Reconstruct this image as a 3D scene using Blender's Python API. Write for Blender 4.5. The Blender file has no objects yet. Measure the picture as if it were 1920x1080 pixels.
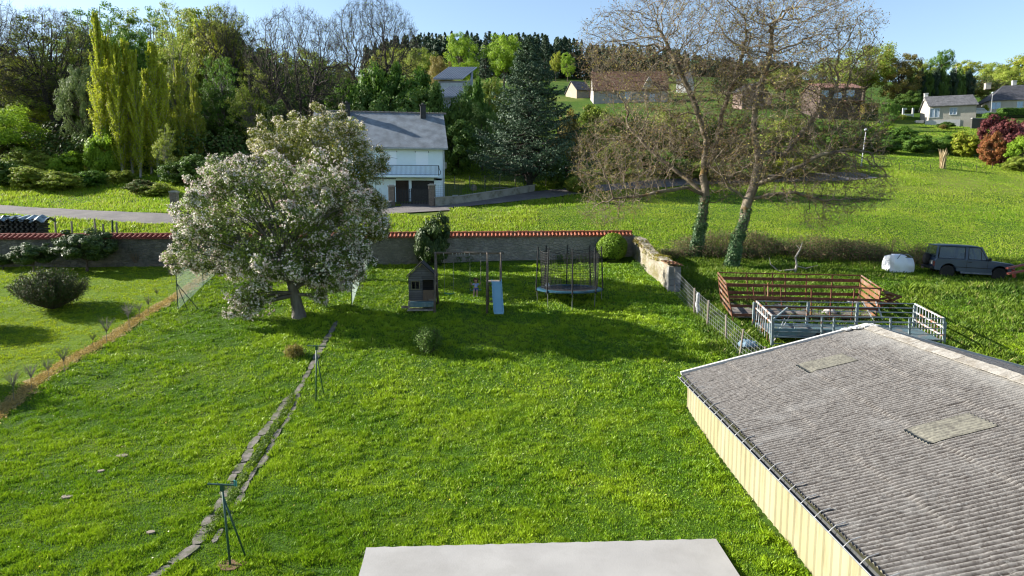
import bpy, math, random
import numpy as np
from mathutils import Vector, Matrix
from mathutils.kdtree import KDTree
R = math.radians
SC = bpy.context.scene
COL = SC.collection
# ------------------------------------------------------------------ camera, sky, sun, exposure
F = 1280.0
PITCH = R(6.9)
CAMZ = 7.0
cam = bpy.data.cameras.new('camera')
cam.sensor_width = 36.0
cam.lens = 24.0
cam.clip_start = 0.1
cam.clip_end = 3000.0
camo = bpy.data.objects.new('camera', cam)
COL.objects.link(camo)
camo.location = (0, 0, CAMZ)
camo.rotation_euler = (R(90) - PITCH, 0, 0)
SC.camera = camo
SUN_EL = 25.5
SUN_AZ = -78.5          # degrees clockwise from +Y (sun stands on the left, a little beyond)
world = bpy.data.worlds.new('World')
SC.world = world
world.use_nodes = True
wn = world.node_tree
wn.nodes.clear()
sky = wn.nodes.new('ShaderNodeTexSky')
sky.sky_type = 'NISHITA'
sky.sun_disc = False
sky.sun_elevation = R(SUN_EL)
sky.sun_rotation = R(SUN_AZ)
sky.altitude = 200
sky.air_density = 1.0
sky.dust_density = 0.6
sky.ozone_density = 1.2
bg = wn.nodes.new('ShaderNodeBackground')
bg.inputs['Strength'].default_value = 0.073
wo = wn.nodes.new('ShaderNodeOutputWorld')
wn.links.new(sky.outputs[0], bg.inputs[0])
wn.links.new(bg.outputs[0], wo.inputs[0])
sl = bpy.data.lights.new('sun', 'SUN')
sl.energy = 5.0
sl.angle = R(0.53)
sl.color = (1.0, 0.945, 0.85)
so = bpy.data.objects.new('sun', sl)
COL.objects.link(so)
_a, _e = R(SUN_AZ), R(SUN_EL)
SUNV = Vector((math.sin(_a) * math.cos(_e), math.cos(_a) * math.cos(_e), math.sin(_e)))
so.rotation_euler = (-SUNV).to_track_quat('-Z', 'Y').to_euler()
so.location = (-30, 0, 40)
SC.view_settings.view_transform = 'Standard'
SC.view_settings.look = 'None'
SC.view_settings.gamma = 1.0
SC.view_settings.exposure = 1.72
SC.render.engine = 'CYCLES'
SC.cycles.use_denoising = True
SC.cycles.max_bounces = 6
SC.cycles.diffuse_bounces = 3
SC.cycles.glossy_bounces = 2
SC.cycles.transmission_bounces = 4
SC.cycles.transparent_max_bounces = 8
SC.cycles.use_adaptive_sampling = True
SC.cycles.adaptive_threshold = 0.015
SC.cycles.filter_width = 1.2

# ------------------------------------------------------------------ helpers
def ray(px, py):
    x = (px - 960) / F
    y = (540 - py) / F
    c, s = math.cos(PITCH), math.sin(PITCH)
    return np.array([x, c + y * s, -s + y * c])

_ty = np.arange(-40, 1400, 0.5)
_tz = np.interp(_ty, [-40, 0, 12, 18.5, 22, 31.5, 41, 48, 54, 61, 73, 128, 150, 200, 250, 300, 400, 600, 1400],
                [-0.3, .05, .1, .2, .55, 2.19, 3.43, 4.75, 6.17, 7.15, 9.65, 21.6, 27, 38.6, 51, 62, 78, 74, 20])
_k = np.exp(-0.5 * (np.arange(-8, 9) / 3.0) ** 2)
_k /= _k.sum()
_tz = np.convolve(np.pad(_tz, 8, 'edge'), _k, 'valid')

def vnoise(x, y, s=1.0, seed=0):
    """smooth value noise, numpy, range about -1..1"""
    x = np.asarray(x, float) * s + seed * 17.3
    y = np.asarray(y, float) * s + seed * 9.1
    xi, yi = np.floor(x), np.floor(y)
    xf, yf = x - xi, y - yi
    def h(a, b):
        v = np.sin(a * 127.1 + b * 311.7 + seed * 74.7) * 43758.5453
        return (v - np.floor(v)) * 2 - 1
    u, w = xf * xf * (3 - 2 * xf), yf * yf * (3 - 2 * yf)
    return (h(xi, yi) * (1 - u) + h(xi + 1, yi) * u) * (1 - w) + (h(xi, yi + 1) * (1 - u) + h(xi + 1, yi + 1) * u) * w

def gz(x, y):
    x = np.asarray(x, float)
    y = np.asarray(y, float)
    z = np.interp(y, _ty, _tz)
    far = np.clip((y - 60) / 60, 0, 1)
    z = z + far * 1.2 * vnoise(x, y, 0.03, 3)
    z = z + np.clip((y - 120) / 200, 0, 1) * np.interp(x, [-300, -60, 0, 60, 120, 200, 400], [-3, 0, 0, 0, -2, -6, -12])
    m = np.clip((y - 42) / 5, 0, 1) * np.clip((140 - y) / 40, 0, 1) * np.clip((x - 2) / 10, 0, 1)
    z = z + m * 0.28 * vnoise(x, y, 0.16, 5)
    z = z + 0.035 * vnoise(x, y, 0.55, 6) * np.clip((y - 8) / 6, 0, 1)
    return z

def G(px, py):
    d = ray(px, py)
    t = np.concatenate([np.arange(4, 90, 0.05), np.arange(90, 600, 0.5)])
    h = CAMZ + d[2] * t - gz(d[0] * t, d[1] * t)
    i = np.argmax(h < 0)
    if h[i] >= 0:
        i = len(t) - 1
    p = d * t[i]
    return Vector((p[0], p[1], float(gz(p[0], p[1]))))

def P(px, py, Y):
    d = ray(px, py)
    t = Y / d[1]
    return Vector((d[0] * t, Y, CAMZ + d[2] * t))

def on(x, y):
    return Vector((x, y, float(gz(x, y))))

def pxm(Y):
    return F / Y

def tag(o, label=None, cat=None, group=None, kind=None):
    if label: o['label'] = label
    if cat: o['category'] = cat
    if group: o['group'] = group
    if kind: o['kind'] = kind
    return o

def thing(name, label, cat, loc=(0, 0, 0), rotz=0.0, group=None):
    o = bpy.data.objects.new(name, None)
    COL.objects.link(o)
    o.location = loc
    o.rotation_euler = (0, 0, rotz)
    o.empty_display_size = 0.3
    return tag(o, label, cat, group)

def children(o):
    return [c for c in bpy.data.objects if c.parent == o]

def copy_tree(o, parent=None, kids=None):
    c = o.copy()
    COL.objects.link(c)
    if parent is not None:
        c.parent = parent
    for ch in children(o):
        if ch is not c:
            copy_tree(ch, c)
    return c

def np_obj(name, V, Fc, mat, parent=None, attrs=None, smooth=False, loc=None):
    """V (n,3); Fc (m,k) int array of equal-sided faces"""
    V = np.ascontiguousarray(V, dtype=np.float32)
    Fc = np.ascontiguousarray(Fc, dtype=np.int32)
    me = bpy.data.meshes.new(name)
    n, m, k = len(V), len(Fc), Fc.shape[1]
    me.vertices.add(n)
    me.vertices.foreach_set('co', V.ravel())
    me.loops.add(m * k)
    me.loops.foreach_set('vertex_index', Fc.ravel())
    me.polygons.add(m)
    me.polygons.foreach_set('loop_start', np.arange(0, m * k, k, dtype=np.int32))
    if smooth:
        me.polygons.foreach_set('use_smooth', np.ones(m, dtype=bool))
    if attrs:
        for an, av in attrs.items():
            dom = 'FACE' if len(av) == m else 'POINT'
            at = me.attributes.new(an, 'FLOAT', dom)
            at.data.foreach_set('value', np.ascontiguousarray(av, dtype=np.float32))
    me.update(calc_edges=True)
    me.materials.append(mat)
    o = bpy.data.objects.new(name, me)
    COL.objects.link(o)
    if parent is not None:
        o.parent = parent
    if loc is not None:
        o.location = loc
    return o

class MB:
    """collects simple solids into one mesh"""
    def __init__(s):
        s.v, s.f = [], []
    def add(s, vs, fs):
        b = len(s.v)
        s.v += [tuple(v) for v in vs]
        s.f += [tuple(i + b for i in f) for f in fs]
        return s
    def box(s, c, d, rz=0.0, M=None):
        hx, hy, hz = d[0] / 2, d[1] / 2, d[2] / 2
        vs = [Vector((x, y, z)) for z in (-hz, hz) for y in (-hy, hy) for x in (-hx, hx)]
        if M is not None:
            vs = [M @ v for v in vs]
        elif rz:
            m = Matrix.Rotation(rz, 3, 'Z')
            vs = [m @ v for v in vs]
        c = Vector(c)
        vs = [v + c for v in vs]
        return s.add(vs, [(0, 2, 3, 1), (4, 5, 7, 6), (0, 1, 5, 4), (2, 6, 7, 3), (0, 4, 6, 2), (1, 3, 7, 5)])
    def bar(s, a, b, w, h, up=(0, 0, 1)):
        a, b = Vector(a), Vector(b)
        d = (b - a)
        L = d.length
        if L < 1e-6: return s
        z = d / L
        u = Vector(up)
        x = u.cross(z)
        if x.length < 1e-3:
            x = Vector((1, 0, 0)).cross(z)
            if x.length < 1e-3: x = Vector((0, 1, 0))
        x.normalize()
        y = z.cross(x)
        M = Matrix((x, y, z)).transposed()
        return s.box((a + b) / 2, (w, h, L), M=M)
    def tube(s, a, b, r0, r1=None, n=8, cap=True):
        a, b = Vector(a), Vector(b)
        if r1 is None: r1 = r0
        z = (b - a)
        if z.length < 1e-6: return s
        z.normalize()
        x = z.orthogonal().normalized()
        y = z.cross(x)
        vs = []
        for p, r in ((a, r0), (b, r1)):
            for i in range(n):
                t = 2 * math.pi * i / n
                vs.append(p + (x * math.cos(t) + y * math.sin(t)) * r)
        fs = [(i, (i + 1) % n, n + (i + 1) % n, n + i) for i in range(n)]
        if cap:
            fs += [tuple(range(n - 1, -1, -1)), tuple(range(n, 2 * n))]
        return s.add(vs, fs)
    def path(s, pts, r, n=6):
        for i in range(len(pts) - 1):
            s.tube(pts[i], pts[i + 1], r if not hasattr(r, '__len__') else r[i], r if not hasattr(r, '__len__') else r[i + 1], n)
        return s
    def lathe(s, prof, c=(0, 0, 0), n=16, ax=None):
        vs, fs = [], []
        for (r, z) in prof:
            for i in range(n):
                t = 2 * math.pi * i / n
                v = Vector((r * math.cos(t), r * math.sin(t), z))
                if ax is not None: v = ax @ v
                vs.append(v + Vector(c))
        for j in range(len(prof) - 1):
            for i in range(n):
                a = j * n + i
                b = j * n + (i + 1) % n
                fs.append((a, b, b + n, a + n))
        fs.append(tuple(range(n - 1, -1, -1)))
        fs.append(tuple((len(prof) - 1) * n + i for i in range(n)))
        return s.add(vs, fs)
    def prism(s, poly, a, b):
        """poly: list of 3D points (planar), extruded from offset a to offset b (vectors)"""
        a, b = Vector(a), Vector(b)
        n = len(poly)
        vs = [Vector(p) + a for p in poly] + [Vector(p) + b for p in poly]
        fs = [tuple(range(n - 1, -1, -1)), tuple(range(n, 2 * n))]
        fs += [(i, (i + 1) % n, n + (i + 1) % n, n + i) for i in range(n)]
        return s.add(vs, fs)
    def build(s, name, mat, parent=None, smooth=False, world=False, bevel=0.0):
        me = bpy.data.meshes.new(name)
        vs = s.v
        if world and parent is not None:
            Mi = parent_matrix(parent).inverted()
            vs = [tuple(Mi @ Vector(v)) for v in vs]
        me.from_pydata(vs, [], s.f)
        me.update()
        bmn = None
        import bmesh
        bmn = bmesh.new()
        bmn.from_mesh(me)
        bmesh.ops.recalc_face_normals(bmn, faces=bmn.faces)
        bmn.to_mesh(me)
        bmn.free()
        if smooth:
            me.polygons.foreach_set('use_smooth', [True] * len(me.polygons))
        me.materials.append(mat)
        o = bpy.data.objects.new(name, me)
        COL.objects.link(o)
        if parent is not None: o.parent = parent
        if bevel:
            b = o.modifiers.new('bevel', 'BEVEL')
            b.width = bevel
            b.segments = 2
            b.limit_method = 'ANGLE'
        return o

def parent_matrix(o):
    M = Matrix.LocRotScale(o.location, o.rotation_euler, o.scale)
    return parent_matrix(o.parent) @ M if o.parent else M

# ------------------------------------------------------------------ materials
MATS = {}
def lin(c):
    """sRGB 0..255 -> linear"""
    out = []
    for v in c:
        v = v / 255.0
        out.append(v / 12.92 if v <= 0.04045 else ((v + 0.055) / 1.055) ** 2.4)
    return tuple(out)

def nd(nt, t, **kw):
    n = nt.nodes.new(t)
    for k, v in kw.items():
        setattr(n, k, v)
    return n

KS = 0.62
KL = 0.80
def surf(name, c1, c2=None, scale=4.0, rough=0.8, bump=0.0, bscale=None, metal=0.0, c3=None, s3=0.6, stretch=None, spec=0.3, detail=4, contrast=(0.35, 0.65), a3=(0.5, 0.72), coord='Object', k=None):
    """general procedural surface: noise between two colours, patches of a third, bump"""
    if name in MATS: return MATS[name]
    m = bpy.data.materials.new(name)
    m.use_nodes = True
    nt = m.node_tree
    b = nt.nodes['Principled BSDF']
    b.inputs['Roughness'].default_value = rough
    b.inputs['Metallic'].default_value = metal
    b.inputs['Specular IOR Level'].default_value = spec
    if c2 is None:
        c2 = tuple(v * 0.82 for v in c1)
    if k is None: k = KS
    c1, c2 = tuple(v * k for v in c1), tuple(v * k for v in c2)
    if c3 is not None: c3 = tuple(v * k for v in c3)
    tc = nd(nt, 'ShaderNodeTexCoord')
    mp = nd(nt, 'ShaderNodeMapping')
    nt.links.new(tc.outputs[coord], mp.inputs[0])
    if stretch: mp.inputs['Scale'].default_value = stretch
    n = nd(nt, 'ShaderNodeTexNoise')
    n.inputs['Scale'].default_value = scale
    n.inputs['Detail'].default_value = detail
    nt.links.new(mp.outputs[0], n.inputs['Vector'])
    mr = nd(nt, 'ShaderNodeMapRange')
    mr.inputs[1].default_value, mr.inputs[2].default_value = contrast
    nt.links.new(n.outputs[0], mr.inputs[0])
    mx = nd(nt, 'ShaderNodeMix', data_type='RGBA')
    mx.inputs[6].default_value = (*c1, 1)
    mx.inputs[7].default_value = (*c2, 1)
    nt.links.new(mr.outputs[0], mx.inputs[0])
    out = mx.outputs[2]
    if c3 is not None:
        n3 = nd(nt, 'ShaderNodeTexNoise')
        n3.inputs['Scale'].default_value = s3
        n3.inputs['Detail'].default_value = 5
        n3.inputs['Roughness'].default_value = 0.65
        nt.links.new(mp.outputs[0], n3.inputs['Vector'])
        m3 = nd(nt, 'ShaderNodeMapRange')
        m3.inputs[1].default_value, m3.inputs[2].default_value = a3
        nt.links.new(n3.outputs[0], m3.inputs[0])
        x3 = nd(nt, 'ShaderNodeMix', data_type='RGBA')
        x3.inputs[7].default_value = (*c3, 1)
        nt.links.new(out, x3.inputs[6])
        nt.links.new(m3.outputs[0], x3.inputs[0])
        out = x3.outputs[2]
    nt.links.new(out, b.inputs['Base Color'])
    if bump:
        n4 = nd(nt, 'ShaderNodeTexNoise')
        n4.inputs['Scale'].default_value = bscale or scale * 2
        n4.inputs['Detail'].default_value = 5
        nt.links.new(mp.outputs[0], n4.inputs['Vector'])
        bp = nd(nt, 'ShaderNodeBump')
        bp.inputs['Strength'].default_value = 0.8
        bp.inputs['Distance'].default_value = bump
        nt.links.new(n4.outputs[0], bp.inputs['Height'])
        nt.links.new(bp.outputs[0], b.inputs['Normal'])
    MATS[name] = m
    return m

def leafm(name, c1, c2, c3=None, p3=0.0, trans=0.35, cl=0.5, rough=0.6, spec=0.25):
    """leaf material: colour varies leaf by leaf (attribute rnd) and clump by clump"""
    if name in MATS: return MATS[name]
    c1, c2 = tuple(v * KL for v in c1), tuple(v * KL for v in c2)
    if c3 is not None: c3 = tuple(v * KL for v in c3)
    m = bpy.data.materials.new(name)
    m.use_nodes = True
    nt = m.node_tree
    b = nt.nodes['Principled BSDF']
    out = nt.nodes['Material Output']
    b.inputs['Roughness'].default_value = rough
    b.inputs['Specular IOR Level'].default_value = spec
    at = nd(nt, 'ShaderNodeAttribute', attribute_name='rnd')
    tc = nd(nt, 'ShaderNodeTexCoord')
    n = nd(nt, 'ShaderNodeTexNoise')
    n.inputs['Scale'].default_value = cl
    n.inputs['Detail'].default_value = 2
    nt.links.new(tc.outputs['Object'], n.inputs['Vector'])
    mr = nd(nt, 'ShaderNodeMapRange')
    mr.inputs[1].default_value, mr.inputs[2].default_value = 0.35, 0.65
    mr.inputs[3].default_value, mr.inputs[4].default_value = -0.35, 0.35
    nt.links.new(n.outputs[0], mr.inputs[0])
    ad = nd(nt, 'ShaderNodeMath', operation='ADD', use_clamp=True)
    nt.links.new(at.outputs['Fac'], ad.inputs[0])
    nt.links.new(mr.outputs[0], ad.inputs[1])
    mx = nd(nt, 'ShaderNodeMix', data_type='RGBA')
    mx.inputs[6].default_value = (*c1, 1)
    mx.inputs[7].default_value = (*c2, 1)
    nt.links.new(ad.outputs[0], mx.inputs[0])
    col = mx.outputs[2]
    if c3 is not None:
        gt = nd(nt, 'ShaderNodeMath', operation='GREATER_THAN')
        fr = nd(nt, 'ShaderNodeMath', operation='FRACT')
        ml = nd(nt, 'ShaderNodeMath', operation='MULTIPLY')
        ml.inputs[1].default_value = 37.0
        nt.links.new(at.outputs['Fac'], ml.inputs[0])
        nt.links.new(ml.outputs[0], fr.inputs[0])
        nt.links.new(fr.outputs[0], gt.inputs[0])
        gt.inputs[1].default_value = 1 - p3
        x3 = nd(nt, 'ShaderNodeMix', data_type='RGBA')
        x3.inputs[7].default_value = (*c3, 1)
        nt.links.new(col, x3.inputs[6])
        nt.links.new(gt.outputs[0], x3.inputs[0])
        col = x3.outputs[2]
    nt.links.new(col, b.inputs['Base Color'])
    tr = nd(nt, 'ShaderNodeBsdfTranslucent')
    nt.links.new(col, tr.inputs['Color'])
    ms = nd(nt, 'ShaderNodeMixShader')
    ms.inputs[0].default_value = trans
    nt.links.new(b.outputs[0], ms.inputs[1])
    nt.links.new(tr.outputs[0], ms.inputs[2])
    nt.links.new(ms.outputs[0], out.inputs['Surface'])
    MATS[name] = m
    return m

def bricky(name, c1, c2, mortar, scale, bw=0.5, bh=0.25, rough=0.9, bump=0.01, noise=None, axis='XZ', off=0.5, msize=0.02, kk=KS):
    """masonry / slates / tiles laid in courses"""
    if name in MATS: return MATS[name]
    c1, c2, mortar = [tuple(v * kk for v in c) for c in (c1, c2, mortar)]
    m = bpy.data.materials.new(name)
    m.use_nodes = True
    nt = m.node_tree
    b = nt.nodes['Principled BSDF']
    b.inputs['Roughness'].default_value = rough
    b.inputs['Specular IOR Level'].default_value = 0.3
    tc = nd(nt, 'ShaderNodeTexCoord')
    sx = nd(nt, 'ShaderNodeSeparateXYZ')
    nt.links.new(tc.outputs['Object'], sx.inputs[0])
    cx = nd(nt, 'ShaderNodeCombineXYZ')
    if axis == 'XZ':
        nt.links.new(sx.outputs[0], cx.inputs[0]); nt.links.new(sx.outputs[2], cx.inputs[1])
    elif axis == 'YZ':
        nt.links.new(sx.outputs[1], cx.inputs[0]); nt.links.new(sx.outputs[2], cx.inputs[1])
    else:
        nt.links.new(sx.outputs[0], cx.inputs[0]); nt.links.new(sx.outputs[1], cx.inputs[1])
    nz = nd(nt, 'ShaderNodeTexNoise')
    nz.inputs['Scale'].default_value = 3.0
    nt.links.new(tc.outputs['Object'], nz.inputs['Vector'])
    va = nd(nt, 'ShaderNodeVectorMath', operation='MULTIPLY_ADD')
    nt.links.new(nz.outputs['Color'], va.inputs[0])
    k = noise or 0.0
    va.inputs[1].default_value = (k, k, 0)
    nt.links.new(cx.outputs[0], va.inputs[2])
    br = nd(nt, 'ShaderNodeTexBrick')
    br.offset = off
    br.inputs['Color1'].default_value = (*c1, 1)
    br.inputs['Color2'].default_value = (*c2, 1)
    br.inputs['Mortar'].default_value = (*mortar, 1)
    br.inputs['Scale'].default_value = scale
    br.inputs['Mortar Size'].default_value = msize
    br.inputs['Brick Width'].default_value = bw
    br.inputs['Row Height'].default_value = bh
    nt.links.new(va.outputs[0], br.inputs['Vector'])
    n2 = nd(nt, 'ShaderNodeTexNoise')
    n2.inputs['Scale'].default_value = 1.3
    n2.inputs['Detail'].default_value = 6
    nt.links.new(tc.outputs['Object'], n2.inputs['Vector'])
    mr = nd(nt, 'ShaderNodeMapRange')
    mr.inputs[1].default_value, mr.inputs[2].default_value = 0.3, 0.7
    mr.inputs[3].default_value, mr.inputs[4].default_value = 0.65, 1.25
    nt.links.new(n2.outputs[0], mr.inputs[0])
    mu = nd(nt, 'ShaderNodeVectorMath', operation='SCALE')
    nt.links.new(br.outputs['Color'], mu.inputs[0])
    nt.links.new(mr.outputs[0], mu.inputs['Scale'])
    nt.links.new(mu.outputs[0], b.inputs['Base Color'])
    bp = nd(nt, 'ShaderNodeBump')
    bp.inputs['Distance'].default_value = bump
    bp.invert = True
    ad = nd(nt, 'ShaderNodeMath', operation='MULTIPLY_ADD')
    nt.links.new(n2.outputs[0], ad.inputs[0])
    ad.inputs[1].default_value = -0.8
    nt.links.new(br.outputs['Fac'], ad.inputs[2])
    nt.links.new(ad.outputs[0], bp.inputs['Height'])
    nt.links.new(bp.outputs[0], b.inputs['Normal'])
    MATS[name] = m
    return m

def stonem(name, c1, c2, mortar, scale=3.2, rough=0.92, bump=0.04, moss=None, kk=KS):
    """rubble stonework: voronoi cells with joints"""
    if name in MATS: return MATS[name]
    c1, c2, mortar = [tuple(v * kk for v in c) for c in (c1, c2, mortar)]
    if moss is not None: moss = tuple(v * kk for v in moss)
    m = bpy.data.materials.new(name)
    m.use_nodes = True
    nt = m.node_tree
    b = nt.nodes['Principled BSDF']
    b.inputs['Roughness'].default_value = rough
    tc = nd(nt, 'ShaderNodeTexCoord')
    mp = nd(nt, 'ShaderNodeMapping')
    mp.inputs['Scale'].default_value = (1, 1, 1.8)
    nt.links.new(tc.outputs['Object'], mp.inputs[0])
    vo = nd(nt, 'ShaderNodeTexVoronoi')
    vo.inputs['Scale'].default_value = scale
    nt.links.new(mp.outputs[0], vo.inputs['Vector'])
    ve = nd(nt, 'ShaderNodeTexVoronoi', feature='DISTANCE_TO_EDGE')
    ve.inputs['Scale'].default_value = scale
    nt.links.new(mp.outputs[0], ve.inputs['Vector'])
    sp = nd(nt, 'ShaderNodeSeparateColor')
    nt.links.new(vo.outputs['Color'], sp.inputs[0])
    mx = nd(nt, 'ShaderNodeMix', data_type='RGBA')
    mx.inputs[6].default_value = (*c1, 1)
    mx.inputs[7].default_value = (*c2, 1)
    nt.links.new(sp.outputs[0], mx.inputs[0])
    er = nd(nt, 'ShaderNodeMapRange')
    er.inputs[1].default_value, er.inputs[2].default_value = 0.02, 0.09
    nt.links.new(ve.outputs['Distance'], er.inputs[0])
    m2 = nd(nt, 'ShaderNodeMix', data_type='RGBA')
    m2.inputs[6].default_value = (*mortar, 1)
    nt.links.new(mx.outputs[2], m2.inputs[7])
    nt.links.new(er.outputs[0], m2.inputs[0])
    out = m2.outputs[2]
    n2 = nd(nt, 'ShaderNodeTexNoise')
    n2.inputs['Scale'].default_value = 1.1
    n2.inputs['Detail'].default_value = 7
    n2.inputs['Roughness'].default_value = 0.7
    nt.links.new(tc.outputs['Object'], n2.inputs['Vector'])
    if moss is not None:
        mm = nd(nt, 'ShaderNodeMapRange')
        mm.inputs[1].default_value, mm.inputs[2].default_value = 0.5, 0.62
        nt.links.new(n2.outputs[0], mm.inputs[0])
        m3 = nd(nt, 'ShaderNodeMix', data_type='RGBA')
        m3.inputs[7].default_value = (*moss, 1)
        nt.links.new(out, m3.inputs[6])
        nt.links.new(mm.outputs[0], m3.inputs[0])
        out = m3.outputs[2]
    nt.links.new(out, b.inputs['Base Color'])
    bp = nd(nt, 'ShaderNodeBump')
    bp.inputs['Distance'].default_value = bump
    ad = nd(nt, 'ShaderNodeMath', operation='MULTIPLY_ADD')
    nt.links.new(n2.outputs[0], ad.inputs[0])
    ad.inputs[1].default_value = 0.7
    nt.links.new(er.outputs[0], ad.inputs[2])
    nt.links.new(ad.outputs[0], bp.inputs['Height'])
    nt.links.new(bp.outputs[0], b.inputs['Normal'])
    MATS[name] = m
    return m

def meshnet(name, col, dens, alpha_min=0.0):
    """woven net: really see-through cells by a fine grid in the material"""
    if name in MATS: return MATS[name]
    m = bpy.data.materials.new(name)
    m.use_nodes = True
    nt = m.node_tree
    b = nt.nodes['Principled BSDF']
    b.inputs['Base Color'].default_value = (*col, 1)
    b.inputs['Roughness'].default_value = 0.7
    b.inputs['Alpha'].default_value = dens
    MATS[name] = m
    return m

def glassm(name, col=(0.03, 0.04, 0.05), rough=0.08, spec=0.8, alpha=1.0):
    if name in MATS: return MATS[name]
    m = bpy.data.materials.new(name)
    m.use_nodes = True
    b = m.node_tree.nodes['Principled BSDF']
    b.inputs['Base Color'].default_value = (*col, 1)
    b.inputs['Roughness'].default_value = rough
    b.inputs['Specular IOR Level'].default_value = spec
    b.inputs['Alpha'].default_value = alpha
    MATS[name] = m
    return m
# ------------------------------------------------------------------ vegetation library
def nrm(v):
    return v / np.maximum(np.linalg.norm(v, axis=-1, keepdims=True), 1e-9)

def tubes(P0, P1, T0, T1, R0, R1, k):
    """tapered open tubes with shared ring frames (so consecutive pieces meet)"""
    P0, P1, T0, T1 = [np.asarray(a, float).reshape(-1, 3) for a in (P0, P1, T0, T1)]
    n = len(P0)
    ref = np.array([0.331, 0.917, 0.222])
    a = np.arange(k) * 2 * np.pi / k
    def ring(P, T, Rr):
        x = nrm(np.cross(T, ref))
        y = np.cross(T, x)
        return P[:, None] + (x[:, None] * np.cos(a)[None, :, None] + y[:, None] * np.sin(a)[None, :, None]) * np.asarray(Rr, float)[:, None, None]
    A, B = ring(P0, T0, R0), ring(P1, T1, R1)
    V = np.concatenate([A, B], 1).reshape(-1, 3)
    i = np.arange(k)
    j = (i + 1) % k
    f = np.stack([i, j, j + k, i + k], 1)
    Fc = (f[None] + (np.arange(n) * 2 * k)[:, None, None]).reshape(-1, 4)
    return V, Fc

def join(parts):
    Vs, Fs, o = [], [], 0
    for V, Fc in parts:
        if len(V) == 0: continue
        Vs.append(V)
        Fs.append(Fc + o)
        o += len(V)
    return np.concatenate(Vs), np.concatenate(Fs)

def quads(C, N, size, rng, aspect=0.6, fold=0.0):
    """leaf-sized diamonds at C facing N"""
    n = len(C)
    N = nrm(N)
    t = nrm(np.cross(N, nrm(rng.normal(size=(n, 3)))))
    b = np.cross(N, t)
    s = (np.asarray(size) * np.ones(n))[:, None]
    V = np.stack([C - t * s * .5, C - b * s * aspect * .5 + t * s * .08, C + t * s * .5, C + b * s * aspect * .5 + t * s * .08], 1).reshape(-1, 3)
    Fc = np.arange(n * 4).reshape(-1, 4)
    return V, Fc

def colonize(rng, pos, par, A, D, di, dk, iters=150, trop=(0, 0, 0.0), jit=0.25):
    pos = [np.array(p, float) for p in pos]
    par = list(par)
    nch = [0] * len(pos)
    for q in par:
        if q >= 0: nch[q] += 1
    A = np.asarray(A, float)
    Pn = np.array(pos)
    dm = np.linalg.norm(A[:, None] - Pn[None], axis=2)
    ni = dm.argmin(1)
    ndist = dm.min(1)
    trop = np.array(trop)
    for it in range(iters):
        act = ndist < di
        if not act.any():
            di *= 1.3
            if di > 60: break
            continue
        Aa, Ii = A[act], ni[act]
        u, inv = np.unique(Ii, return_inverse=True)
        Pu = np.array([pos[i] for i in u])
        d = nrm(Aa - Pu[inv])
        s = np.zeros((len(u), 3))
        np.add.at(s, inv, d)
        s = nrm(s) + rng.normal(size=s.shape) * jit + trop
        s = nrm(s)
        new = []
        for q, i in enumerate(u):
            if nch[i] >= 3: continue
            p = pos[i] + s[q] * D
            nch[i] += 1
            pos.append(p)
            par.append(int(i))
            nch.append(0)
            new.append(len(pos) - 1)
        blocked = np.array([nch[i] >= 3 for i in range(len(nch))])
        if not new: break
        Pn = np.array([pos[i] for i in new])
        dm = np.linalg.norm(A[:, None] - Pn[None], axis=2)
        m, mi = dm.min(1), dm.argmin(1)
        better = (m < ndist) | blocked[ni]
        ndist = np.where(better, m, ndist)
        ni = np.where(better, np.array(new)[mi], ni)
        keep = ndist > dk
        A, ndist, ni = A[keep], ndist[keep], ni[keep]
        if len(A) == 0: break
    return np.array(pos), np.array(par)

def pipe(pos, par, tip, expo=2.3, rmax=None):
    n = len(pos)
    acc = np.zeros(n)
    nc = np.zeros(n, int)
    for i in range(n - 1, 0, -1):
        if nc[i] == 0: acc[i] = tip ** expo
        if par[i] >= 0:
            acc[par[i]] += acc[i]
            nc[par[i]] += 1
    if acc[0] == 0: acc[0] = tip ** expo
    r = acc ** (1 / expo)
    if rmax is not None:
        r = tip + (r - tip) * (rmax - tip) / max(r[0] - tip, 1e-6)
    return r, nc

def skel_mesh(pos, par, r, kbig=8, ksmall=4, split=0.04):
    n = len(pos)
    ch = [[] for _ in range(n)]
    for i in range(n):
        if par[i] >= 0: ch[par[i]].append(i)
    T = np.zeros((n, 3))
    for i in range(n):
        pv = pos[i] - pos[par[i]] if par[i] >= 0 else np.array([0, 0, 1.0])
        if ch[i]:
            b = max(ch[i], key=lambda c: r[c])
            nv = pos[b] - pos[i]
        else:
            nv = pv
        T[i] = nrm(nrm(pv) + nrm(nv))
    idx = np.array([i for i in range(n) if par[i] >= 0])
    pi = par[idx]
    main = {}
    for i in range(n):
        if ch[i]: main[i] = max(ch[i], key=lambda c: r[c])
    ism = np.array([main[p] == i for i, p in zip(idx, pi)])
    r0 = np.where(ism, r[pi], r[idx] * 1.15)
    seg = nrm(pos[idx] - pos[pi])
    t0 = np.where(ism[:, None], T[pi], seg)
    big = r0 > split
    parts = []
    for m, k in ((big, kbig), (~big, ksmall)):
        if m.any():
            parts.append(tubes(pos[pi[m]], pos[idx[m]], t0[m], T[idx[m]], r0[m], r[idx[m]], k))
    return parts, T

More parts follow.
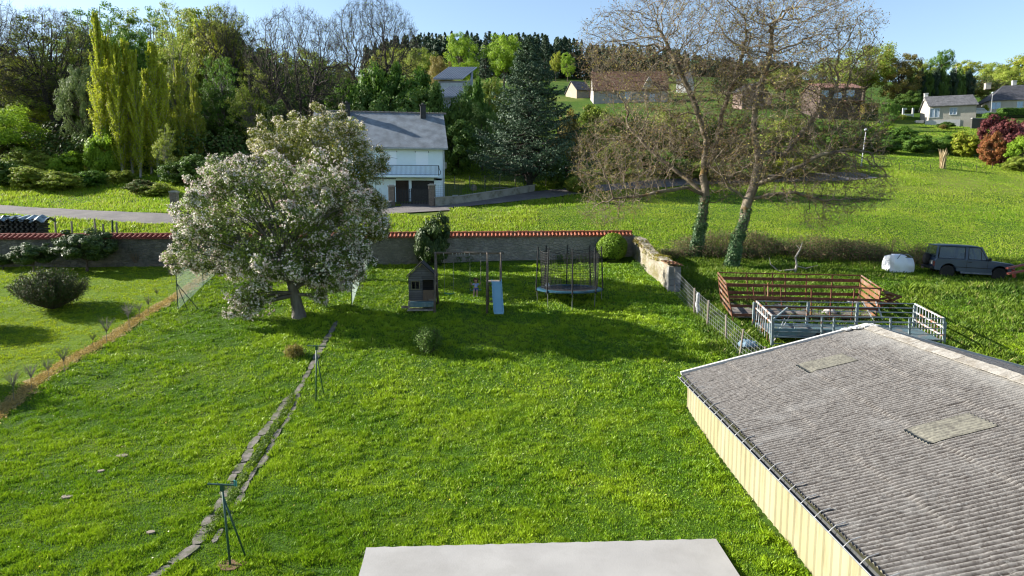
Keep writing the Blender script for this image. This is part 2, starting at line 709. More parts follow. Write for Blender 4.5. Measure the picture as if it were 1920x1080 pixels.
def twigs(rng, pos, T, sel, per, length, rad, up=0.15, k=3):
    """short forked twigs on the thin nodes; returns tubes and tip positions"""
    I = np.repeat(sel, per)
    n = len(I)
    d = nrm(T[I] * 0.8 + rng.normal(size=(n, 3)) * 0.8 + np.array([0, 0, up]))
    L = length * rng.uniform(0.5, 1.3, n)[:, None]
    a = pos[I]
    b = a + d * L * 0.5
    d2 = nrm(d + rng.normal(size=(n, 3)) * 0.35 + np.array([0, 0, up]))
    c = b + d2 * L * 0.5
    r = np.full(n, rad)
    d3 = nrm(d + rng.normal(size=(n, 3)) * 0.9)
    e = b + d3 * L * 0.4
    V, Fc = tubes(np.concatenate([a, b, b]), np.concatenate([b, c, e]), np.concatenate([d, d, d3]), np.concatenate([d, d2, d3]),
                  np.concatenate([r, r * .8, r * .7]), np.concatenate([r * .8, r * .4, r * .4]), k)
    return (V, Fc), np.concatenate([c, e, b]), np.concatenate([d2, d3, d])

def ell(rng, n, c, rad, shell=0.0):
    v = nrm(rng.normal(size=(n, 3)))
    u = rng.uniform(shell ** 3, 1, n) ** (1 / 3)
    return np.array(c) + v * u[:, None] * np.array(rad)

def clump_leaves(rng, centers, cr, per, size, O, out=0.7, flat=0.75, jit=0.8, up=0.25, aspect=0.6):
    n = len(centers)
    crs = np.asarray(cr) * np.ones(n)
    I = np.repeat(np.arange(n), per)
    m = len(I)
    v = nrm(rng.normal(size=(m, 3))) * (rng.uniform(0.15, 1, m) ** 0.45)[:, None]
    v[:, 2] *= flat
    C = centers[I] + v * crs[I][:, None]
    N = nrm(v) * out + nrm(C - O) * out * 0.7 + rng.normal(size=(m, 3)) * jit * 0.6 + np.array([0, 0, up])
    V, Fc = quads(C, N, size * rng.uniform(0.6, 1.35, m), rng, aspect)
    rn = np.clip(rng.uniform(0, 1, n)[I] * 0.5 + rng.uniform(0, 1, m) * 0.5, 0, 1)
    return V, Fc, rn

def limbs_to(rng, centers, base, h0, h1, rt, rl=0.04, wig=0.12, nseg=5):
    """trunk and curved limbs reaching the clump centres"""
    base = np.array(base, float)
    parts = []
    top = centers[centers[:, 2].argmax()].copy()
    npt = 9
    tr = []
    ph = rng.uniform(0, 6.28)
    for i in range(npt):
        t = i / (npt - 1)
        z = base[2] + (h1 - base[2]) * t
        xy = base[:2] * (1 - t) + (centers[:, :2].mean(0)) * t
        xy = xy + wig * np.array([math.sin(ph + t * 5), math.cos(ph * 1.3 + t * 4)]) * t
        tr.append([xy[0], xy[1], z])
    tr = np.array(tr)
    tg = nrm(np.gradient(tr, axis=0))
    rr = rt * (1 - np.linspace(0, 1, npt) * 0.85)
    rr[0] *= 1.25
    parts.append(tubes(tr[:-1], tr[1:], tg[:-1], tg[1:], rr[:-1], rr[1:], 8))
    for c in centers:
        zs = np.clip(h0 + (c[2] - h0) * rng.uniform(0.25, 0.6), h0, h1)
        t = (zs - base[2]) / max(h1 - base[2], 1e-3)
        s = np.array([np.interp(t * (npt - 1), np.arange(npt), tr[:, q]) for q in range(3)])
        q = np.linspace(0, 1, nseg + 1)[:, None]
        mid = (s + c) / 2 + np.array([0, 0, 0.12 * np.linalg.norm(c - s)]) + rng.normal(size=3) * 0.08 * np.linalg.norm(c - s)
        pts = (1 - q) ** 2 * s + 2 * q * (1 - q) * mid + q ** 2 * c
        tt = nrm(np.gradient(pts, axis=0))
        r0 = max(rl, rt * (1 - t * 0.85) * 0.45)
        r = np.linspace(r0, rl * 0.3, nseg + 1)
        parts.append(tubes(pts[:-1], pts[1:], tt[:-1], tt[1:], r[:-1], r[1:], 5))
    return parts

def leafy_proto(name, seed, H, blobs, ncl, cr, per, size, rt, lm, bm, h0=2.0, h1=None, base=(0, 0, 0), shell=0.45, aspect=0.6, out=0.7, flat=0.75, extra=None, tw=True, loc=(0, 0, 0), jit=0.8):
    """leafy tree: clump centres fill the blobs; returns the empty"""
    rng = np.random.default_rng(seed)
    w = np.array([b[1][0] * b[1][1] * b[1][2] for b in blobs]) ** 0.67
    w = w / w.sum()
    cs = []
    for b, ww in zip(blobs, w):
        cs.append(ell(rng, max(1, int(ncl * ww)), b[0], b[1], shell))
    cs = np.concatenate(cs)
    O = np.array([0, 0, np.mean([b[0][2] for b in blobs])])
    root = thing(name, 'tree', 'tree', loc)
    parts = limbs_to(rng, cs[rng.permutation(len(cs))[:max(8, int(len(cs) * 0.5))]], base, h0, h1 or H * 0.85, rt)
    V, Fc = join(parts)
    np_obj('trunk', V, Fc, bm, root, smooth=True)
    V, Fc, rn = clump_leaves(rng, cs, cr * rng.uniform(0.6, 1.3, len(cs)), per, size, O, out, flat, aspect=aspect, jit=jit)
    np_obj('crown', V, Fc, lm, root, {'rnd': rn})
    return root

def put(proto, used, loc, h, w, label, cat='tree', group=None, rotz=0.0, lm=None, bm=None, H0=10.0, W0=None, name=None, dep=None):
    """place a prototype (first time the prototype itself) scaled to height h, width w"""
    if used.get(proto.name):
        o = copy_tree(proto)
    else:
        o = proto
        used[proto.name] = True
    o.location = loc
    W0 = W0 or H0
    o.scale = (w / W0, (dep or w) / W0, h / H0)
    o.rotation_euler = (0, 0, rotz)
    tag(o, label, cat, group)
    if group is None and 'group' in o: del o['group']
    for c in children(o):
        mm = lm if c.name.split('.')[0] in ('crown', 'leaves') else bm
        if mm is not None:
            c.material_slots[0].link = 'OBJECT'
            c.material_slots[0].material = mm
    return o

def bare_proto(name, seed, H, env, n, D, trunk_pts, rmax, tip, bm, tw_per=3, tw_len=0.5, tw_r=0.008, leaf=None, leaf_n=0, leaf_s=0.1, dk=None, di=None, loc=(0, 0, 0), trop=(0, 0, 0.05), split_name='branches', rng_in=None, jit=0.28, k=4, exclude=None, expo=2.3, tup=0.15):
    """bare or thin-leaved tree grown into the envelope (list of (centre, radii, weight))"""
    rng = np.random.default_rng(seed)
    A = np.concatenate([ell(rng, int(n * w), c, rr, 0.15) for c, rr, w in env])
    if exclude is not None:
        A = A[[not exclude(a) for a in A]]
    pos, par = [], []
    lists = []
    for chain in trunk_pts:                      # chain: (-1 or (chain number, fraction), [points])
        p0, pts = chain
        if p0 != -1:
            l0 = lists[p0[0]]
            p0 = l0[min(len(l0) - 1, int(p0[1] * len(l0)))]
        cl = []
        prev = p0
        lists.append(cl)
        if p0 >= 0:
            last = np.array(pos[p0])
        else:
            last = np.array(pts[0]); pos.append(last); par.append(-1); prev = 0; pts = pts[1:]
        for q in pts:
            q = np.array(q, float)
            L = np.linalg.norm(q - last)
            k_ = max(1, int(round(L / (D * 1.2))))
            st = last.copy()
            for i in range(1, k_ + 1):
                pp = st + (q - st) * i / k_ + (rng.normal(size=3) * D * 0.10 if i < k_ else 0)
                pos.append(pp); par.append(prev); prev = len(pos) - 1; cl.append(prev)
            last = q
    nt = len(pos)
    pos, par = colonize(rng, pos, par, A, D, di or D * 6, dk or D * 1.6, trop=trop, jit=jit)
    r, nc = pipe(pos, par, tip, expo, rmax)
    parts, T = skel_mesh(pos, par, r, 9, 4, 0.05)
    root = thing(name, 'tree', 'tree', loc)
    V, Fc = join(parts)
    thin = np.where((r < tip * 2.2) & (np.arange(len(pos)) >= nt))[0]
    (TV, TF), tips, td = twigs(rng, pos, T, thin, tw_per, tw_len, tw_r, up=tup)
    np_obj('trunk', V, Fc, bm, root, smooth=True)
    np_obj('twigs', TV, TF, bm, root)
    if leaf is not None and leaf_n > 0:
        I = rng.integers(0, len(tips), leaf_n)
        C = tips[I] + rng.normal(size=(leaf_n, 3)) * leaf_s * 0.6
        V, Fc = quads(C, rng.normal(size=(leaf_n, 3)) + np.array([0, 0, .4]), leaf_s * rng.uniform(0.6, 1.4, leaf_n), rng, 0.55)
        np_obj('leaves', V, Fc, leaf, root, {'rnd': np.clip(vnoise(C[:, 0], C[:, 2], 0.4, 2) * .3 + .5 + rng.uniform(-.4, .4, leaf_n), 0, 1)})
    return root

def conifer_proto(name, seed, H, W, nb, per, size, lm, bm, bare=0.08, droop=0.18, rt=0.25, loc=(0, 0, 0), power=0.85, spread=0.32, jitr=0.25):
    rng = np.random.default_rng(seed)
    root = thing(name, 'tree', 'tree', loc)
    tr = np.array([[0, 0, H * t] for t in np.linspace(0, 0.98, 8)])
    tg = nrm(np.gradient(tr, axis=0))
    rr = rt * (1.05 - np.linspace(0, 1, 8))
    parts = [tubes(tr[:-1], tr[1:], tg[:-1], tg[1:], rr[:-1], rr[1:], 8)]
    t = np.linspace(0, 1, nb) ** 1.0
    z = H * (bare + (1 - bare) * t) * 0.985
    L = W / 2 * (1 - t) ** power * rng.uniform(1 - jitr, 1 + jitr, nb) + 0.12
    az = np.arange(nb) * 2.399 + rng.uniform(-0.4, 0.4, nb)
    ns = 5
    q = np.linspace(0, 1, ns + 1)
    C, N, rn = [], [], []
    for i in range(nb):
        d = np.array([math.cos(az[i]), math.sin(az[i]), 0])
        pts = np.array([[0, 0, z[i]]]) + d * (q * L[i])[:, None] + np.array([[0, 0, 1]]) * (-droop * L[i] * np.sin(q * 2.2) + 0.16 * L[i] * q ** 2)[:, None]
        pt = nrm(np.gradient(pts, axis=0))
        r = np.linspace(0.018 * L[i] + .012, 0.006, ns + 1)
        parts.append(tubes(pts[:-1], pts[1:], pt[:-1], pt[1:], r[:-1], r[1:], 4))
        m = max(3, int(per * (0.25 + L[i] / (W / 2))))
        u = rng.uniform(0.12, 1.05, m) ** 0.75
        side = rng.normal(size=m) * spread * L[i] * (1.15 - u) * 0.9
        s = np.cross(d, [0, 0, 1])
        c = np.stack([np.interp(u, q, pts[:, k]) for k in range(3)], 1) + s * side[:, None] + d * (np.abs(side) * 0.3)[:, None]
        c[:, 2] += -np.abs(side) * 0.15 + rng.normal(size=m) * size * 0.35
        C.append(c)
        N.append(np.array([0, 0, 1.0]) + rng.normal(size=(m, 3)) * 0.65 + d * 0.5)
        rn.append(np.clip(u * 0.6 + rng.uniform(0, .4, m), 0, 1))
    V, Fc = join(parts)
    np_obj('trunk', V, Fc, bm, root, smooth=True)
    C, N, rn = np.concatenate(C), np.concatenate(N), np.concatenate(rn)
    V, Fc = quads(C, N, size * rng.uniform(0.6, 1.4, len(C)), rng, 0.5)
    np_obj('crown', V, Fc, lm, root, {'rnd': rn})
    return root

def blades(x, y, h, w, rng, lean=0.35, rnd=None, z=None):
    """one bent grass blade (2 triangles as a quad) per point"""
    n = len(x)
    z = gz(x, y) if z is None else z
    a = rng.uniform(0, 2 * np.pi, n)
    t = np.stack([np.cos(a), np.sin(a), np.zeros(n)], 1)
    b = rng.uniform(0, 2 * np.pi, n)
    l = np.stack([np.cos(b), np.sin(b), np.zeros(n)], 1) * (rng.uniform(0, 1, n) * lean * h)[:, None]
    base = np.stack([x, y, z - 0.01], 1)
    up = np.array([0, 0, 1.0])
    hw = (w / 2 * np.ones(n))[:, None]
    V = np.stack([base - t * hw, base + t * hw, base + l + up * h[:, None] + t * hw * 0.1, base + l * 0.35 + up * (h * 0.6)[:, None] - t * hw * 0.9], 1).reshape(-1, 3)
    return V, np.arange(n * 4).reshape(-1, 4)
# ------------------------------------------------------------------ ground layout
def seg_dist(x, y, pts):
    x = np.asarray(x, float); y = np.asarray(y, float)
    best = np.full(x.shape, 1e9)
    for (a, b) in zip(pts[:-1], pts[1:]):
        ax, ay, bx, by = a[0], a[1], b[0], b[1]
        dx, dy = bx - ax, by - ay
        t = np.clip(((x - ax) * dx + (y - ay) * dy) / (dx * dx + dy * dy + 1e-9), 0, 1)
        best = np.minimum(best, np.hypot(x - ax - t * dx, y - ay - t * dy))
    return best

def Gs(l): return [G(*p) for p in l]
MULCH = Gs([(-60, 812), (0, 775), (60, 722), (125, 680), (200, 640), (262, 597), (330, 558), (385, 517), (430, 495)])
PATHL = Gs([(270, 1095), (300, 1074), (330, 1053), (362, 1030), (378, 1003), (400, 966), (420, 933), (442, 890), (473, 838), (504, 797), (536, 753), (556, 735), (579, 696), (593, 670), (612, 636), (632, 603)])
PATHR = Gs([(400, 1020), (418, 990), (450, 937), (480, 883), (504, 845), (524, 809), (553, 763), (560, 742)])
ROAD = Gs([(-420, 372), (-120, 387), (0, 394), (100, 400), (200, 406), (310, 411), (420, 412), (560, 408), (690, 401), (800, 390), (900, 379), (1000, 368), (1100, 356), (1200, 348), (1350, 340), (1500, 334), (1640, 330)])
SLAB = [G(687, 1038), G(1342, 1018), G(1380, 1080), G(677, 1080)]
_dr = (SLAB[2] - SLAB[1]).normalized() * 7
_dl = (SLAB[3] - SLAB[0]).normalized() * 7
SLABP = [(SLAB[0].x, SLAB[0].y), (SLAB[1].x, SLAB[1].y), (SLAB[1].x + _dr.x, SLAB[1].y + _dr.y), (SLAB[0].x + _dl.x, SLAB[0].y + _dl.y)]

def in_poly(x, y, poly):
    x = np.asarray(x, float); y = np.asarray(y, float)
    c = np.zeros(x.shape, bool)
    n = len(poly)
    for i in range(n):
        x1, y1 = poly[i][0], poly[i][1]
        x2, y2 = poly[(i + 1) % n][0], poly[(i + 1) % n][1]
        k = ((y1 > y) != (y2 > y)) & (x < (x2 - x1) * (y - y1) / (y2 - y1 + 1e-12) + x1)
        c ^= k
    return c

def left_of_mulch(x, y):
    xs = [p.x for p in MULCH][::-1]
    ys = [p.y for p in MULCH][::-1]
    o = np.argsort([p.y for p in MULCH])
    return (x < np.interp(y, np.array([MULCH[i].y for i in o]), np.array([MULCH[i].x for i in o]))) & (y < 41.2)

SHX0, SHX1, SHXR = 5.66, 17.2, 11.35
SHY0, SHY1 = 2.5, 21.4

def ribbon(name, pts, w, dz, mat, step=0.5, nc=4, jag=0.0, seed=1, loc=None):
    P2 = [Vector((p[0], p[1])) for p in pts]
    d = [0]
    for a, b in zip(P2[:-1], P2[1:]): d.append(d[-1] + (b - a).length)
    n = max(2, int(d[-1] / step))
    s = np.linspace(0, d[-1], n)
    X = np.interp(s, d, [p.x for p in P2]); Y = np.interp(s, d, [p.y for p in P2])
    k = np.exp(-0.5 * (np.arange(-6, 7) / 3.0) ** 2); k /= k.sum()
    if n > 20:
        X = np.convolve(np.pad(X, 6, 'edge'), k, 'valid'); Y = np.convolve(np.pad(Y, 6, 'edge'), k, 'valid')
    tx, ty = np.gradient(X), np.gradient(Y)
    l = np.hypot(tx, ty); tx, ty = tx / l, ty / l
    rng = np.random.default_rng(seed)
    V = []
    ww = np.interp(s / max(d[-1], 1e-6), [0, 1], w) if hasattr(w, '__len__') else np.full(n, w)
    ja = rng.normal(size=(n, 2)) * jag
    for j in range(nc + 1):
        q = (j / nc - 0.5)
        e = ww * q + (ja[:, 0] if j == 0 else ja[:, 1] if j == nc else 0)
        x = X - ty * e; y = Y + tx * e
        V.append(np.stack([x, y, gz(x, y) + dz], 1))
    V = np.stack(V, 1).reshape(-1, 3)
    Fc = [(i * (nc + 1) + j, (i + 1) * (nc + 1) + j, (i + 1) * (nc + 1) + j + 1, i * (nc + 1) + j + 1) for i in range(n - 1) for j in range(nc)]
    return V, np.array(Fc)

# ground sheet
def ground():
    xs = np.concatenate([-np.geomspace(60, 1500, 30)[::-1], np.arange(-59, -26, 1.0), np.arange(-26, 26, 0.4), np.arange(26, 60, 1.0), np.geomspace(60, 1500, 30)])
    ys = np.concatenate([[-300, -100], np.arange(-30, 8, 2.0), np.arange(8, 60, 0.4), np.arange(60, 140, 1.0), np.geomspace(140, 1400, 90)])
    X, Y = np.meshgrid(xs, ys)
    Z = gz(X, Y)
    V = np.stack([X, Y, Z], 2).reshape(-1, 3)
    nx, ny = len(xs), len(ys)
    i, j = np.meshgrid(np.arange(nx - 1), np.arange(ny - 1))
    a = (j * nx + i).ravel()
    Fc = np.stack([a, a + 1, a + nx + 1, a + nx], 1)
    x, y = V[:, 0], V[:, 1]
    mown = left_of_mulch(x, y).astype(float)
    dry = np.clip(vnoise(x, y, .07, 11) * .8 + vnoise(x, y, .3, 12) * .5, 0, 1) * np.clip((y - 45) / 8, 0, 1)
    m = surfground()
    o = np_obj('ground', V, Fc, m, None, {'mown': mown, 'dry': dry}, smooth=True)
    tag(o, kind='structure')

def surfground():
    m = bpy.data.materials.new('ground')
    m.use_nodes = True
    nt = m.node_tree
    b = nt.nodes['Principled BSDF']
    b.inputs['Roughness'].default_value = 0.95
    b.inputs['Specular IOR Level'].default_value = 0.1
    tc = nd(nt, 'ShaderNodeTexCoord')
    def noise(s, det=5):
        n = nd(nt, 'ShaderNodeTexNoise'); n.inputs['Scale'].default_value = s; n.inputs['Detail'].default_value = det
        n.inputs['Roughness'].default_value = 0.65
        nt.links.new(tc.outputs['Object'], n.inputs['Vector']); return n
    def ramp(src, a, bb, c=0, d=1):
        r = nd(nt, 'ShaderNodeMapRange'); r.inputs[1].default_value = a; r.inputs[2].default_value = bb; r.inputs[3].default_value = c; r.inputs[4].default_value = d
        nt.links.new(src, r.inputs[0]); return r.outputs[0]
    def mixc(f, A, B):
        x = nd(nt, 'ShaderNodeMix', data_type='RGBA')
        nt.links.new(f, x.inputs[0])
        for k, c in ((6, A), (7, B)):
            if isinstance(c, tuple): x.inputs[k].default_value = (*c, 1)
            else: nt.links.new(c, x.inputs[k])
        return x.outputs[2]
    c = mixc(ramp(noise(1.2).outputs[0], .35, .65), (0.02, 0.055, 0.004), (0.05, 0.10, 0.005))
    c = mixc(ramp(noise(9).outputs[0], .45, .7), c, (0.035, 0.07, 0.010))
    c = mixc(ramp(noise(0.35).outputs[0], .5, .75, 0, .7), c, (0.10, 0.125, 0.018))
    a1 = nd(nt, 'ShaderNodeAttribute', attribute_name='mown')
    c = mixc(a1.outputs['Fac'], c, mixc(ramp(noise(3).outputs[0], .35, .65), (0.05, 0.10, 0.005), (0.10, 0.15, 0.008)))
    a2 = nd(nt, 'ShaderNodeAttribute', attribute_name='dry')
    c = mixc(a2.outputs['Fac'], c, (0.15, 0.16, 0.035))
    nt.links.new(c, b.inputs['Base Color'])
    bp = nd(nt, 'ShaderNodeBump')
    bp.inputs['Distance'].default_value = 0.12
    bp.inputs['Strength'].default_value = 0.9
    nt.links.new(noise(3.5, 8).outputs[0], bp.inputs['Height'])
    nt.links.new(bp.outputs[0], b.inputs['Normal'])
    return m
ground()

M_ASPH = surf('asphalt', (0.20, 0.185, 0.18), (0.15, 0.14, 0.138), 1.5, 0.9, 0.01, 60, c3=(0.25, 0.225, 0.21), s3=0.3)
M_CONC = surf('concrete', (0.45, 0.44, 0.42), (0.385, 0.375, 0.36), 0.7, 0.85, 0.004, 30, c3=(0.33, 0.32, 0.30), s3=0.8, a3=(0.46, 0.8))
M_PAVE = surf('path_stone', (0.27, 0.24, 0.215), (0.15, 0.135, 0.115), 5, 0.9, 0.015, 25, c3=(0.10, 0.12, 0.05), s3=3.5, a3=(.45,.62))
M_STRAW = surf('straw_soil', (0.32, 0.26, 0.09), (0.20, 0.16, 0.05), 6, 0.95, 0.04, 20, c3=(0.14, 0.13, 0.03), s3=2.0)
V, Fc = ribbon('road', ROAD, 3.3, 0.09, M_ASPH, 0.6, 5)
tag(np_obj('road', V, Fc, M_ASPH, smooth=True), kind='structure')
dv = [G(806, 396), P(787, 380, 60.4)]
DRIVE = [(dv[0].x, dv[0].y - 0.6), (dv[1].x, 60.8)]
V, Fc = ribbon('driveway', [Vector(DRIVE[0]), Vector(DRIVE[1])], 3.6, 0.10, M_ASPH, 0.4, 5)
tag(np_obj('driveway', V, Fc, M_ASPH, smooth=True), kind='structure')
V, Fc = ribbon('straw_strip', MULCH, 0.62, 0.03, M_STRAW, 0.25, 4, 0.12)
tag(np_obj('straw_strip', V, Fc, M_STRAW, smooth=True), kind='structure')
# slab
mb = MB()
zt = 0.22
n = 14
pl = []
for a, b, k in ((0, 1, 40), (1, 2, 6), (2, 3, 6), (3, 0, 12)):
    for i in range(k):
        t = i / k
        x = SLABP[a][0] * (1 - t) + SLABP[b][0] * t
        y = SLABP[a][1] * (1 - t) + SLABP[b][1] * t
        w = 0.018 * math.sin(i * 3.7) * (1 if a in (0, 3) else 0.4)
        pl.append((x + (w if a != 0 else 0), y + (w if a == 0 else 0), 0))
mb.prism(pl, (0, 0, -0.1), (0, 0, zt))
tag(mb.build('concrete_slab', M_CONC), kind='structure')

# path slabs: cracked stones sunk in two wheel-like lanes
def stones(pts, w, seed):
    rng = random.Random(seed)
    mb = MB()
    P2 = [Vector((p[0], p[1])) for p in pts]
    d = [0]
    for a, b in zip(P2[:-1], P2[1:]): d.append(d[-1] + (b - a).length)
    s = 0.0
    while s < d[-1] - 0.3:
        L = rng.uniform(0.45, 1.1)
        q = s + L / 2
        x = np.interp(q, d, [p.x for p in P2]); y = np.interp(q, d, [p.y for p in P2])
        x2 = np.interp(q + .1, d, [p.x for p in P2]); y2 = np.interp(q + .1, d, [p.y for p in P2])
        t = Vector((x2 - x, y2 - y, 0))
        if t.length < 1e-4: break
        t.normalize()
        nrmv = Vector((-t.y, t.x, 0))
        ww = w * rng.uniform(0.7, 1.15)
        off = rng.uniform(-.04, .04)
        poly = []
        k = 12
        for i in range(k):
            an = 2 * math.pi * i / k + rng.uniform(-.15, .15)
            cx, cy = math.cos(an), math.sin(an)
            m = (abs(cx) ** 7 + abs(cy) ** 7) ** (-1 / 7)
            p = t * (cx * m * L / 2 * rng.uniform(.88, 1.02)) + nrmv * (cy * m * ww / 2 * rng.uniform(.82, 1.05) + off)
            X, Y = x + p.x, y + p.y
            poly.append((X, Y, float(gz(X, Y))))
        zt = rng.uniform(0.012, 0.04)
        mb.prism(poly, (0, 0, -0.05), (0, 0, zt))
        s += L + rng.uniform(-0.02, 0.03)
    return mb
m1 = stones(PATHL, 0.25, 3)
m2 = stones(PATHR, 0.17, 4)
m1.add(m2.v, m2.f)
tag(m1.build('stone_path', M_PAVE), kind='structure')
for (px, py, s, lb) in ((229, 857, .16, 'pale flat stone set in the left lawn, largest and highest of the four'), (190, 886, .09, 'small brown flat stone in the left lawn just below the largest one'),
                        (125, 935, .14, 'dull flat stone half overgrown in the left lawn, leftmost of the four'), (283, 1002, .09, 'small pinkish flat stone in the left lawn nearest the stone path')):
    g = G(px, py)
    rng = random.Random(px)
    poly = [(s * math.cos(a * .785) * rng.uniform(.8, 1.1), s * .75 * math.sin(a * .785) * rng.uniform(.8, 1.1), 0) for a in range(8)]
    o = MB().prism(poly, (0, 0, -.05), (0, 0, .045)).build('flat_stone', surf('lawn_stone', (0.34, 0.28, 0.22), (0.24, 0.2, 0.16), 8, 0.9, 0.01))
    o.location = g
    tag(o, lb, 'stone', 'flat stones in the left lawn')

# ------------------------------------------------------------------ grass
LMG = leafm('grass_blade', (0.13, 0.265, 0.006), (0.32, 0.46, 0.014), (0.30, 0.30, 0.05), 0.02, trans=0.24, cl=0.35, rough=0.5, spec=0.3)
LMM = leafm('mown_blade', (0.20, 0.33, 0.008), (0.37, 0.46, 0.018), (0.34, 0.32, 0.07), 0.04, trans=0.32, cl=0.5, rough=0.55)
LMF = leafm('field_blade', (0.19, 0.34, 0.012), (0.32, 0.42, 0.03), (0.33, 0.31, 0.10), 0.10, trans=0.45, cl=0.12, rough=0.55)
LMS = leafm('straw_blade', (0.42, 0.30, 0.08), (0.55, 0.42, 0.15), None, 0, trans=0.25, cl=1.0, rough=0.7)
HOUSEP = [(-19.5, 60.0), (-4.8, 60.0), (-4.8, 72), (-19.5, 72)]
def excl(x, y):
    e = in_poly(x, y, SLABP)
    e |= (x > SHX0 - .12 + 0.1 * vnoise(x, y, 1.5, 3)) & (x < SHX1 + .1) & (y < SHY1 + .05)
    e |= seg_dist(x, y, PATHL) < 0.09 + 0.09 * vnoise(x, y, 3, 1)
    e |= seg_dist(x, y, PATHR) < 0.05 + 0.08 * vnoise(x, y, 3, 2)
    e |= seg_dist(x, y, MULCH) < 0.20 + 0.16 * vnoise(x, y, 2, 2)
    e |= seg_dist(x, y, ROAD) < 1.75 + 0.1 * vnoise(x, y, 1, 2)
    e |= in_poly(x, y, HOUSEP)
    e |= seg_dist(x, y, [Vector(DRIVE[0]), Vector(DRIVE[1])]) < 1.8
    return e

def scatter(rng, y0, y1, dens, xmax=0.80):
    A = 2 * (xmax * (y1 ** 2 - y0 ** 2) / 2 + 2.0 * (y1 - y0))
    n = int(A * dens)
    y = np.sqrt(rng.uniform(y0 ** 2, y1 ** 2, n))
    x = rng.uniform(-1, 1, n) * (xmax * y + 2.0)
    return x, y
GQ = 1.0
def grass():
    rng = np.random.default_rng(5)
    Vs, Rn = [], []
    Vm, Rm = [], []
    for (y0, y1, dens, h, w) in ((9.5, 15, 2600, .075, .013), (15, 22, 1700, .08, .017), (22, 31, 850, .085, .024), (31, 41.3, 460, .09, .034)):
        x, y = scatter(rng, y0, y1, dens * GQ)
        k = ~excl(x, y)
        x, y = x[k], y[k]
        # tussocks: pull blades into clumps
        cl = vnoise(x, y, 2.6, 21) * .5 + vnoise(x, y, 1.1, 22) * .2 + vnoise(x, y, 5.5, 23) * .5
        keep = rng.uniform(0, 1, len(x)) < np.clip(0.85 + cl * 0.6, 0.35, 1)
        x, y, cl = x[keep], y[keep], cl[keep]
        ml = left_of_mulch(x, y)
        big = np.clip(vnoise(x, y, .25, 24), -1, 1)
        hh = h * (0.55 + 0.95 * np.clip(cl + .2, 0, 1) + 0.15 * big) * rng.uniform(.6, 1.35, len(x))
        hh = np.where((x > 2) & (y > 25), hh * 1.15, hh)
        rn = 0
        edge = np.clip(1.0 - (SHX0 - x), 0, 1) * (x < SHX0) * (y < SHY1)
        hh = hh * (1 + 0.5 * edge)
        hh = np.where(ml, hh * 0.55, hh)
        rn = np.clip(0.42 + 0.36 * cl + 0.25 * big + 0.22 * vnoise(x, y, .7, 27) + rng.uniform(-.35, .35, len(x)) - .45 * ((x > 8.3) & (y > 21)), 0, 1)  # last term darkens blade colour beyond the shed, standing in for tree shade
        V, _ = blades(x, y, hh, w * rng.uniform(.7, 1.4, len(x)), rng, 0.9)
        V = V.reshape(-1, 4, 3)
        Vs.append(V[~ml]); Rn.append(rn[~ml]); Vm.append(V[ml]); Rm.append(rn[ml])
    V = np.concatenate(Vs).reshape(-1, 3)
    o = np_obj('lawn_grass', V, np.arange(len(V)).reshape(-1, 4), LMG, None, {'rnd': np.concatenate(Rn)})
    tag(o, 'lush green lawn grass around the path, swing and shed', 'grass', kind='stuff')
    V = np.concatenate(Vm).reshape(-1, 3)
    o = np_obj('mown_grass', V, np.arange(len(V)).reshape(-1, 4), LMM, None, {'rnd': np.concatenate(Rm)})
    tag(o, 'short yellow green mown grass left of the straw strip', 'grass', kind='stuff')
    # field and banks
    Vs, Rn = [], []
    for (y0, y1, dens, h, w) in ((41.8, 56, 150, .16, .05), (56, 80, 90, .15, .05), (80, 130, 34, .15, .09)):
        x, y = scatter(rng, y0, y1, dens * GQ)
        k = ~excl(x, y) & ~((x < 7.6) & (y < 42.6))
        x, y = x[k], y[k]
        cl = vnoise(x, y, .9, 31) * .5 + vnoise(x, y, .35, 32) * .5 + vnoise(x, y, .12, 33) * .5
        bank = (seg_dist(x, y, ROAD) < 6) | (x < 2)
        hh = h * (0.8 + 0.6 * cl) * rng.uniform(.6, 1.4, len(x)) * np.where(bank, 1.5, .6)
        hh = np.maximum(hh, .05)
        V, _ = blades(x, y, hh, w * rng.uniform(.7, 1.4, len(x)), rng, 0.8)
        rn = np.clip(0.5 + .25 * cl + rng.uniform(-.4, .4, len(x)), 0, 1)
        Vs.append(V); Rn.append(rn)
    V = np.concatenate(Vs)
    o = np_obj('field_grass', V, np.arange(len(V)).reshape(-1, 4), LMF, None, {'rnd': np.concatenate(Rn)})
    tag(o, 'rough meadow grass on the sloping field and road banks', 'grass', kind='stuff')
    # straw
    n = 16000
    t = rng.uniform(0, len(MULCH) - 1.001, n)
    i = t.astype(int); f = t - i
    mx = np.array([[p.x, p.y] for p in MULCH])
    p = mx[i] * (1 - f)[:, None] + mx[i + 1] * f[:, None] + rng.normal(size=(n, 2)) * 0.16
    V, Fc = blades(p[:, 0], p[:, 1], rng.uniform(.02, .07, n), np.full(n, .03), rng, 2.0, z=gz(p[:, 0], p[:, 1]) + .03)
    o = np_obj('straw_litter', V, Fc, LMS, None, {'rnd': rng.uniform(0, 1, n)})
    tag(o, 'dry golden straw litter along the sapling row', 'straw', kind='stuff')
    # dandelions and daisies
    n = 150
    x, y = scatter(rng, 10, 24, 0.6)
    k = ~excl(x, y) & (x < 5.2)
    x, y = x[k], y[k]
    n = len(x)
    sz = rng.uniform(.02, .045, n)
    V, Fc = quads(np.stack([x, y, gz(x, y) + .09], 1), np.array([0, -.3, 1.0]) + rng.normal(size=(n, 3)) * .3, sz, rng, 1.0)
    o = np_obj('lawn_flowers', V, Fc, leafm('flower', (0.75, 0.55, 0.03), (0.8, 0.75, 0.5), None, 0, trans=.2, cl=3.0), None, {'rnd': rng.uniform(0, 1, n)})
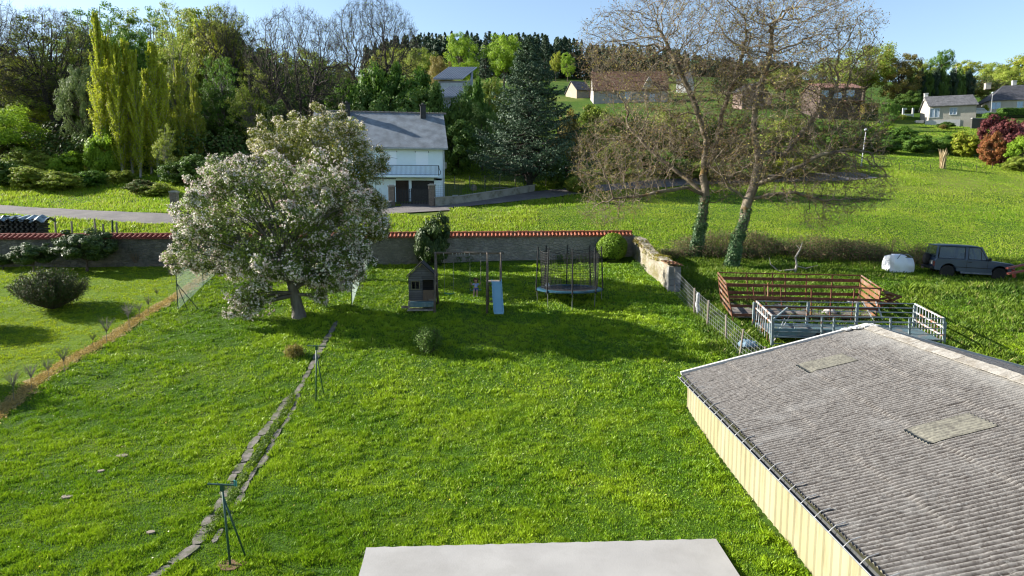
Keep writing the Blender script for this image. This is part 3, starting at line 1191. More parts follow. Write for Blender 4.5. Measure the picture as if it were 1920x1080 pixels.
    tag(o, 'scattered yellow and white flowers in the lawn', 'flowers', kind='stuff')
grass()
# worn soil patch under the first post, weeds between the path lanes
rng = np.random.default_rng(8)
n = 2600
t = rng.uniform(0.5, len(PATHR) - 1.001, n); i = t.astype(int); f = (t - i)[:, None]
a = np.array([[p.x, p.y] for p in PATHR])
c = a[i] * (1 - f) + a[i + 1] * f + np.stack([rng.uniform(-.32, -.12, n), rng.normal(size=n) * .05], 1)
V, Fc = quads(np.stack([c[:, 0], c[:, 1], gz(c[:, 0], c[:, 1]) + rng.uniform(.02, .10, n)], 1), rng.normal(size=(n, 3)) * .5 + np.array([0, 0, 1]), .05, rng, .7)
tag(np_obj('path_weeds', V, Fc, leafm('weed', (0.07, .13, .02), (.14, .2, .03), None, 0), None, {'rnd': rng.uniform(0, 1, n)}), 'leafy weeds between the two lanes of the stone path', 'weeds', kind='stuff')
# ------------------------------------------------------------------ garden walls
M_RUB = stonem('rubble_stone', (0.24, 0.215, 0.18), (0.13, 0.12, 0.105), (0.20, 0.185, 0.16), 3.4, moss=(0.10, 0.095, 0.075))
M_RUB2 = stonem('rubble_stone_pale', (0.42, 0.39, 0.34), (0.27, 0.25, 0.22), (0.36, 0.34, 0.30), 4.2, moss=(0.27, 0.26, 0.22))
M_RUB3 = stonem('sunlit_limestone', (0.50, 0.45, 0.34), (0.34, 0.30, 0.22), (0.40, 0.36, 0.28), 4.5, moss=(0.24, 0.21, 0.09))
M_TILER = surf('red_tile', (0.36, 0.095, 0.06), (0.26, 0.06, 0.045), 7, 0.8, 0.01, 30, c3=(0.20, 0.10, 0.07), s3=1.5)
M_TILEO = surf('orange_tile', (0.52, 0.17, 0.085), (0.42, 0.12, 0.06), 7, 0.8, 0.01, 30, c3=(0.36, 0.22, 0.14), s3=1.2)

def wall(name, A, B, hA, hB, mat, mtile, label, thick=0.45, pitch=0.25, slant=0.0, seed=0):
    """rubble wall from A to B (ground points) with a coping of half-round tiles laid over both sides"""
    A, B = Vector(A), Vector(B)
    d = Vector((B.x - A.x, B.y - A.y, 0)); L = d.length; d.normalize()
    nv = Vector((d.y, -d.x, 0))
    if nv.y > 0: nv = -nv                       # front = towards the camera
    root = thing(name, label, 'wall', A, math.atan2(d.y, d.x))
    rng = random.Random(seed)
    n = int(L / 0.5)
    mb = MB()
    # body with slightly uneven faces
    V, Fc = [], []
    for i in range(n + 1):
        t = i / n
        x = L * t
        w = A + d * x
        zb = float(gz(w.x, w.y)) - A.z - 0.3
        zt = (A.z + hA) * (1 - t) + (B.z + hB) * t - A.z
        for (yy, zz) in ((-thick / 2 - .03, zb), (-thick / 2 + rng.uniform(-.02, .02), (zb + zt) / 2), (-thick / 2, zt), (thick / 2, zt), (thick / 2 + .03, zb)):
            V.append((x, yy, zz))
    for i in range(n):
        for j in range(4):
            a = i * 5 + j
            Fc.append((a, a + 5, a + 6, a + 1))
    Fc.append((0, 1, 2, 3, 4)); b = n * 5; Fc.append((b + 4, b + 3, b + 2, b + 1, b))
    mb.add(V, Fc)
    mb.build('masonry', mat, root)
    mt = MB()
    m = int(L / pitch)
    for i in range(m):
        x = (i + .5) * pitch
        t = x / L
        zt = (A.z + hA) * (1 - t) + (B.z + hB) * t - A.z + 0.02
        j = rng.uniform(-.012, .012)
        for sgn in (-1, 1):
            # half-round cover tile sloping from the ridge down to the side
            k = 6
            y0, z0 = 0.0, zt + .20 + j
            y1, z1 = sgn * (thick / 2 + .14), zt + .0 + j
            rr = pitch * .30
            sl_ = slant
            vs = []
            for (yy, zz, xo) in ((y0, z0, sl_), (y1, z1, -sl_ * .0)):
                for q in range(k + 1):
                    an = math.pi * q / k
                    vs.append((x + xo + rr * math.cos(an), yy, zz + rr * .85 * math.sin(an)))
            base = len(vs)
            vs += [(v[0], v[1], v[2] - .025) for v in vs[:]]
            fs = []
            for q in range(k):
                fs.append((q, q + 1, k + 1 + q + 1, k + 1 + q))
                fs.append((base + q + 1, base + q, base + k + 1 + q, base + k + 1 + q + 1))
                fs.append((k + 1 + q, k + 2 + q, base + k + 2 + q, base + k + 1 + q))
            mt.add(vs, fs)
            # channel tile between
            mt.add([(x - pitch / 2, y0, z0 - .035), (x + pitch / 2, y0, z0 - .035), (x + pitch / 2, y1, z1 - .03), (x - pitch / 2, y1, z1 - .03),
                    (x - pitch / 2, y0, z0 - .06), (x + pitch / 2, y0, z0 - .06), (x + pitch / 2, y1, z1 - .055), (x - pitch / 2, y1, z1 - .055)],
                   [(0, 1, 2, 3), (7, 6, 5, 4), (3, 2, 6, 7)])
        mt.tube((x - pitch * .5, 0, zt + .225 + j), (x + pitch * .53, 0, zt + .235 + j), .065, .075, 8)
    mt.build('tile_coping', mtile, root)
    return root
WA, WM, WB = G(-90, 499), G(640, 496), G(1188, 479)
wall('stone_wall', WA, WM, 1.62, 1.62, M_RUB, M_TILER, 'long grey rubble wall with dark red tile coping behind the left lawn', pitch=0.30, slant=.10, seed=1)
wall('stone_wall', WM + (WB - WM) * 0.003, WB, 1.62, P(1188, 441, WB.y).z - WB.z, M_RUB2, M_TILEO, 'rendered grey stone wall with orange tile coping behind the swing and trampoline', pitch=0.235, seed=2)
# side wall
sa, sb = WB + Vector((0.15, -0.25, 0)), G(1262, 546)
d = (sb - sa); d.z = 0; L = d.length; ang = math.atan2(d.y, d.x)
root = thing('side_wall', 'short sunlit limestone wall overgrown with yellow green moss, ending at the wire fence', 'wall', sa, ang)
Lw = L
mb = MB(); V = []; Fc = []
n = 14
prof = [1.25, 1.30, 1.42, 1.40, 1.32, 1.30, 1.22, 1.25, 1.15, 1.18, 1.25, 1.30, 1.32, 1.32, 1.32]
for i in range(n + 1):
    t = i / n
    w = sa + d * t
    zb = float(gz(w.x, w.y)) - sa.z
    for (yy, zz) in ((-.30, zb - .4), (-.26, zb + prof[i] * .5), (-.24, zb + prof[i]), (.24, zb + prof[i]), (.30, zb - .4)):
        V.append((Lw * t, yy, zz))
for i in range(n):
    for j in range(4):
        a = i * 5 + j
        Fc.append((a, a + 5, a + 6, a + 1))
Fc.append((0, 1, 2, 3, 4)); b = n * 5; Fc.append((b + 4, b + 3, b + 2, b + 1, b))
mb.add(V, Fc).build('masonry', M_RUB3, root)
# cut-stone end pier and its tiles
zb = sb.z - sa.z
pm = MB()
for k in range(4):
    pm.box((Lw + .02 + .01 * (k % 2), 0, zb + .14 + k * .325), (.36, .66 - .02 * (k % 2), .315))
pm.build('end_pier', surf('ashlar', (0.38, 0.37, 0.35), (0.28, 0.27, 0.26), 3, 0.9, 0.02, 14, c3=(.2, .2, .17), s3=1.4), root, bevel=.02)
tm = MB()
for i in range(7):
    for j in range(5):
        x = Lw + .28 - i * .22
        y = -.34 + j * .17
        z0 = zb + 1.36 + (.34 - y) * .10 + .07 * math.sin(i * 2.1 + j)*.3
        tm.box((x, y, z0 + .012 * i), (.25, .15, .035), M=Matrix.Rotation(R(-5 + (i * j) % 4), 3, 'Y') @ Matrix.Rotation(R(-7), 3, 'X'))
tm.build('broken_tiles', surf('broken_tile', (0.40, 0.17, 0.09), (0.27, 0.12, 0.08), 5, 0.85, 0.01, 25, c3=(0.24, 0.24, 0.08), s3=2.0, a3=(.45, .6)), root)
rng = np.random.default_rng(3)
cs = np.array([[Lw * t, rng.uniform(-.3, .3), (np.interp(t * n, range(n + 1), prof)) + float(gz(*(sa + d * t).xy)) - sa.z - rng.uniform(0, .25)] for t in rng.uniform(0.0, .85, 60)])
V, Fc, rn = clump_leaves(rng, cs, .24, 70, .085, np.array([Lw / 2, 0, 0]), up=.8)
np_obj('moss_growth', V, Fc, leafm('wall_moss', (0.16, 0.17, 0.02), (0.30, 0.24, 0.04), (0.30, .15, .04), .12, cl=1.2), root, {'rnd': rn})

# ------------------------------------------------------------------ corrugated shed
def corr_roof():
    root = thing('farm_shed', 'low cream sided shed with weathered grey corrugated fibre cement roof at lower right', 'shed', (SHXR, SHY1, .3))
    rng = np.random.default_rng(11)
    EX, EZ = 5.46, P(1283, 702, 21.5).z
    RX, RZ = SHXR, P(1620, 611, 21.5).z
    per = 0.112
    Y1 = SHY1 + .12
    def slab(xe, ze, x0=0.0, x1=1.0, y0=SHY0, y1=Y1, lift=0.0, thick=.012, nx=14, jitter=True, sheet=5.6178):
        ys = np.arange(y0, y1, per / 7)
        us = np.linspace(x0, x1, nx)
        Yg, U = np.meshgrid(ys, us)
        Xg = RX + (xe - RX) * U
        Zg = RZ + (ze - RZ) * U
        sh = np.floor(Yg / (per * sheet))
        row = np.floor(U * 3.999)
        z = Zg + lift + 0.019 * np.cos(Yg * 2 * np.pi / per)
        if jitter:
            z = z + 0.012 * vnoise(sh * 3.1, row * 7.3, 1, 2) + 0.018 * (U * 4 - row)
            z = z - 0.05 * np.sin(np.clip(U, 0, 1) * np.pi) * 0.6 + 0.03 * vnoise(Yg, U * 6, .4, 5)
            z = z + 0.010 * vnoise(Yg * 12, U * 60, 1, 8) * (vnoise(Yg * 2, U * 10, 1, 9) > -.2)
        top = np.stack([Xg, Yg, z], 2)
        ny = len(ys)
        V = top.reshape(-1, 3)
        a = (np.arange(nx - 1)[:, None] * ny + np.arange(ny - 1)[None]).ravel()
        Fc = np.stack([a, a + 1, a + ny + 1, a + ny], 1)
        if xe < RX: Fc = Fc[:, ::-1]
        V2 = V - np.array([0, 0, thick])
        # eave edge strip
        e = (nx - 1) * ny + np.arange(ny - 1)
        st = np.stack([e, e + 1, e + 1 + len(V), e + len(V)], 1)
        Fc = np.concatenate([Fc, Fc[:, ::-1] + len(V), st])
        V = np.concatenate([V, V2])
        V = V - np.array(root.location)
        return V, Fc
    MR = roofmat()
    V, Fc = slab(EX, EZ, nx=120)
    np_obj('roof', V, Fc, MR, root, smooth=True)
    ex2 = 2 * RX - EX
    V, Fc = slab(ex2, EZ, nx=60)
    np_obj('roof', V, Fc, MR, root, smooth=True)
    MS = surf('skylight_sheet', (0.33, 0.315, 0.25), (0.19, 0.18, 0.15), 14, 0.7, 0.004, 20, c3=(0.14, 0.13, 0.11), s3=3.5)
    for (px, py) in ((1548, 681), (1780, 800)):
        # point on the roof plane under the pixel
        dd = ray(px, py)
        A = np.array([RX, 0, RZ]); sl_ = (EZ - RZ) / (EX - RX)
        t = (RZ - CAMZ - sl_ * RX) / (dd[2] - sl_ * dd[0])
        p = dd * t
        u = (p[0] - RX) / (EX - RX)
        V, Fc = slab(EX, EZ, u - .115, u + .115, round((p[1] - .45) / per) * per, round((p[1] + .45) / per) * per + .001, lift=.016, nx=14)
        np_obj('skylight', V, Fc, MS, root, smooth=True)
    L = Vector(root.location)
    # ridge capping in overlapping lengths
    MRD = surf('ridge_cap', (0.42, 0.40, 0.36), (0.27, 0.25, 0.22), 6, 0.95, 0.02, 25, c3=(0.20, 0.17, 0.13), s3=2.5)
    mb = MB()
    y = SHY0
    i = 0
    while y < Y1 - .1:
        y2 = min(y + .95, Y1)
        zz = RZ + .055 + .008 * (i % 2)
        w = .27
        dz = w * (RZ - EZ) / (RX - EX)
        pr = [(RX - w, zz - dz), (RX - .06, zz + .0), (RX, zz + .025), (RX + .06, zz), (RX + w, zz - dz), (RX + w, zz - dz - .015), (RX, zz - .005), (RX - w, zz - dz - .015)]
        mb.prism([(a - L.x, 0, b - L.z) for a, b in pr], (0, y - L.y, 0), (0, y2 - L.y + .03, 0))
        y = y2
        i += 1
    mb.build('ridge_capping', MRD, root)
    # white verge boards
    MW = surf('verge_paint', (0.72, 0.72, 0.70), (0.6, 0.6, 0.58), 4, 0.6, 0.003)
    for xe in (EX, ex2):
        MB().bar(Vector((xe, Y1 + .05, EZ + .02)) - L, Vector((RX, Y1 + .05, RZ + .02)) - L, .10, .12, up=(0, 1, 0)).build('verge_board', MW, root)
    # flaking white sealant at the ridge end
    mb = MB(); rr = random.Random(4)
    for k in range(26):
        x = RX + rr.uniform(-.75, .25); yy = Y1 - rr.uniform(0.0, .38) * (1 - abs(x - RX))
        z = RZ + .075 - abs(x - RX) * (RZ - EZ) / (RX - EX)
        poly = [(x + math.cos(a) * rr.uniform(.06, .17) - L.x, yy + math.sin(a) * rr.uniform(.04, .1) - L.y, z - L.z + rr.uniform(-.01, .02)) for a in [q * 1.047 for q in range(6)]]
        mb.prism(poly, (0, 0, -.02), (0, 0, .012 + rr.uniform(0, .012)))
    mb.build('flaking_sealant', surf('sealant', (0.75, 0.75, 0.74), (0.6, 0.6, 0.6), 8, 0.7), root)
    # walls
    MC = cladmat()
    gy = np.linspace(SHY0, SHY1, 40)
    zt = EZ - .06
    def clad(x, outer):
        ys = []
        prof = []
        y = SHY1
        k = 0
        pts = []
        step = .32
        while y > SHY0:
            pts += [(y, 0), (y - .035, outer * .028), (y - .06, outer * .028), (y - .095, 0)]
            y -= step
        V = []
        for (yy, o) in pts:
            g = float(gz(x, yy)) - .25
            V.append((x + o - L.x, yy - L.y, g - L.z)); V.append((x + o - L.x, yy - L.y, zt - L.z))
        Fc = [(2 * i, 2 * i + 1, 2 * i + 3, 2 * i + 2) for i in range(len(pts) - 1)]
        return MB().add(V, Fc).build('side_cladding', MC, root)
    clad(SHX0, -1)
    clad(2 * SHXR - SHX0, 1)
    # gable ends
    for yy in (SHY1 - .02, SHY0 + .1):
        g = -0.3 - L.z + .2
        x0, x1 = SHX0 + .02 - L.x, 2 * SHXR - SHX0 - .02 - L.x
        MB().prism([(x0, 0, g), (x1, 0, g), (x1, 0, zt - L.z), (0, 0, RZ - .08 - L.z), (x0, 0, zt - L.z)], (0, yy - L.y - .03, 0), (0, yy - L.y, 0)).build('gable_wall', MC, root)
    # gutter
    MZ = surf('zinc', (0.50, 0.52, 0.54), (0.38, 0.40, 0.42), 5, 0.45, 0, metal=.6)
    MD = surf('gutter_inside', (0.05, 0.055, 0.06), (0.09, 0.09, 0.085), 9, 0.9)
    gx, gzz = EX - .045, EZ - .075
    mb = MB(); V = []; k = 8
    for yy in (SHY0, Y1):
        for r_ in (.065, .058):
            for q in range(k + 1):
                a = math.pi + math.pi * q / k
                V.append((gx + r_ * math.cos(a) - L.x, yy - L.y, gzz + r_ * math.sin(a) - L.z))
    m_ = 2 * (k + 1)
    fo = [(q, q + 1, m_ + q + 1, m_ + q) for q in range(k)]
    fi = [((k + 1) + q + 1, (k + 1) + q, m_ + (k + 1) + q, m_ + (k + 1) + q + 1) for q in range(k)]
    g = MB().add(V, fo + [(0, m_, m_ + k + 1, k + 1), (k, 2 * k + 1, m_ + 2 * k + 1, m_ + k)])
    g.tube(Vector((gx - .068, SHY0, gzz)) - L, Vector((gx - .068, Y1, gzz)) - L, .012, .012, 6)
    go = g.build('gutter', MZ, root)
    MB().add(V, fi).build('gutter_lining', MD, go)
    mb = MB()
    yy = Y1 - .25
    while yy > SHY0:
        mb = MB()
        mb.path([Vector((gx - .075, yy, gzz - .01)) - L, Vector((gx - .03, yy, gzz + .035)) - L, Vector((gx + .06, yy, gzz + .12)) - L, Vector((gx + .22, yy + .01, gzz + .17)) - L], .009, 5)
        mb.build('gutter_hook', surf('hook_steel', (0.65, 0.65, 0.64), (0.4, 0.4, 0.4), 9, 0.5, metal=.4), go)
        yy -= .54 + .03 * math.sin(yy * 9)

def roofmat():
    m = bpy.data.materials.new('fibre_cement')
    m.use_nodes = True
    nt = m.node_tree
    b = nt.nodes['Principled BSDF']
    b.inputs['Roughness'].default_value = 0.95
    b.inputs['Specular IOR Level'].default_value = 0.15
    tc = nd(nt, 'ShaderNodeTexCoord')
    def noise(s, det=6, rough=.65, sc=None):
        n = nd(nt, 'ShaderNodeTexNoise'); n.inputs['Scale'].default_value = s; n.inputs['Detail'].default_value = det; n.inputs['Roughness'].default_value = rough
        if sc:
            mp = nd(nt, 'ShaderNodeMapping'); mp.inputs['Scale'].default_value = sc
            nt.links.new(tc.outputs['Object'], mp.inputs[0]); nt.links.new(mp.outputs[0], n.inputs['Vector'])
        else: nt.links.new(tc.outputs['Object'], n.inputs['Vector'])
        return n.outputs[0]
    def ramp(src, a, bb, c=0, d=1):
        r = nd(nt, 'ShaderNodeMapRange'); r.inputs[1].default_value = a; r.inputs[2].default_value = bb; r.inputs[3].default_value = c; r.inputs[4].default_value = d
        nt.links.new(src, r.inputs[0]); return r.outputs[0]
    def mixc(f, A, B):
        x = nd(nt, 'ShaderNodeMix', data_type='RGBA')
        nt.links.new(f, x.inputs[0])
        for k, c in ((6, A), (7, B)):
            if isinstance(c, tuple): x.inputs[k].default_value = (*c, 1)
            else: nt.links.new(c, x.inputs[k])
        return x.outputs[2]
    # lichened crests are paler, mossy troughs browner (growth follows the corrugation)
    sx = nd(nt, 'ShaderNodeSeparateXYZ'); nt.links.new(tc.outputs['Object'], sx.inputs[0])
    ma = nd(nt, 'ShaderNodeMath', operation='MULTIPLY_ADD'); nt.links.new(sx.outputs[1], ma.inputs[0])
    ma.inputs[1].default_value = 2 * math.pi / .112; ma.inputs[2].default_value = 2 * math.pi * SHY1 / .112
    co = nd(nt, 'ShaderNodeMath', operation='COSINE'); nt.links.new(ma.outputs[0], co.inputs[0])
    ad = nd(nt, 'ShaderNodeMath', operation='MULTIPLY_ADD'); nt.links.new(noise(5.0), ad.inputs[0]); ad.inputs[1].default_value = 3.0
    ad2 = nd(nt, 'ShaderNodeMath', operation='ADD'); nt.links.new(co.outputs[0], ad.inputs[2]); nt.links.new(ad.outputs[0], ad2.inputs[0]); ad2.inputs[1].default_value = -1.5
    c = mixc(ramp(ad2.outputs[0], -1.1, 1.1), (0.034, 0.029, 0.026), (0.205, 0.193, 0.18))
    c = mixc(ramp(noise(22, 8, .75), .5, .66), c, (0.045, 0.036, 0.030))
    c = mixc(ramp(noise(13, 8, .75, (1, 1, 1)), .56, .70), c, (0.27, 0.265, 0.25))
    # cement bloom near the ridge
    ab = nd(nt, 'ShaderNodeMath', operation='ABSOLUTE'); nt.links.new(sx.outputs[0], ab.inputs[0])
    am = nd(nt, 'ShaderNodeMath', operation='MULTIPLY_ADD'); nt.links.new(noise(2.0), am.inputs[0]); am.inputs[1].default_value = -1.5; nt.links.new(ab.outputs[0], am.inputs[2])
    c = mixc(ramp(am.outputs[0], .25, -.55, 0, .8), c, (0.27, 0.26, 0.24))
    c = mixc(ramp(noise(.7, 5, .6), .55, .72, 0, .5), c, (0.24, 0.235, 0.225))
    nt.links.new(c, b.inputs['Base Color'])
    bp = nd(nt, 'ShaderNodeBump'); bp.inputs['Distance'].default_value = .02; bp.inputs['Strength'].default_value = 1.0
    nt.links.new(noise(30, 8, .8), bp.inputs['Height']); nt.links.new(bp.outputs[0], b.inputs['Normal'])
    return m

def cladmat():
    m = surf('cream_cladding', (0.365, 0.33, 0.19), (0.41, 0.38, 0.25), 0.8, 0.55, 0.0, c3=(0.24, 0.19, 0.09), s3=1.6, a3=(.5, .82), stretch=(1, 2.2, .35))
    return m
corr_roof()

# ------------------------------------------------------------------ clothes posts
M_GRN = surf('green_paint', (0.02, 0.10, 0.06), (0.015, 0.07, 0.045), 9, 0.45, spec=.5)
def tpost(px, py, toppx, toppy, wpx, strut, label, cord=None):
    g = G(px, py)
    h = P(px, toppy, g.y).z - g.z
    w = wpx / pxm(g.y)
    ox = (toppx - px) / pxm(g.y)
    root = thing('clothes_post', label, 'clothes post', g, 0, 'green clothes line posts beside the stone path')
    MB().tube((0, 0, -.2), (ox, 0, h), .024, .022, 8).build('pole', M_GRN, root, smooth=True)
    MB().tube((ox * .95, 0, h * .86), (strut[0], strut[1], -.1), .020, .018, 8).build('strut', M_GRN, root, smooth=True)
    mb = MB().tube((ox - w / 2, .02, h + .01), (ox + w / 2, -.02, h), .02, .02, 8)
    for s in (-.42, -.15, .15, .42): mb.tube((ox + w * s, 0, h), (ox + w * s, 0, h + .06), .006, .006, 5)
    mb.box((ox, 0, h - .06), (.07, .05, .12))
    mb.build('crossbar', M_GRN, root)
    if cord:
        MB().box((ox + w / 2 - .03, -.03, h + .05), (.03, .03, .10), rz=.3).box((ox + w / 2 - .005, -.02, h + .03), (.02, .03, .10), rz=-.4).build('peg_tag', surf('teal_plastic', (.12, .42, .38), None, 5, .5), root)
    return root
tpost(433, 1062, 424, 909, 58, (.18, .35), 'front green T-shaped clothes post on bare soil nearest the camera, teal peg on its bar', True)
tpost(592, 752, 597, 649, 36, (.14, .55), 'rear green T-shaped clothes post where the stone path narrows')
g = G(433, 1062)
MB().prism([(g.x + .26 * math.cos(a) * (1 + .3 * math.sin(3 * a)), g.y + .2 * math.sin(a), g.z) for a in [i * .523 for i in range(12)]], (0, 0, -.05), (0, 0, .03)).build('bare_soil', surf('bare_earth', (0.22, 0.13, 0.07), (0.16, 0.09, 0.05), 12, .95, .02))
bpy.data.objects['bare_soil']['kind'] = 'structure'
# third post outside the frame at the left, whose shadow falls across the slab
def offpost():
    T = P(672 + 0, 1072, 9.7)
    q = G(690, 1072)
    Lsh = 3.2
    h = 1.75
    k = h / SUNV.z
    tip = Vector((q.x + 1.35, q.y - .22, .25))
    base = Vector((tip.x, tip.y, 0)) + Vector((SUNV.x, SUNV.y, 0)) * k
    z = float(gz(base.x, base.y))
    root = thing('clothes_post', 'green clothes post with three short bars beside the concrete slab', 'clothes post', (base.x, base.y, z))
    return root

# ------------------------------------------------------------------ green netting fences
M_NETG = meshnet('green_netting', (0.05, 0.22, 0.15), 0.20)
M_POSTG = surf('green_post', (0.015, 0.065, 0.035), (0.01, 0.04, 0.025), 9, 0.5)
def netfence(name, pts, hpx, label, cat='fence', struts=None, wiremat=None, diag=True, postr=.022, postmat=None, net=True, group=None):
    """pts: ground points; h heights in metres"""
    root = thing(name, label, cat, pts[0], 0, group)
    o = Vector(pts[0])
    hs = hpx if hasattr(hpx, '__len__') else [hpx] * len(pts)
    for p, h in zip(pts, hs):
        q = Vector(p) - o
        MB().tube(q - Vector((0, 0, .2)), q + Vector((0, 0, h)), postr, postr, 7).build('post', postmat or M_POSTG, root)
    if struts:
        for s in struts:
            MB().tube(Vector((0, 0, hs[0] * .66)), Vector((s[0], s[1], s[2])), postr * .8, postr * .8, 6).build('brace', postmat or M_POSTG, root)
    if net:
        mb = MB()
        for (a, ha), (b, hb) in zip(list(zip(pts, hs))[:-1], list(zip(pts, hs))[1:]):
            a, b = Vector(a) - o, Vector(b) - o
            L = (b - a).length
            for z in (.05, .5, .98):
                mb.tube(a + Vector((0, 0, ha * z)), b + Vector((0, 0, hb * z)), .004, .004, 4, cap=False)
            n = int(L / .11)
            if diag:
                m = max(1, int(ha / .11))
                for i in range(-m, n):
                    for (s0, s1) in (((i, 0), (i + m, 1)), ((i, 1), (i + m, 0))):
                        t0, t1 = s0[0] / n, s1[0] / n
                        z0, z1 = s0[1], s1[1]
                        if t0 < 0:
                            f = (0 - t0) / (t1 - t0); z0 = z0 + (z1 - z0) * f; t0 = 0
                        if t1 > 1:
                            f = (1 - t0) / (t1 - t0); z1 = z0 + (z1 - z0) * f; t1 = 1
                        if t1 - t0 < 1e-3: continue
                        mb.tube(a.lerp(b, t0) + Vector((0, 0, .04 + (ha * .96) * z0)), a.lerp(b, t1) + Vector((0, 0, .04 + hb * .96 * z1)), .0035, .0035, 3, cap=False)
        mb.build('netting', wiremat or surf('green_wire', (0.04, 0.20, 0.13), None, 9, .5), root)
    return root
fa = Gs([(334, 583), (381, 537), (408, 513), (432, 500)])
netfence('garden_fence', fa, [1.95, 1.8, 1.7, 1.6], 'green wire netting fence with braced corner post left of the blossom tree', struts=[(.32, .25, float(gz(fa[0].x + .32, fa[0].y + .25)) - fa[0].z - .05), (.95, .1, float(gz(fa[0].x + .95, fa[0].y + .1)) - fa[0].z - .05)])
fb = Gs([(660, 575), (673, 535), (686, 508), (694, 496)])
netfence('garden_fence', fb, [2.05, 1.8, 1.75, 1.6], 'green wire netting fence running back to the wall right of the blossom tree')
gp = Gs([(613, 578), (598, 576)])
root = thing('gate_post', 'thin green gate post with short rail just right of the blossom trunk', 'post', gp[0])
MB().tube((0, 0, -.1), (0, 0, 1.95), .025, .025, 7).build('post', M_POSTG, root)
MB().tube((0, 0, .45), (-.9, .05, .5), .014, .014, 6).tube((0, 0, .9), (-.9, .05, .92), .01, .01, 6).build('rail', M_POSTG, root)
g = G(472, 563)
tag(MB().tube((0, 0, -.1), (0, 0, 1.75), .024, .024, 7).build('fence_post', M_POSTG), 'single dark green fence post under the left side of the blossom crown', 'post').location = g

# ------------------------------------------------------------------ wire fence by the shed
M_WOOD = surf('weathered_post', (0.36, 0.31, 0.25), (0.24, 0.20, 0.16), 6, 0.9, 0.01, 20, stretch=(1, 1, .2))
M_WIRE = surf('galvanised_wire', (0.42, 0.44, 0.45), None, 9, .5, metal=.3)
wp = Gs([(1265, 550), (1302, 588), (1326, 610), (1361, 639), (1386, 668), (1430, 705)])
tops = [502, 540, 563, 590, 617, 650]
root = thing('wire_fence', 'old sheep wire fence on five weathered posts between wall end and shed', 'fence', wp[0])
o = Vector(wp[0]); tp = []
for i, (p, t) in enumerate(zip(wp, tops)):
    q = Vector(p) - o
    h = P(0, t, p.y).z - p.z
    lean = Vector(((-.02, -.02, .03, -.02, .12, .05)[i] * h, 0, 0))
    r_ = (.015, .05, .05, .045, .045, .04)[i]
    MB().tube(q - Vector((0, 0, .2)), q + lean + Vector((0, 0, h)), r_, r_ * .9, 7).build('stake' if i == 0 else 'post', M_POSTG if i == 9 else M_WOOD, root)
    tp.append((q, q + lean + Vector((0, 0, h * .93))))
mb = MB()
for (a0, a1), (b0, b1) in zip(tp[:-1], tp[1:]):
    for f in (.02, .2, .36, .52, .68, .84, 1):
        mb.tube(a0.lerp(a1, f), b0.lerp(b1, f), .0045, .0045, 4, cap=False)
    n = max(2, int((b0 - a0).length / .2))
    for i in range(1, n):
        t = i / n
        mb.tube(a0.lerp(b0, t), a1.lerp(b1, t), .0035, .0035, 3, cap=False)
mb.build('wire_mesh', M_WIRE, root)
p = wp[1]
mb = MB()
rr = random.Random(3)
V = []
for i in range(9):
    z = .02 + .95 * i / 8
    for j in range(8):
        a = j * math.pi / 4
        r_ = (.10 + .03 * math.sin(i * 1.3 + j)) * (1 - .25 * (i / 8)) + rr.uniform(-.015, .015)
        V.append((.12 + r_ * math.cos(a) + .02 * math.sin(i), -.10 + r_ * .6 * math.sin(a), z))
Fq = [(i * 8 + j, i * 8 + (j + 1) % 8, (i + 1) * 8 + (j + 1) % 8, (i + 1) * 8 + j) for i in range(8) for j in range(8)] + [tuple(range(64, 72))]
o = mb.add(V, Fq).build('feed_sack', surf('sack_white', (.62, .62, .62), (.48, .5, .52), 6, .6, .01), smooth=True)
o.location = p
tag(o, 'white plastic sack hung on the wire fence post nearest the wall', 'sack')

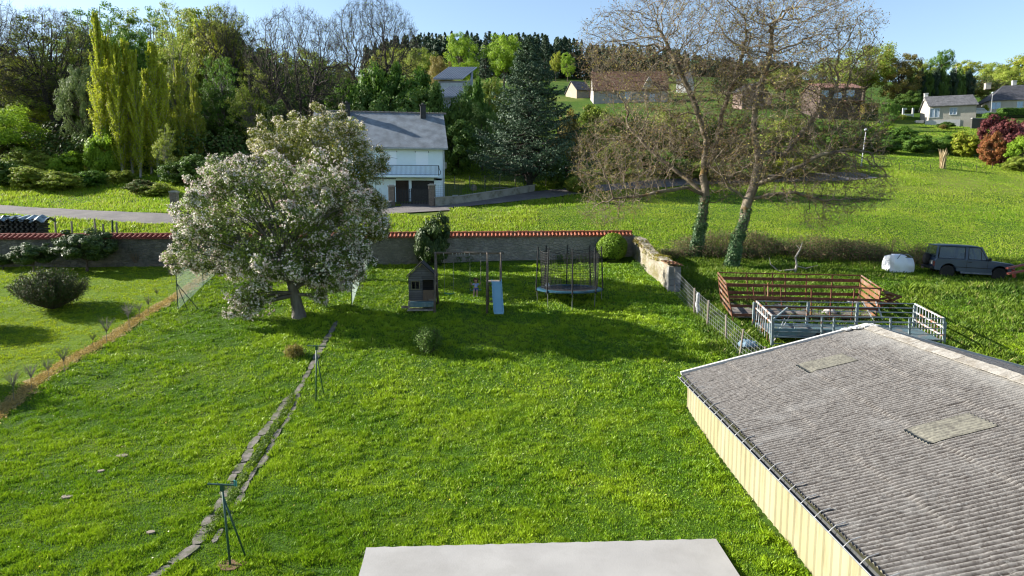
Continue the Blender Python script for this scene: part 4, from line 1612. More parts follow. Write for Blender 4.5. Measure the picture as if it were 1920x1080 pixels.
# ------------------------------------------------------------------ playhouse
M_PLANK = bricky('grey_boards', (0.17, 0.165, 0.17), (0.12, 0.115, 0.12), (0.04, 0.04, 0.04), 1.0, 6.0, 0.11, bump=.006, msize=.006)
M_ROOFF = surf('roof_felt', (0.05, 0.048, 0.05), (0.035, 0.033, 0.035), 20, 0.95, 0.004, 60, c3=(.09, .09, .07), s3=4)
M_BROWN = surf('brown_door_wood', (0.20, 0.14, 0.10), (0.14, 0.10, 0.075), 5, 0.8, 0.004, 30, stretch=(8, 8, .6))
def playhouse():
    g = G(789, 583)
    g = on((790 - 960) / F * 31.6, 31.6)
    w, dp, hw, ha, hb = 1.24, 1.15, 1.14, 1.76, .42
    zf = .42
    root = thing('playhouse', "small grey wooden children's playhouse with half door and porch box", 'playhouse', g, R(4))
    M0 = MB()
    M0.box((-w / 2 + .015, dp / 2, zf + hw / 2), (.03, dp, hw))
    M0.box((w / 2 - .015, dp / 2, zf + hw / 2), (.03, dp, hw))
    M0.prism([(-w / 2 + .031, 0, zf), (w / 2 - .031, 0, zf), (w / 2 - .031, 0, zf + hw - .02), (0, 0, zf + ha - .06), (-w / 2 + .031, 0, zf + hw - .02)], (0, dp - .03, 0), (0, dp, 0))
    M0.box((-.28, 0, zf + .26), (.62, .03, .52)); M0.box((-.28, 0, zf + .97), (.62, .03, .13)); M0.box((-.54, 0, zf + .715), (.10, .03, .38)); M0.box((-.04, 0, zf + .715), (.14, .03, .38))
    M0.box((.565, 0, zf + .5), (.05, .03, 1.0)); M0.box((0.30, 0, zf + 1.0), (.58, .028, .075))
    M0.prism([(-w / 2 + .031, 0, zf + 1.038), (w / 2 - .031, 0, zf + 1.038), (w / 2 - .031, 0, zf + hw - .02), (0, 0, zf + ha - .06), (-w / 2 + .031, 0, zf + hw - .02)], (0, -.015, 0), (0, .015, 0))
    M0.build('walls', M_PLANK, root)
    MB().box((0, dp / 2, zf - .02), (w - .02, dp - .02, .04)).build('floor', M_WOOD, root)
    r = MB()
    for s in (-1, 1):
        a = Vector((0, 0, zf + ha)); b = Vector((s * (w / 2 + .09), 0, zf + hw - .06))
        nrm_ = Vector((s * (ha - hw + .06), 0, (w / 2 + .09))).normalized() * .03
        r.prism([a, b, b + nrm_, a + Vector((0, 0, .036))], (0, -.12, 0), (0, dp + .10, 0))
    r.build('roof', M_ROOFF, root)
    bb = MB()
    for s in (-1, 1):
        bb.bar((0, -.125, zf + ha - .045), (s * (w / 2 + .07), -.125, zf + hw - .075), .02, .075, up=(0, 1, 0))
    bb.build('barge_board', surf('barge_wood', (.22, .19, .15), None, 6, .8), root)
    MB().box((.30, -.012, zf + .24), (.50, .025, .48)).build('half_door', M_BROWN, root)
    f = MB(); 
    for (c, s) in (((-.30, -.02, zf + .52), (.40, .03, .03)), ((-.30, -.02, zf + .90), (.40, .03, .03)), ((-.49, -.02, zf + .71), (.03, .03, .38)), ((-.11, -.02, zf + .71), (.03, .03, .38)), ((-.30, -.018, zf + .71), (.02, .02, .36))):
        f.box(c, s)
    f.build('window_frame', surf('faded_yellow_wood', (.26, .24, .13), None, 6, .8), root)
    # porch with box
    p = MB()
    for i in range(12): p.box((-.58 + i * .105, -.30, .05 + .0), (.085, .62, .035))
    p.box((0, -.02, zf - .06), (w + .06, .1, .05))
    p.box((0, -.58, .03), (w + .1, .04, .06))
    for x in (-.6, .6): p.box((x, -.3, .18), (.06, .06, .36))
    p.build('porch', surf('pale_pallet_wood', (.42, .38, .33), (.3, .27, .23), 6, .9), root)
    MB().box((0, -.25, .27), (1.12, .42, .24)).build('porch_box', surf('blue_board', (.14, .26, .28), (.08, .16, .18), 3, .7, c3=(.3, .36, .36), s3=3), root, bevel=.03)
    MB().box((-.78, -.12, .12), (.36, .04, .12)).build('loose_board', M_WOOD, root)
    MB().box((.48, -.05, .44), (.34, .14, .08)).build('step_board', M_WOOD, root)
    MB().tube((-.12, -.14, zf + ha - .2), (.02, -.14, zf + ha - .05), .018, .018, 6).build('yellow_ornament', surf('ornament', (.5, .45, .1), None, 5, .6), root)
    return root
playhouse()

# ------------------------------------------------------------------ swing set
M_LOG = surf('round_log', (0.19, 0.15, 0.115), (0.12, 0.095, 0.075), 5, 0.85, 0.008, 22, stretch=(1, 1, 1), c3=(.26, .22, .17), s3=3)
M_ROPE = surf('rope', (.35, .33, .28), None, 20, .9)
SY = 31.6
def sx(px, Y=SY): return (px - 960) / F * (Y + .35)
swing_z = P(0, 474.5, SY).z
def swingset():
    x0, x1, x2 = sx(818), sx(914), sx(939)
    g = on(x0, SY)
    root = thing('swing_set', 'wooden log swing set with blue slide beside the playhouse', 'swing set', g)
    o = Vector(g)
    zt = swing_z - g.z
    MB().tube((-.08, 0, zt), (x2 - x0 + .15, 0, zt), .06, .055, 10).build('top_beam', M_LOG, root, smooth=True)
    for x, sp in ((0, .75), (x1 - x0, .62), (x2 - x0, .62)):
        for s in (-1, 1):
            y = s * sp
            zb = float(gz(x0 + x, SY + y)) - g.z
            MB().tube((x, y, zb - .1), (x + .0, s * .03, zt + .02), .058, .05, 9).build('leg', M_LOG, root, smooth=True)
        MB().tube((x, -sp * .55, .45 * zt), (x, sp * .55, .45 * zt), .035, .035, 8).build('cross_brace', M_LOG, root)
    for px in (833, 850, 857, 862, 867, 872, 881, 901):
        MB().tube((sx(px) - x0, -.06, zt - .05), (sx(px) - x0, -.06, zt - .11), .014, .012, 6).box((sx(px) - x0, -.055, zt - .02), (.03, .02, .05)).build('swing_hook', surf('hook_zinc', (.55, .57, .6), None, 9, .4, metal=.5), root)
    # platform and ladder
    zp = P(0, 528, SY - .2).z - g.z
    pm = MB()
    for i in range(5): pm.box(((x1 + x2) / 2 - x0, -.32 + i * .15, zp), (x2 - x1 - .04, .13, .035))
    pm.build('platform', M_WOOD, root)
    lm = MB()
    for i in range(4):
        f = (i + 1) / 5
        lm.tube((x1 - x0, .62 - .28 * f, f * zp), (x2 - x0, .62 - .28 * f, f * zp), .022, .022, 6)
    lm.build('rungs', M_LOG, root)
    # slide: from the platform down towards the camera
    xc = (sx(932, 31.2)) - x0
    a = Vector((xc - .02, -.42, zp + .02))
    yb = G(935, 597).y - SY
    e = Vector((xc + .10, yb, float(gz(xc + x0, SY + yb)) - g.z + .10))
    n = 12
    prof = [(-.235, .10), (-.235, .12), (-.20, .12), (-.19, .02), (.19, .02), (.20, .12), (.235, .12), (.235, .10), (.21, -.01), (-.21, -.01)]
    V = []
    for i in range(n + 1):
        t = i / n
        p = a.lerp(e, t)
        wv = .035 * math.sin(t * math.pi * 3) * (1 - t) 
        p.z += wv + (.10 * max(0, t - .85) / .15 if t > .85 else 0) - .05 * math.sin(t * math.pi)
        for (px_, pz) in prof: V.append((p.x + px_, p.y, p.z + pz))
    m_ = len(prof)
    Fq = [(i * m_ + j, i * m_ + (j + 1) % m_, (i + 1) * m_ + (j + 1) % m_, (i + 1) * m_ + j) for i in range(n) for j in range(m_)] + [tuple(range(m_)), tuple(n * m_ + j for j in range(m_ - 1, -1, -1))]
    MB().add(V, Fq).build('slide', surf('blue_plastic', (.20, .42, .58), (.24, .46, .62), 3, .35, spec=.5), root)
    return root
swingset()
def swing(pxa, pxb, row, yoff, label, seatm):
    xa, xb = sx(pxa), sx(pxb)
    z0 = swing_z - .1
    q = P((pxa + pxb) / 2, row, SY + yoff)
    root = thing('swing', label, 'swing', q)
    for x in (xa, xb):
        MB().tube((x - q.x, 0, 0), (x - q.x, -.06 - yoff, z0 - q.z), .009, .009, 5).build('rope', M_ROPE, root)
    w = xb - xa
    V = []
    n = 8
    for i in range(n + 1):
        t = i / n * 2 - 1
        for (y, dz) in ((-.08, .0), (.08, .0), (.09, .03), (-.09, .03)):
            V.append((t * (w / 2 + .02), y, dz + .06 * t * t))
    Fq = [(i * 4 + j, i * 4 + (j + 1) % 4, (i + 1) * 4 + (j + 1) % 4, (i + 1) * 4 + j) for i in range(n) for j in range(4)] + [(0, 1, 2, 3), (n * 4 + 3, n * 4 + 2, n * 4 + 1, n * 4)]
    MB().add(V, Fq).build('seat', seatm, root)
    return q, xa, xb
M_SEATG = surf('green_seat', (.03, .30, .16), None, 5, .4)
swing(834, 851, 552, -.0, 'empty swing with curved green plastic seat', M_SEATG)
sq, sxa, sxb = swing(882, 902, 546, -.15, 'swing carrying the child, hung nearest the slide', M_SEATG)

# ------------------------------------------------------------------ child on the swing
def skin_fig(name, joints, edges, mat, parent=None, sub=2, root_i=0):
    me = bpy.data.meshes.new(name)
    me.from_pydata([j[0] for j in joints], edges, [])
    o = bpy.data.objects.new(name, me)
    COL.objects.link(o)
    me.materials.append(mat)
    o.modifiers.new('skin', 'SKIN')
    if not me.skin_vertices: bpy.context.view_layer.update()
    sk = me.skin_vertices[0].data
    for i, j in enumerate(joints):
        r_ = j[1]
        sk[i].radius = r_ if hasattr(r_, '__len__') else (r_, r_)
        sk[i].use_root = (i == root_i)
    s = o.modifiers.new('sub', 'SUBSURF')
    s.levels = sub
    s.render_levels = sub
    for p in me.polygons: p.use_smooth = True
    if parent is not None: o.parent = parent
    return o

def child():
    S = 0.98
    # local: facing the camera = -Y; origin on the seat
    SK = surf('skin', (.55, .32, .22), (.5, .28, .19), 9, .6)
    def v(*a): return tuple(x * S for x in a)
    J = [(v(0, .02, .08), (.085, .07)), (v(0, .04, .20), (.078, .06)), (v(0, .05, .30), (.082, .055)), (v(0, .04, .345), (.035, .035)), (v(0, .03, .40), (.045, .045)),
         (v(0, .02, .46), (.082, .086)), (v(0, .02, .51), (.075, .08)), (v(0, .02, .55), (.045, .05)),
         (v(.10, .05, .32), (.033, .033)), (v(.19, .0, .26), (.026, .026)), (v(.215, -.05, .38), (.02, .02)), (v(.218, -.055, .42), (.018, .02)),
         (v(-.10, .05, .32), (.033, .033)), (v(-.19, .0, .26), (.026, .026)), (v(-.215, -.05, .38), (.02, .02)), (v(-.218, -.055, .42), (.018, .02)),
         (v(.06, -.04, .06), (.05, .05)), (v(.07, -.24, .05), (.04, .04)), (v(.075, -.30, -.10), (.032, .032)), (v(.075, -.34, -.20), (.024, .024)), (v(.075, -.42, -.20), (.024, .018)),
         (v(-.06, -.04, .06), (.05, .05)), (v(-.07, -.24, .05), (.04, .04)), (v(-.075, -.30, -.10), (.032, .032)), (v(-.075, -.34, -.20), (.024, .024)), (v(-.075, -.42, -.20), (.024, .018))]
    E = [(0, 1), (1, 2), (2, 3), (3, 4), (4, 5), (5, 6), (6, 7), (2, 8), (8, 9), (9, 10), (10, 11), (2, 12), (12, 13), (13, 14), (14, 15), (0, 16), (16, 17), (17, 18), (18, 19), (19, 20), (0, 21), (21, 22), (22, 23), (23, 24), (24, 25)]
    b = skin_fig('person', J, E, SK)
    b.location = (sq.x, sq.y - .0, sq.z + .02)
    tag(b, 'small child with brown curly hair and light blue top sitting on the swing', 'person')
    top = surf('blue_top', (.30, .42, .72), (.25, .36, .64), 9, .8)
    JT = [(v(0, .02, .09), (.095, .082)), (v(0, .04, .20), (.092, .075)), (v(0, .05, .30), (.092, .066)), (v(0, .045, .335), (.05, .045)),
          (v(.10, .05, .32), (.045, .045)), (v(.165, .015, .28), (.04, .04)), (v(-.10, .05, .32), (.045, .045)), (v(-.165, .015, .28), (.04, .04))]
    skin_fig('top', JT, [(0, 1), (1, 2), (2, 3), (2, 4), (4, 5), (2, 6), (6, 7)], top, b)
    JL = [(v(0, .02, .07), (.095, .08)), (v(.06, -.04, .06), (.062, .06)), (v(.07, -.20, .05), (.052, .052)), (v(-.06, -.04, .06), (.062, .06)), (v(-.07, -.20, .05), (.052, .052))]
    skin_fig('shorts', JL, [(0, 1), (1, 2), (0, 3), (3, 4)], surf('blue_shorts', (.06, .12, .38), None, 9, .8), b)
    for s in (-1, 1):
        skin_fig('shoe', [(v(s * .075, -.32, -.20), (.032, .032)), (v(s * .075, -.38, -.215), (.034, .026)), (v(s * .075, -.44, -.205), (.026, .022))], [(0, 1), (1, 2)], surf('pale_shoe', (.6, .62, .5), None, 9, .7), b)
        # fingers closed round the rope
        hb = MB()
        for k in range(4):
            z = .405 + k * .012
            hb.path([v(s * .222, -.055, z), v(s * .236, -.068, z), v(s * .228, -.08, z), v(s * .214, -.074, z)], .0055 - .0004 * abs(k - 1.5), 5)
        hb.path([v(s * .21, -.05, .40), v(s * .205, -.07, .412), v(s * .215, -.08, .425)], .006, 5)
        hb.build('fingers', SK, b)
    # hair: curls round the head
    rng = np.random.default_rng(4)
    hc = np.array(v(0, .045, .50))
    pts = nrm(rng.normal(size=(260, 3)))
    pts = pts[(pts[:, 1] > -.25) | (pts[:, 2] > .45)]
    pts = pts[pts[:, 2] > -.75]
    hm = MB()
    for p in pts:
        c = hc + p * np.array([.105, .10, .105]) * S * rng.uniform(.9, 1.08)
        hm.lathe([(.004, -.022), (.018, -.012), (.022, 0), (.018, .012), (.004, .022)], c, 6)
    hm.build('hair', surf('brown_hair', (.10, .055, .03), (.16, .09, .05), 30, .7), b)
    for s in (-1, 1):
        MB().lathe([(.002, -.008), (.008, -.004), (.009, 0), (.008, .004), (.002, .008)], v(s * .030, -.064, .475), 8).build('eye', surf('eye_dark', (.03, .02, .02), None, 9, .3), b)
    MB().box(v(0, -.072, .425), (.034, .008, .008)).build('mouth', surf('lips', (.45, .14, .12), None, 9, .5), b)
    MB().tube(v(0, -.055, .47), v(0, -.078, .452), .006, .010, 6).build('nose', SK, b)
child()

# ------------------------------------------------------------------ trampoline
def trampoline():
    Y = 33.0
    c = on((1067.5 - 960) / F * (Y + .3), Y)
    Rr = 1.58
    zp = P(0, 541, Y).z - c.z
    zt = P(0, 465, Y).z - c.z
    root = thing('trampoline', 'round trampoline with blue edge pad and tall black safety net', 'trampoline', c)
    MBK = surf('black_mat', (.018, .018, .022), (.03, .03, .034), 20, .7)
    n = 40
    prof = [(Rr - .34, zp - .01), (Rr - .34, zp + .02), (Rr - .05, zp + .035), (Rr + .02, zp + .01), (Rr + .02, zp - .05), (Rr - .03, zp - .06)]
    V = [(r_ * math.cos(2 * math.pi * i / n), r_ * math.sin(2 * math.pi * i / n), z) for (r_, z) in prof for i in range(n)]
    k = len(prof)
    Fq = [(j * n + i, j * n + (i + 1) % n, ((j + 1) % k) * n + (i + 1) % n, ((j + 1) % k) * n + i) for j in range(k) for i in range(n)]
    MB().add(V, Fq).build('edge_pad', surf('blue_pad', (.02, .09, .14), (.015, .06, .10), 4, .45, c3=(.05, .2, .28), s3=2), root, smooth=False)
    MB().lathe([(.01, zp - .03), (Rr - .34, zp - .012), (Rr - .345, zp - .02)], n=n).build('jump_mat', MBK, root)
    mk = MB()
    for (x, y, l, a) in ((-.12, .05, .22, .2), (.1, -.02, .2, -.3), (0, -.12, .26, .05), (-.2, -.06, .1, .5), (.22, .06, .1, .1)):
        mk.box((x, y, zp + .004), (l, .035, .006), rz=a)
    mk.build('mat_emblem', surf('emblem_grey', (.3, .3, .32), None, 9, .8), root)
    for i in range(8):
        a = math.pi / 4 * i + math.pi / 2
        x, y = Rr * math.cos(a), Rr * math.sin(a)
        q = on(c.x + x, c.y + y)
        zb = q.z - c.z
        MB().tube((x, y, zp - .03), (x * .98, y * .98, zb - .05), .02, .02, 7).build('leg', surf('galvanised_leg', (.25, .26, .26), None, 9, .5, metal=.5), root)
        xo, yo = 1.03 * x, 1.03 * y
        MB().tube((xo, yo, zp - .1), (xo * .94, yo * .94, zt), .035, .032, 8).lathe([(.04, 0), (.04, .05), (.01, .07)], (xo * .94, yo * .94, zt), 8).build('net_pole', surf('black_foam', (.015, .016, .018), None, 20, .7), root)
    # net: vertical and horizontal threads, sagging between poles
    nm = MB()
    def R_(an, z):
        q = ((an - math.pi / 2) / (math.pi / 4)) % 1.0
        sag = 1 - .10 * math.sin(math.pi * q) * (0.4 + .6 * z)
        return (Rr - .22 + .10 * z) * sag
    nv, nz = 120, 15
    for i in range(nv):
        a = 2 * math.pi * i / nv
        pts = [Vector((R_(a, z) * math.cos(a), R_(a, z) * math.sin(a), zp + .02 + z * (zt - zp - .12) - .10 * z * math.sin(math.pi * (((a - math.pi / 2) / (math.pi / 4)) % 1.0)))) for z in (0, .5, 1)]
        nm.path(pts, .0055, 3)
    for j in range(nz + 1):
        z = j / nz
        pts = []
        for i in range(65):
            a = 2 * math.pi * i / 64
            pts.append(Vector((R_(a, z) * math.cos(a), R_(a, z) * math.sin(a), zp + .02 + z * (zt - zp - .12) - .10 * z * math.sin(math.pi * (((a - math.pi / 2) / (math.pi / 4)) % 1.0)))))
        nm.path(pts, 0.0055 if j not in (0, nz) else .012, 3)
    nm.build('safety_net', surf('black_net', (.015, .016, .018), None, 20, .8), root)
    bl = MB().lathe([(.01, -.11), (.07, -.09), (.11, -.03), (.115, .03), (.08, .09), (.01, .11)], (0, 0, 0), 14).build('ball', surf('white_ball', (.75, .76, .8), None, 9, .5), smooth=True)
    bl.location = P(1025, 522, 33.4)
    bl.location.z = c.z + zp + .10
    bl.location.x = c.x - 1.05; bl.location.y = c.y + .45
    tag(bl, 'small white ball lying against the trampoline net', 'ball')
trampoline()
# ------------------------------------------------------------------ rusty cattle cage
M_RUST = surf('rust', (0.24, 0.085, 0.045), (0.15, 0.055, 0.035), 4, 0.9, 0.004, 40, c3=(0.33, 0.14, 0.07), s3=2.5)
M_RUSTB = surf('orange_rust', (0.25, 0.115, 0.05), (0.17, 0.075, 0.035), 4, 0.85, 0.004, 40, c3=(0.34, 0.27, 0.23), s3=2.0)
M_BLUEP = surf('flaking_blue_paint', (0.30, 0.36, 0.38), (0.20, 0.25, 0.27), 6, 0.6, 0.002, 40, c3=(0.26, 0.12, 0.07), s3=3.5, a3=(.56, .66))
M_WHITEP = surf('chalky_white_paint', (0.62, 0.64, 0.64), (0.42, 0.46, 0.48), 6, 0.6, 0.002, 40, c3=(0.33, 0.15, 0.08), s3=3.0, a3=(.5, .6))

def panel(root, name, a0, a1, b0, b1, mat, slats=(), posts=(), sw=.10, pw=.05, rails=(0, 1), rw=.05, thin=.02, up=(0, 0, 1)):
    """barred side: a0-a1 bottom edge, b0-b1 top edge (world points)"""
    o = Vector(root.location)
    a0, a1, b0, b1 = [Vector(v) - o for v in (a0, a1, b0, b1)]
    nv = (a1 - a0).cross(b0 - a0).normalized()
    mb = MB()
    for f in rails:
        mb.bar(a0.lerp(b0, f), a1.lerp(b1, f), rw, rw, up=nv)
    for f in slats:
        mb.bar(a0.lerp(b0, f) + nv * .004, a1.lerp(b1, f) + nv * .004, thin, sw, up=(b0 - a0)) if False else mb.bar(a0.lerp(b0, f), a1.lerp(b1, f), sw, thin, up=nv)
    for t in posts:
        mb.bar(a0.lerp(a1, t) + nv * .007, b0.lerp(b1, t) + nv * .007, pw, pw * .9, up=nv)
    return mb.build(name, mat, root)

c = [P(1375, 603, 29.8), P(1640, 606, 29.8), P(1362, 532, 29.8), P(1652, 541, 29.8)]
f = [P(1353, 575, 32.6), P(1606, 578, 32.6), P(1346, 511, 32.6), P(1615, 516.5, 32.6)]
root = thing('cattle_cage', 'large open rusty brown cattle cage trailer body behind the blue grey one', 'cattle cage', (c[0].x, c[0].y, c[0].z))
sl5 = (.16, .34, .52, .70, .86)
panel(root, 'side_panel', f[0], f[1], f[2], f[3], M_RUST, (.2, .42, .64, .84), (0, .2, .38, .47, .62, .8, 1), sw=.15, pw=.045)
panel(root, 'side_panel', c[0], c[1], c[2], c[3], M_RUST, (.18, .42, .66), (0, .17, .35, .55, .68, .83, 1), sw=.12, pw=.045, rw=.06)
panel(root, 'end_panel', c[0], f[0], c[2], f[2], M_RUSTB, sl5, (0, .35, .7, 1), sw=.13, pw=.04)
panel(root, 'end_panel', c[1], f[1], c[3], f[3], M_RUSTB, sl5, (0, .5, 1), sw=.18, pw=.05)
o = Vector(root.location)
MB().prism([c[0] - o + Vector((0.05, .03, .18)), c[1] - o + Vector((-.05, .03, .18)), f[1] - o + Vector((-.05, -.03, .18)), f[0] - o + Vector((.05, -.03, .18))], (0, 0, 0), (0, 0, .05)).build('floor', surf('old_floor_boards', (.20, .17, .15), (.12, .10, .09), 3, .9, .01, c3=(.35, .33, .32), s3=2), root)
MB().bar(c[2] - o + Vector((1.8, .4, -.05)), P(1440, 600, 31) - o, .07, .02).bar(P(1440, 530, 31.5) - o, P(1440, 560, 31.5) - o, .10, .03).build('hanging_strap', M_RUSTB, root)
for t, side in ((.25, c), (.75, c), (.25, f), (.75, f)):
    q = side[0].lerp(side[1], t) - o
    gq = float(gz(q.x + o.x, q.y + o.y)) - o.z
    MB().bar((q.x, q.y, gq - .1), (q.x, q.y, q.z), .09, .09).build('foot', M_RUST, root)
# drawbar wreck at its right end
db = thing('rusty_drawbar', 'heap of rusty drawbar and frame scrap at the right end of the rusty cage', 'scrap metal', G(1665, 585))
rr = random.Random(5)
for i in range(9):
    a = P(1650 + rr.uniform(-6, 10), 562 + rr.uniform(-22, 14), 31.2 + rr.uniform(-.5, .5)) - db.location
    b = P(1688 + rr.uniform(-14, 4), 566 + rr.uniform(-14, 10), 31.2 + rr.uniform(-.5, .6)) - db.location
    MB().bar(a, b, rr.uniform(.05, .12), rr.uniform(.04, .1)).build('scrap_bar', M_RUSTB if i % 2 else M_RUST, db)

# ------------------------------------------------------------------ blue grey stock trailer
nb = [P(1447, 651, 26.8), P(1768, 657, 26.8), P(1448, 592, 26.8), P(1770, 597, 26.8)]
fb_ = [P(1412, 616, 29.0), P(1712, 622, 29.0), P(1418, 564.5, 29.0), P(1715, 569.5, 29.0)]
root = thing('stock_trailer', 'pale blue grey barred livestock trailer with peeling paint behind the shed ridge', 'livestock trailer', tuple(nb[0]))
o = Vector(root.location)
panel(root, 'side_panel', fb_[0], fb_[1], fb_[2], fb_[3], M_BLUEP, (), (.33, .64), pw=.10, rails=(1, .84, .68, .50, .34), rw=.035)
panel(root, 'side_panel', nb[0], nb[1], nb[2], nb[3], M_BLUEP, (), (0.0, .29, .36, .69, .80, 1), pw=.07, rails=(1, .84, .68, .5, .33, .12), rw=.032)
panel(root, 'end_gate', nb[0], fb_[0], nb[2], fb_[2], M_WHITEP, (), (0, .12, .25, .38, .5, .62, .75, .88, 1), pw=.03, rails=(1, .76, .0), rw=.05)
panel(root, 'end_gate', nb[1], fb_[1], nb[3], fb_[3], M_WHITEP, (), (0, .1, .2, .3, .4, .5, .6, .7, .8, .9, 1), pw=.028, rails=(1, .72, .45, .15), rw=.05)
for p in (nb[0], nb[1], fb_[0], fb_[1]):
    q = p - o
    MB().bar((q.x, q.y, float(gz(p.x, p.y)) - o.z - .1), (q.x, q.y, q.z + (1.15)), .09, .09).build('corner_post', M_BLUEP, root)
MB().prism([nb[0] - o + Vector((.1, .05, .38)), nb[1] - o + Vector((-.1, .05, .38)), fb_[1] - o + Vector((-.1, -.05, .22)), fb_[0] - o + Vector((.1, -.05, .22))], (0, 0, 0), (0, 0, .06)).build('floor', surf('blue_bed', (.12, .20, .23), (.08, .13, .15), 3, .7, c3=(.25, .2, .17), s3=2.5), root)
MB().bar(nb[0] - o + Vector((.1, .15, .60)), nb[0].lerp(nb[1], .62) - o + Vector((0, .15, .60)), .28, .04, up=(0, 1, 0)).build('side_board', surf('blue_board_paint', (.17, .28, .32), (.12, .21, .24), 3, .6, c3=(.3, .28, .26), s3=3), root)
MB().bar(nb[2] - o + Vector((0, 0, -.18)), nb[2] - o + Vector((.95, .9, .18)), .06, .06).build('diagonal_arm', M_BLUEP, root)
for (dx, dz) in ((.62, .2), (.85, .35)):
    MB().tube(nb[0] - o + Vector((.02, 0, .15)), nb[0] - o + Vector((dx, .4, .9 + dz)), .012, .012, 5).build('stay_rod', M_WHITEP, root)
MB().tube(nb[0] - o + Vector((1.1, .3, .1)), nb[0] - o + Vector((.95, .3, 1.0)), .014, .014, 5).build('stay_rod', M_WHITEP, root)
for t in (.3, .42):
    q = nb[0].lerp(nb[1], t) - o
    wz = float(gz(q.x + o.x, q.y + o.y)) - o.z
    w_ = MB().lathe([(.1, -.09), (.3, -.09), (.33, -.05), (.33, .05), (.3, .09), (.1, .09)], (q.x, q.y + .15, wz + .3), 18, Matrix.Rotation(R(90), 3, 'X')).build('wheel', surf('old_tyre', (.03, .03, .03), None, 9, .85), root)
# clutter under and beside the trailers
rr = random.Random(12)
for i, (px, py, col, s, lb) in enumerate(((1402, 655, (.20, .32, .42), .34, 'blue grey plastic feed bag slumped by the last fence post'), (1555, 592, (.55, .52, .5), .30, 'crumpled pale sack lying inside the cages'),
                                         (1600, 572, (.6, .6, .58), .25, 'small white scrap of sheeting in weeds behind the blue trailer'), (1640, 605, (.60, .66, .72), .35, 'bent white painted frame leaning by the rusty cage'))):
    g = G(px, py)
    V = []
    for j in range(6):
        for k in range(9):
            a = k * 2 * math.pi / 9
            r_ = s * math.sin((j + .6) / 6.2 * math.pi) * rr.uniform(.75, 1.15)
            V.append((r_ * math.cos(a) * 1.3, r_ * math.sin(a), s * 1.1 * j / 5 * rr.uniform(.9, 1.1)))
    Fq = [(j * 9 + k, j * 9 + (k + 1) % 9, (j + 1) * 9 + (k + 1) % 9, (j + 1) * 9 + k) for j in range(5) for k in range(9)] + [tuple(range(45, 54)), tuple(range(8, -1, -1))]
    o_ = MB().add(V, Fq).build('plastic_sack', surf('sack%d' % i, col, tuple(v * .7 for v in col), 5, .5, .02))
    if i == 3:
        bpy.data.objects.remove(o_)
        o_ = thing('bent_frame', lb, 'frame', g)
        MB().bar((0, 0, 0), (-.5, .3, 1.0), .08, .05).build('bar', M_WHITEP, o_)
        MB().bar((.4, 0, 0), (0.1, .3, 1.0), .08, .05).build('bar', M_WHITEP, o_)
        MB().bar((-.25, .15, .5), (.25, .15, .5), .08, .04).build('bar', M_WHITEP, o_)
    else:
        o_.location = g
        tag(o_, lb, 'sack')

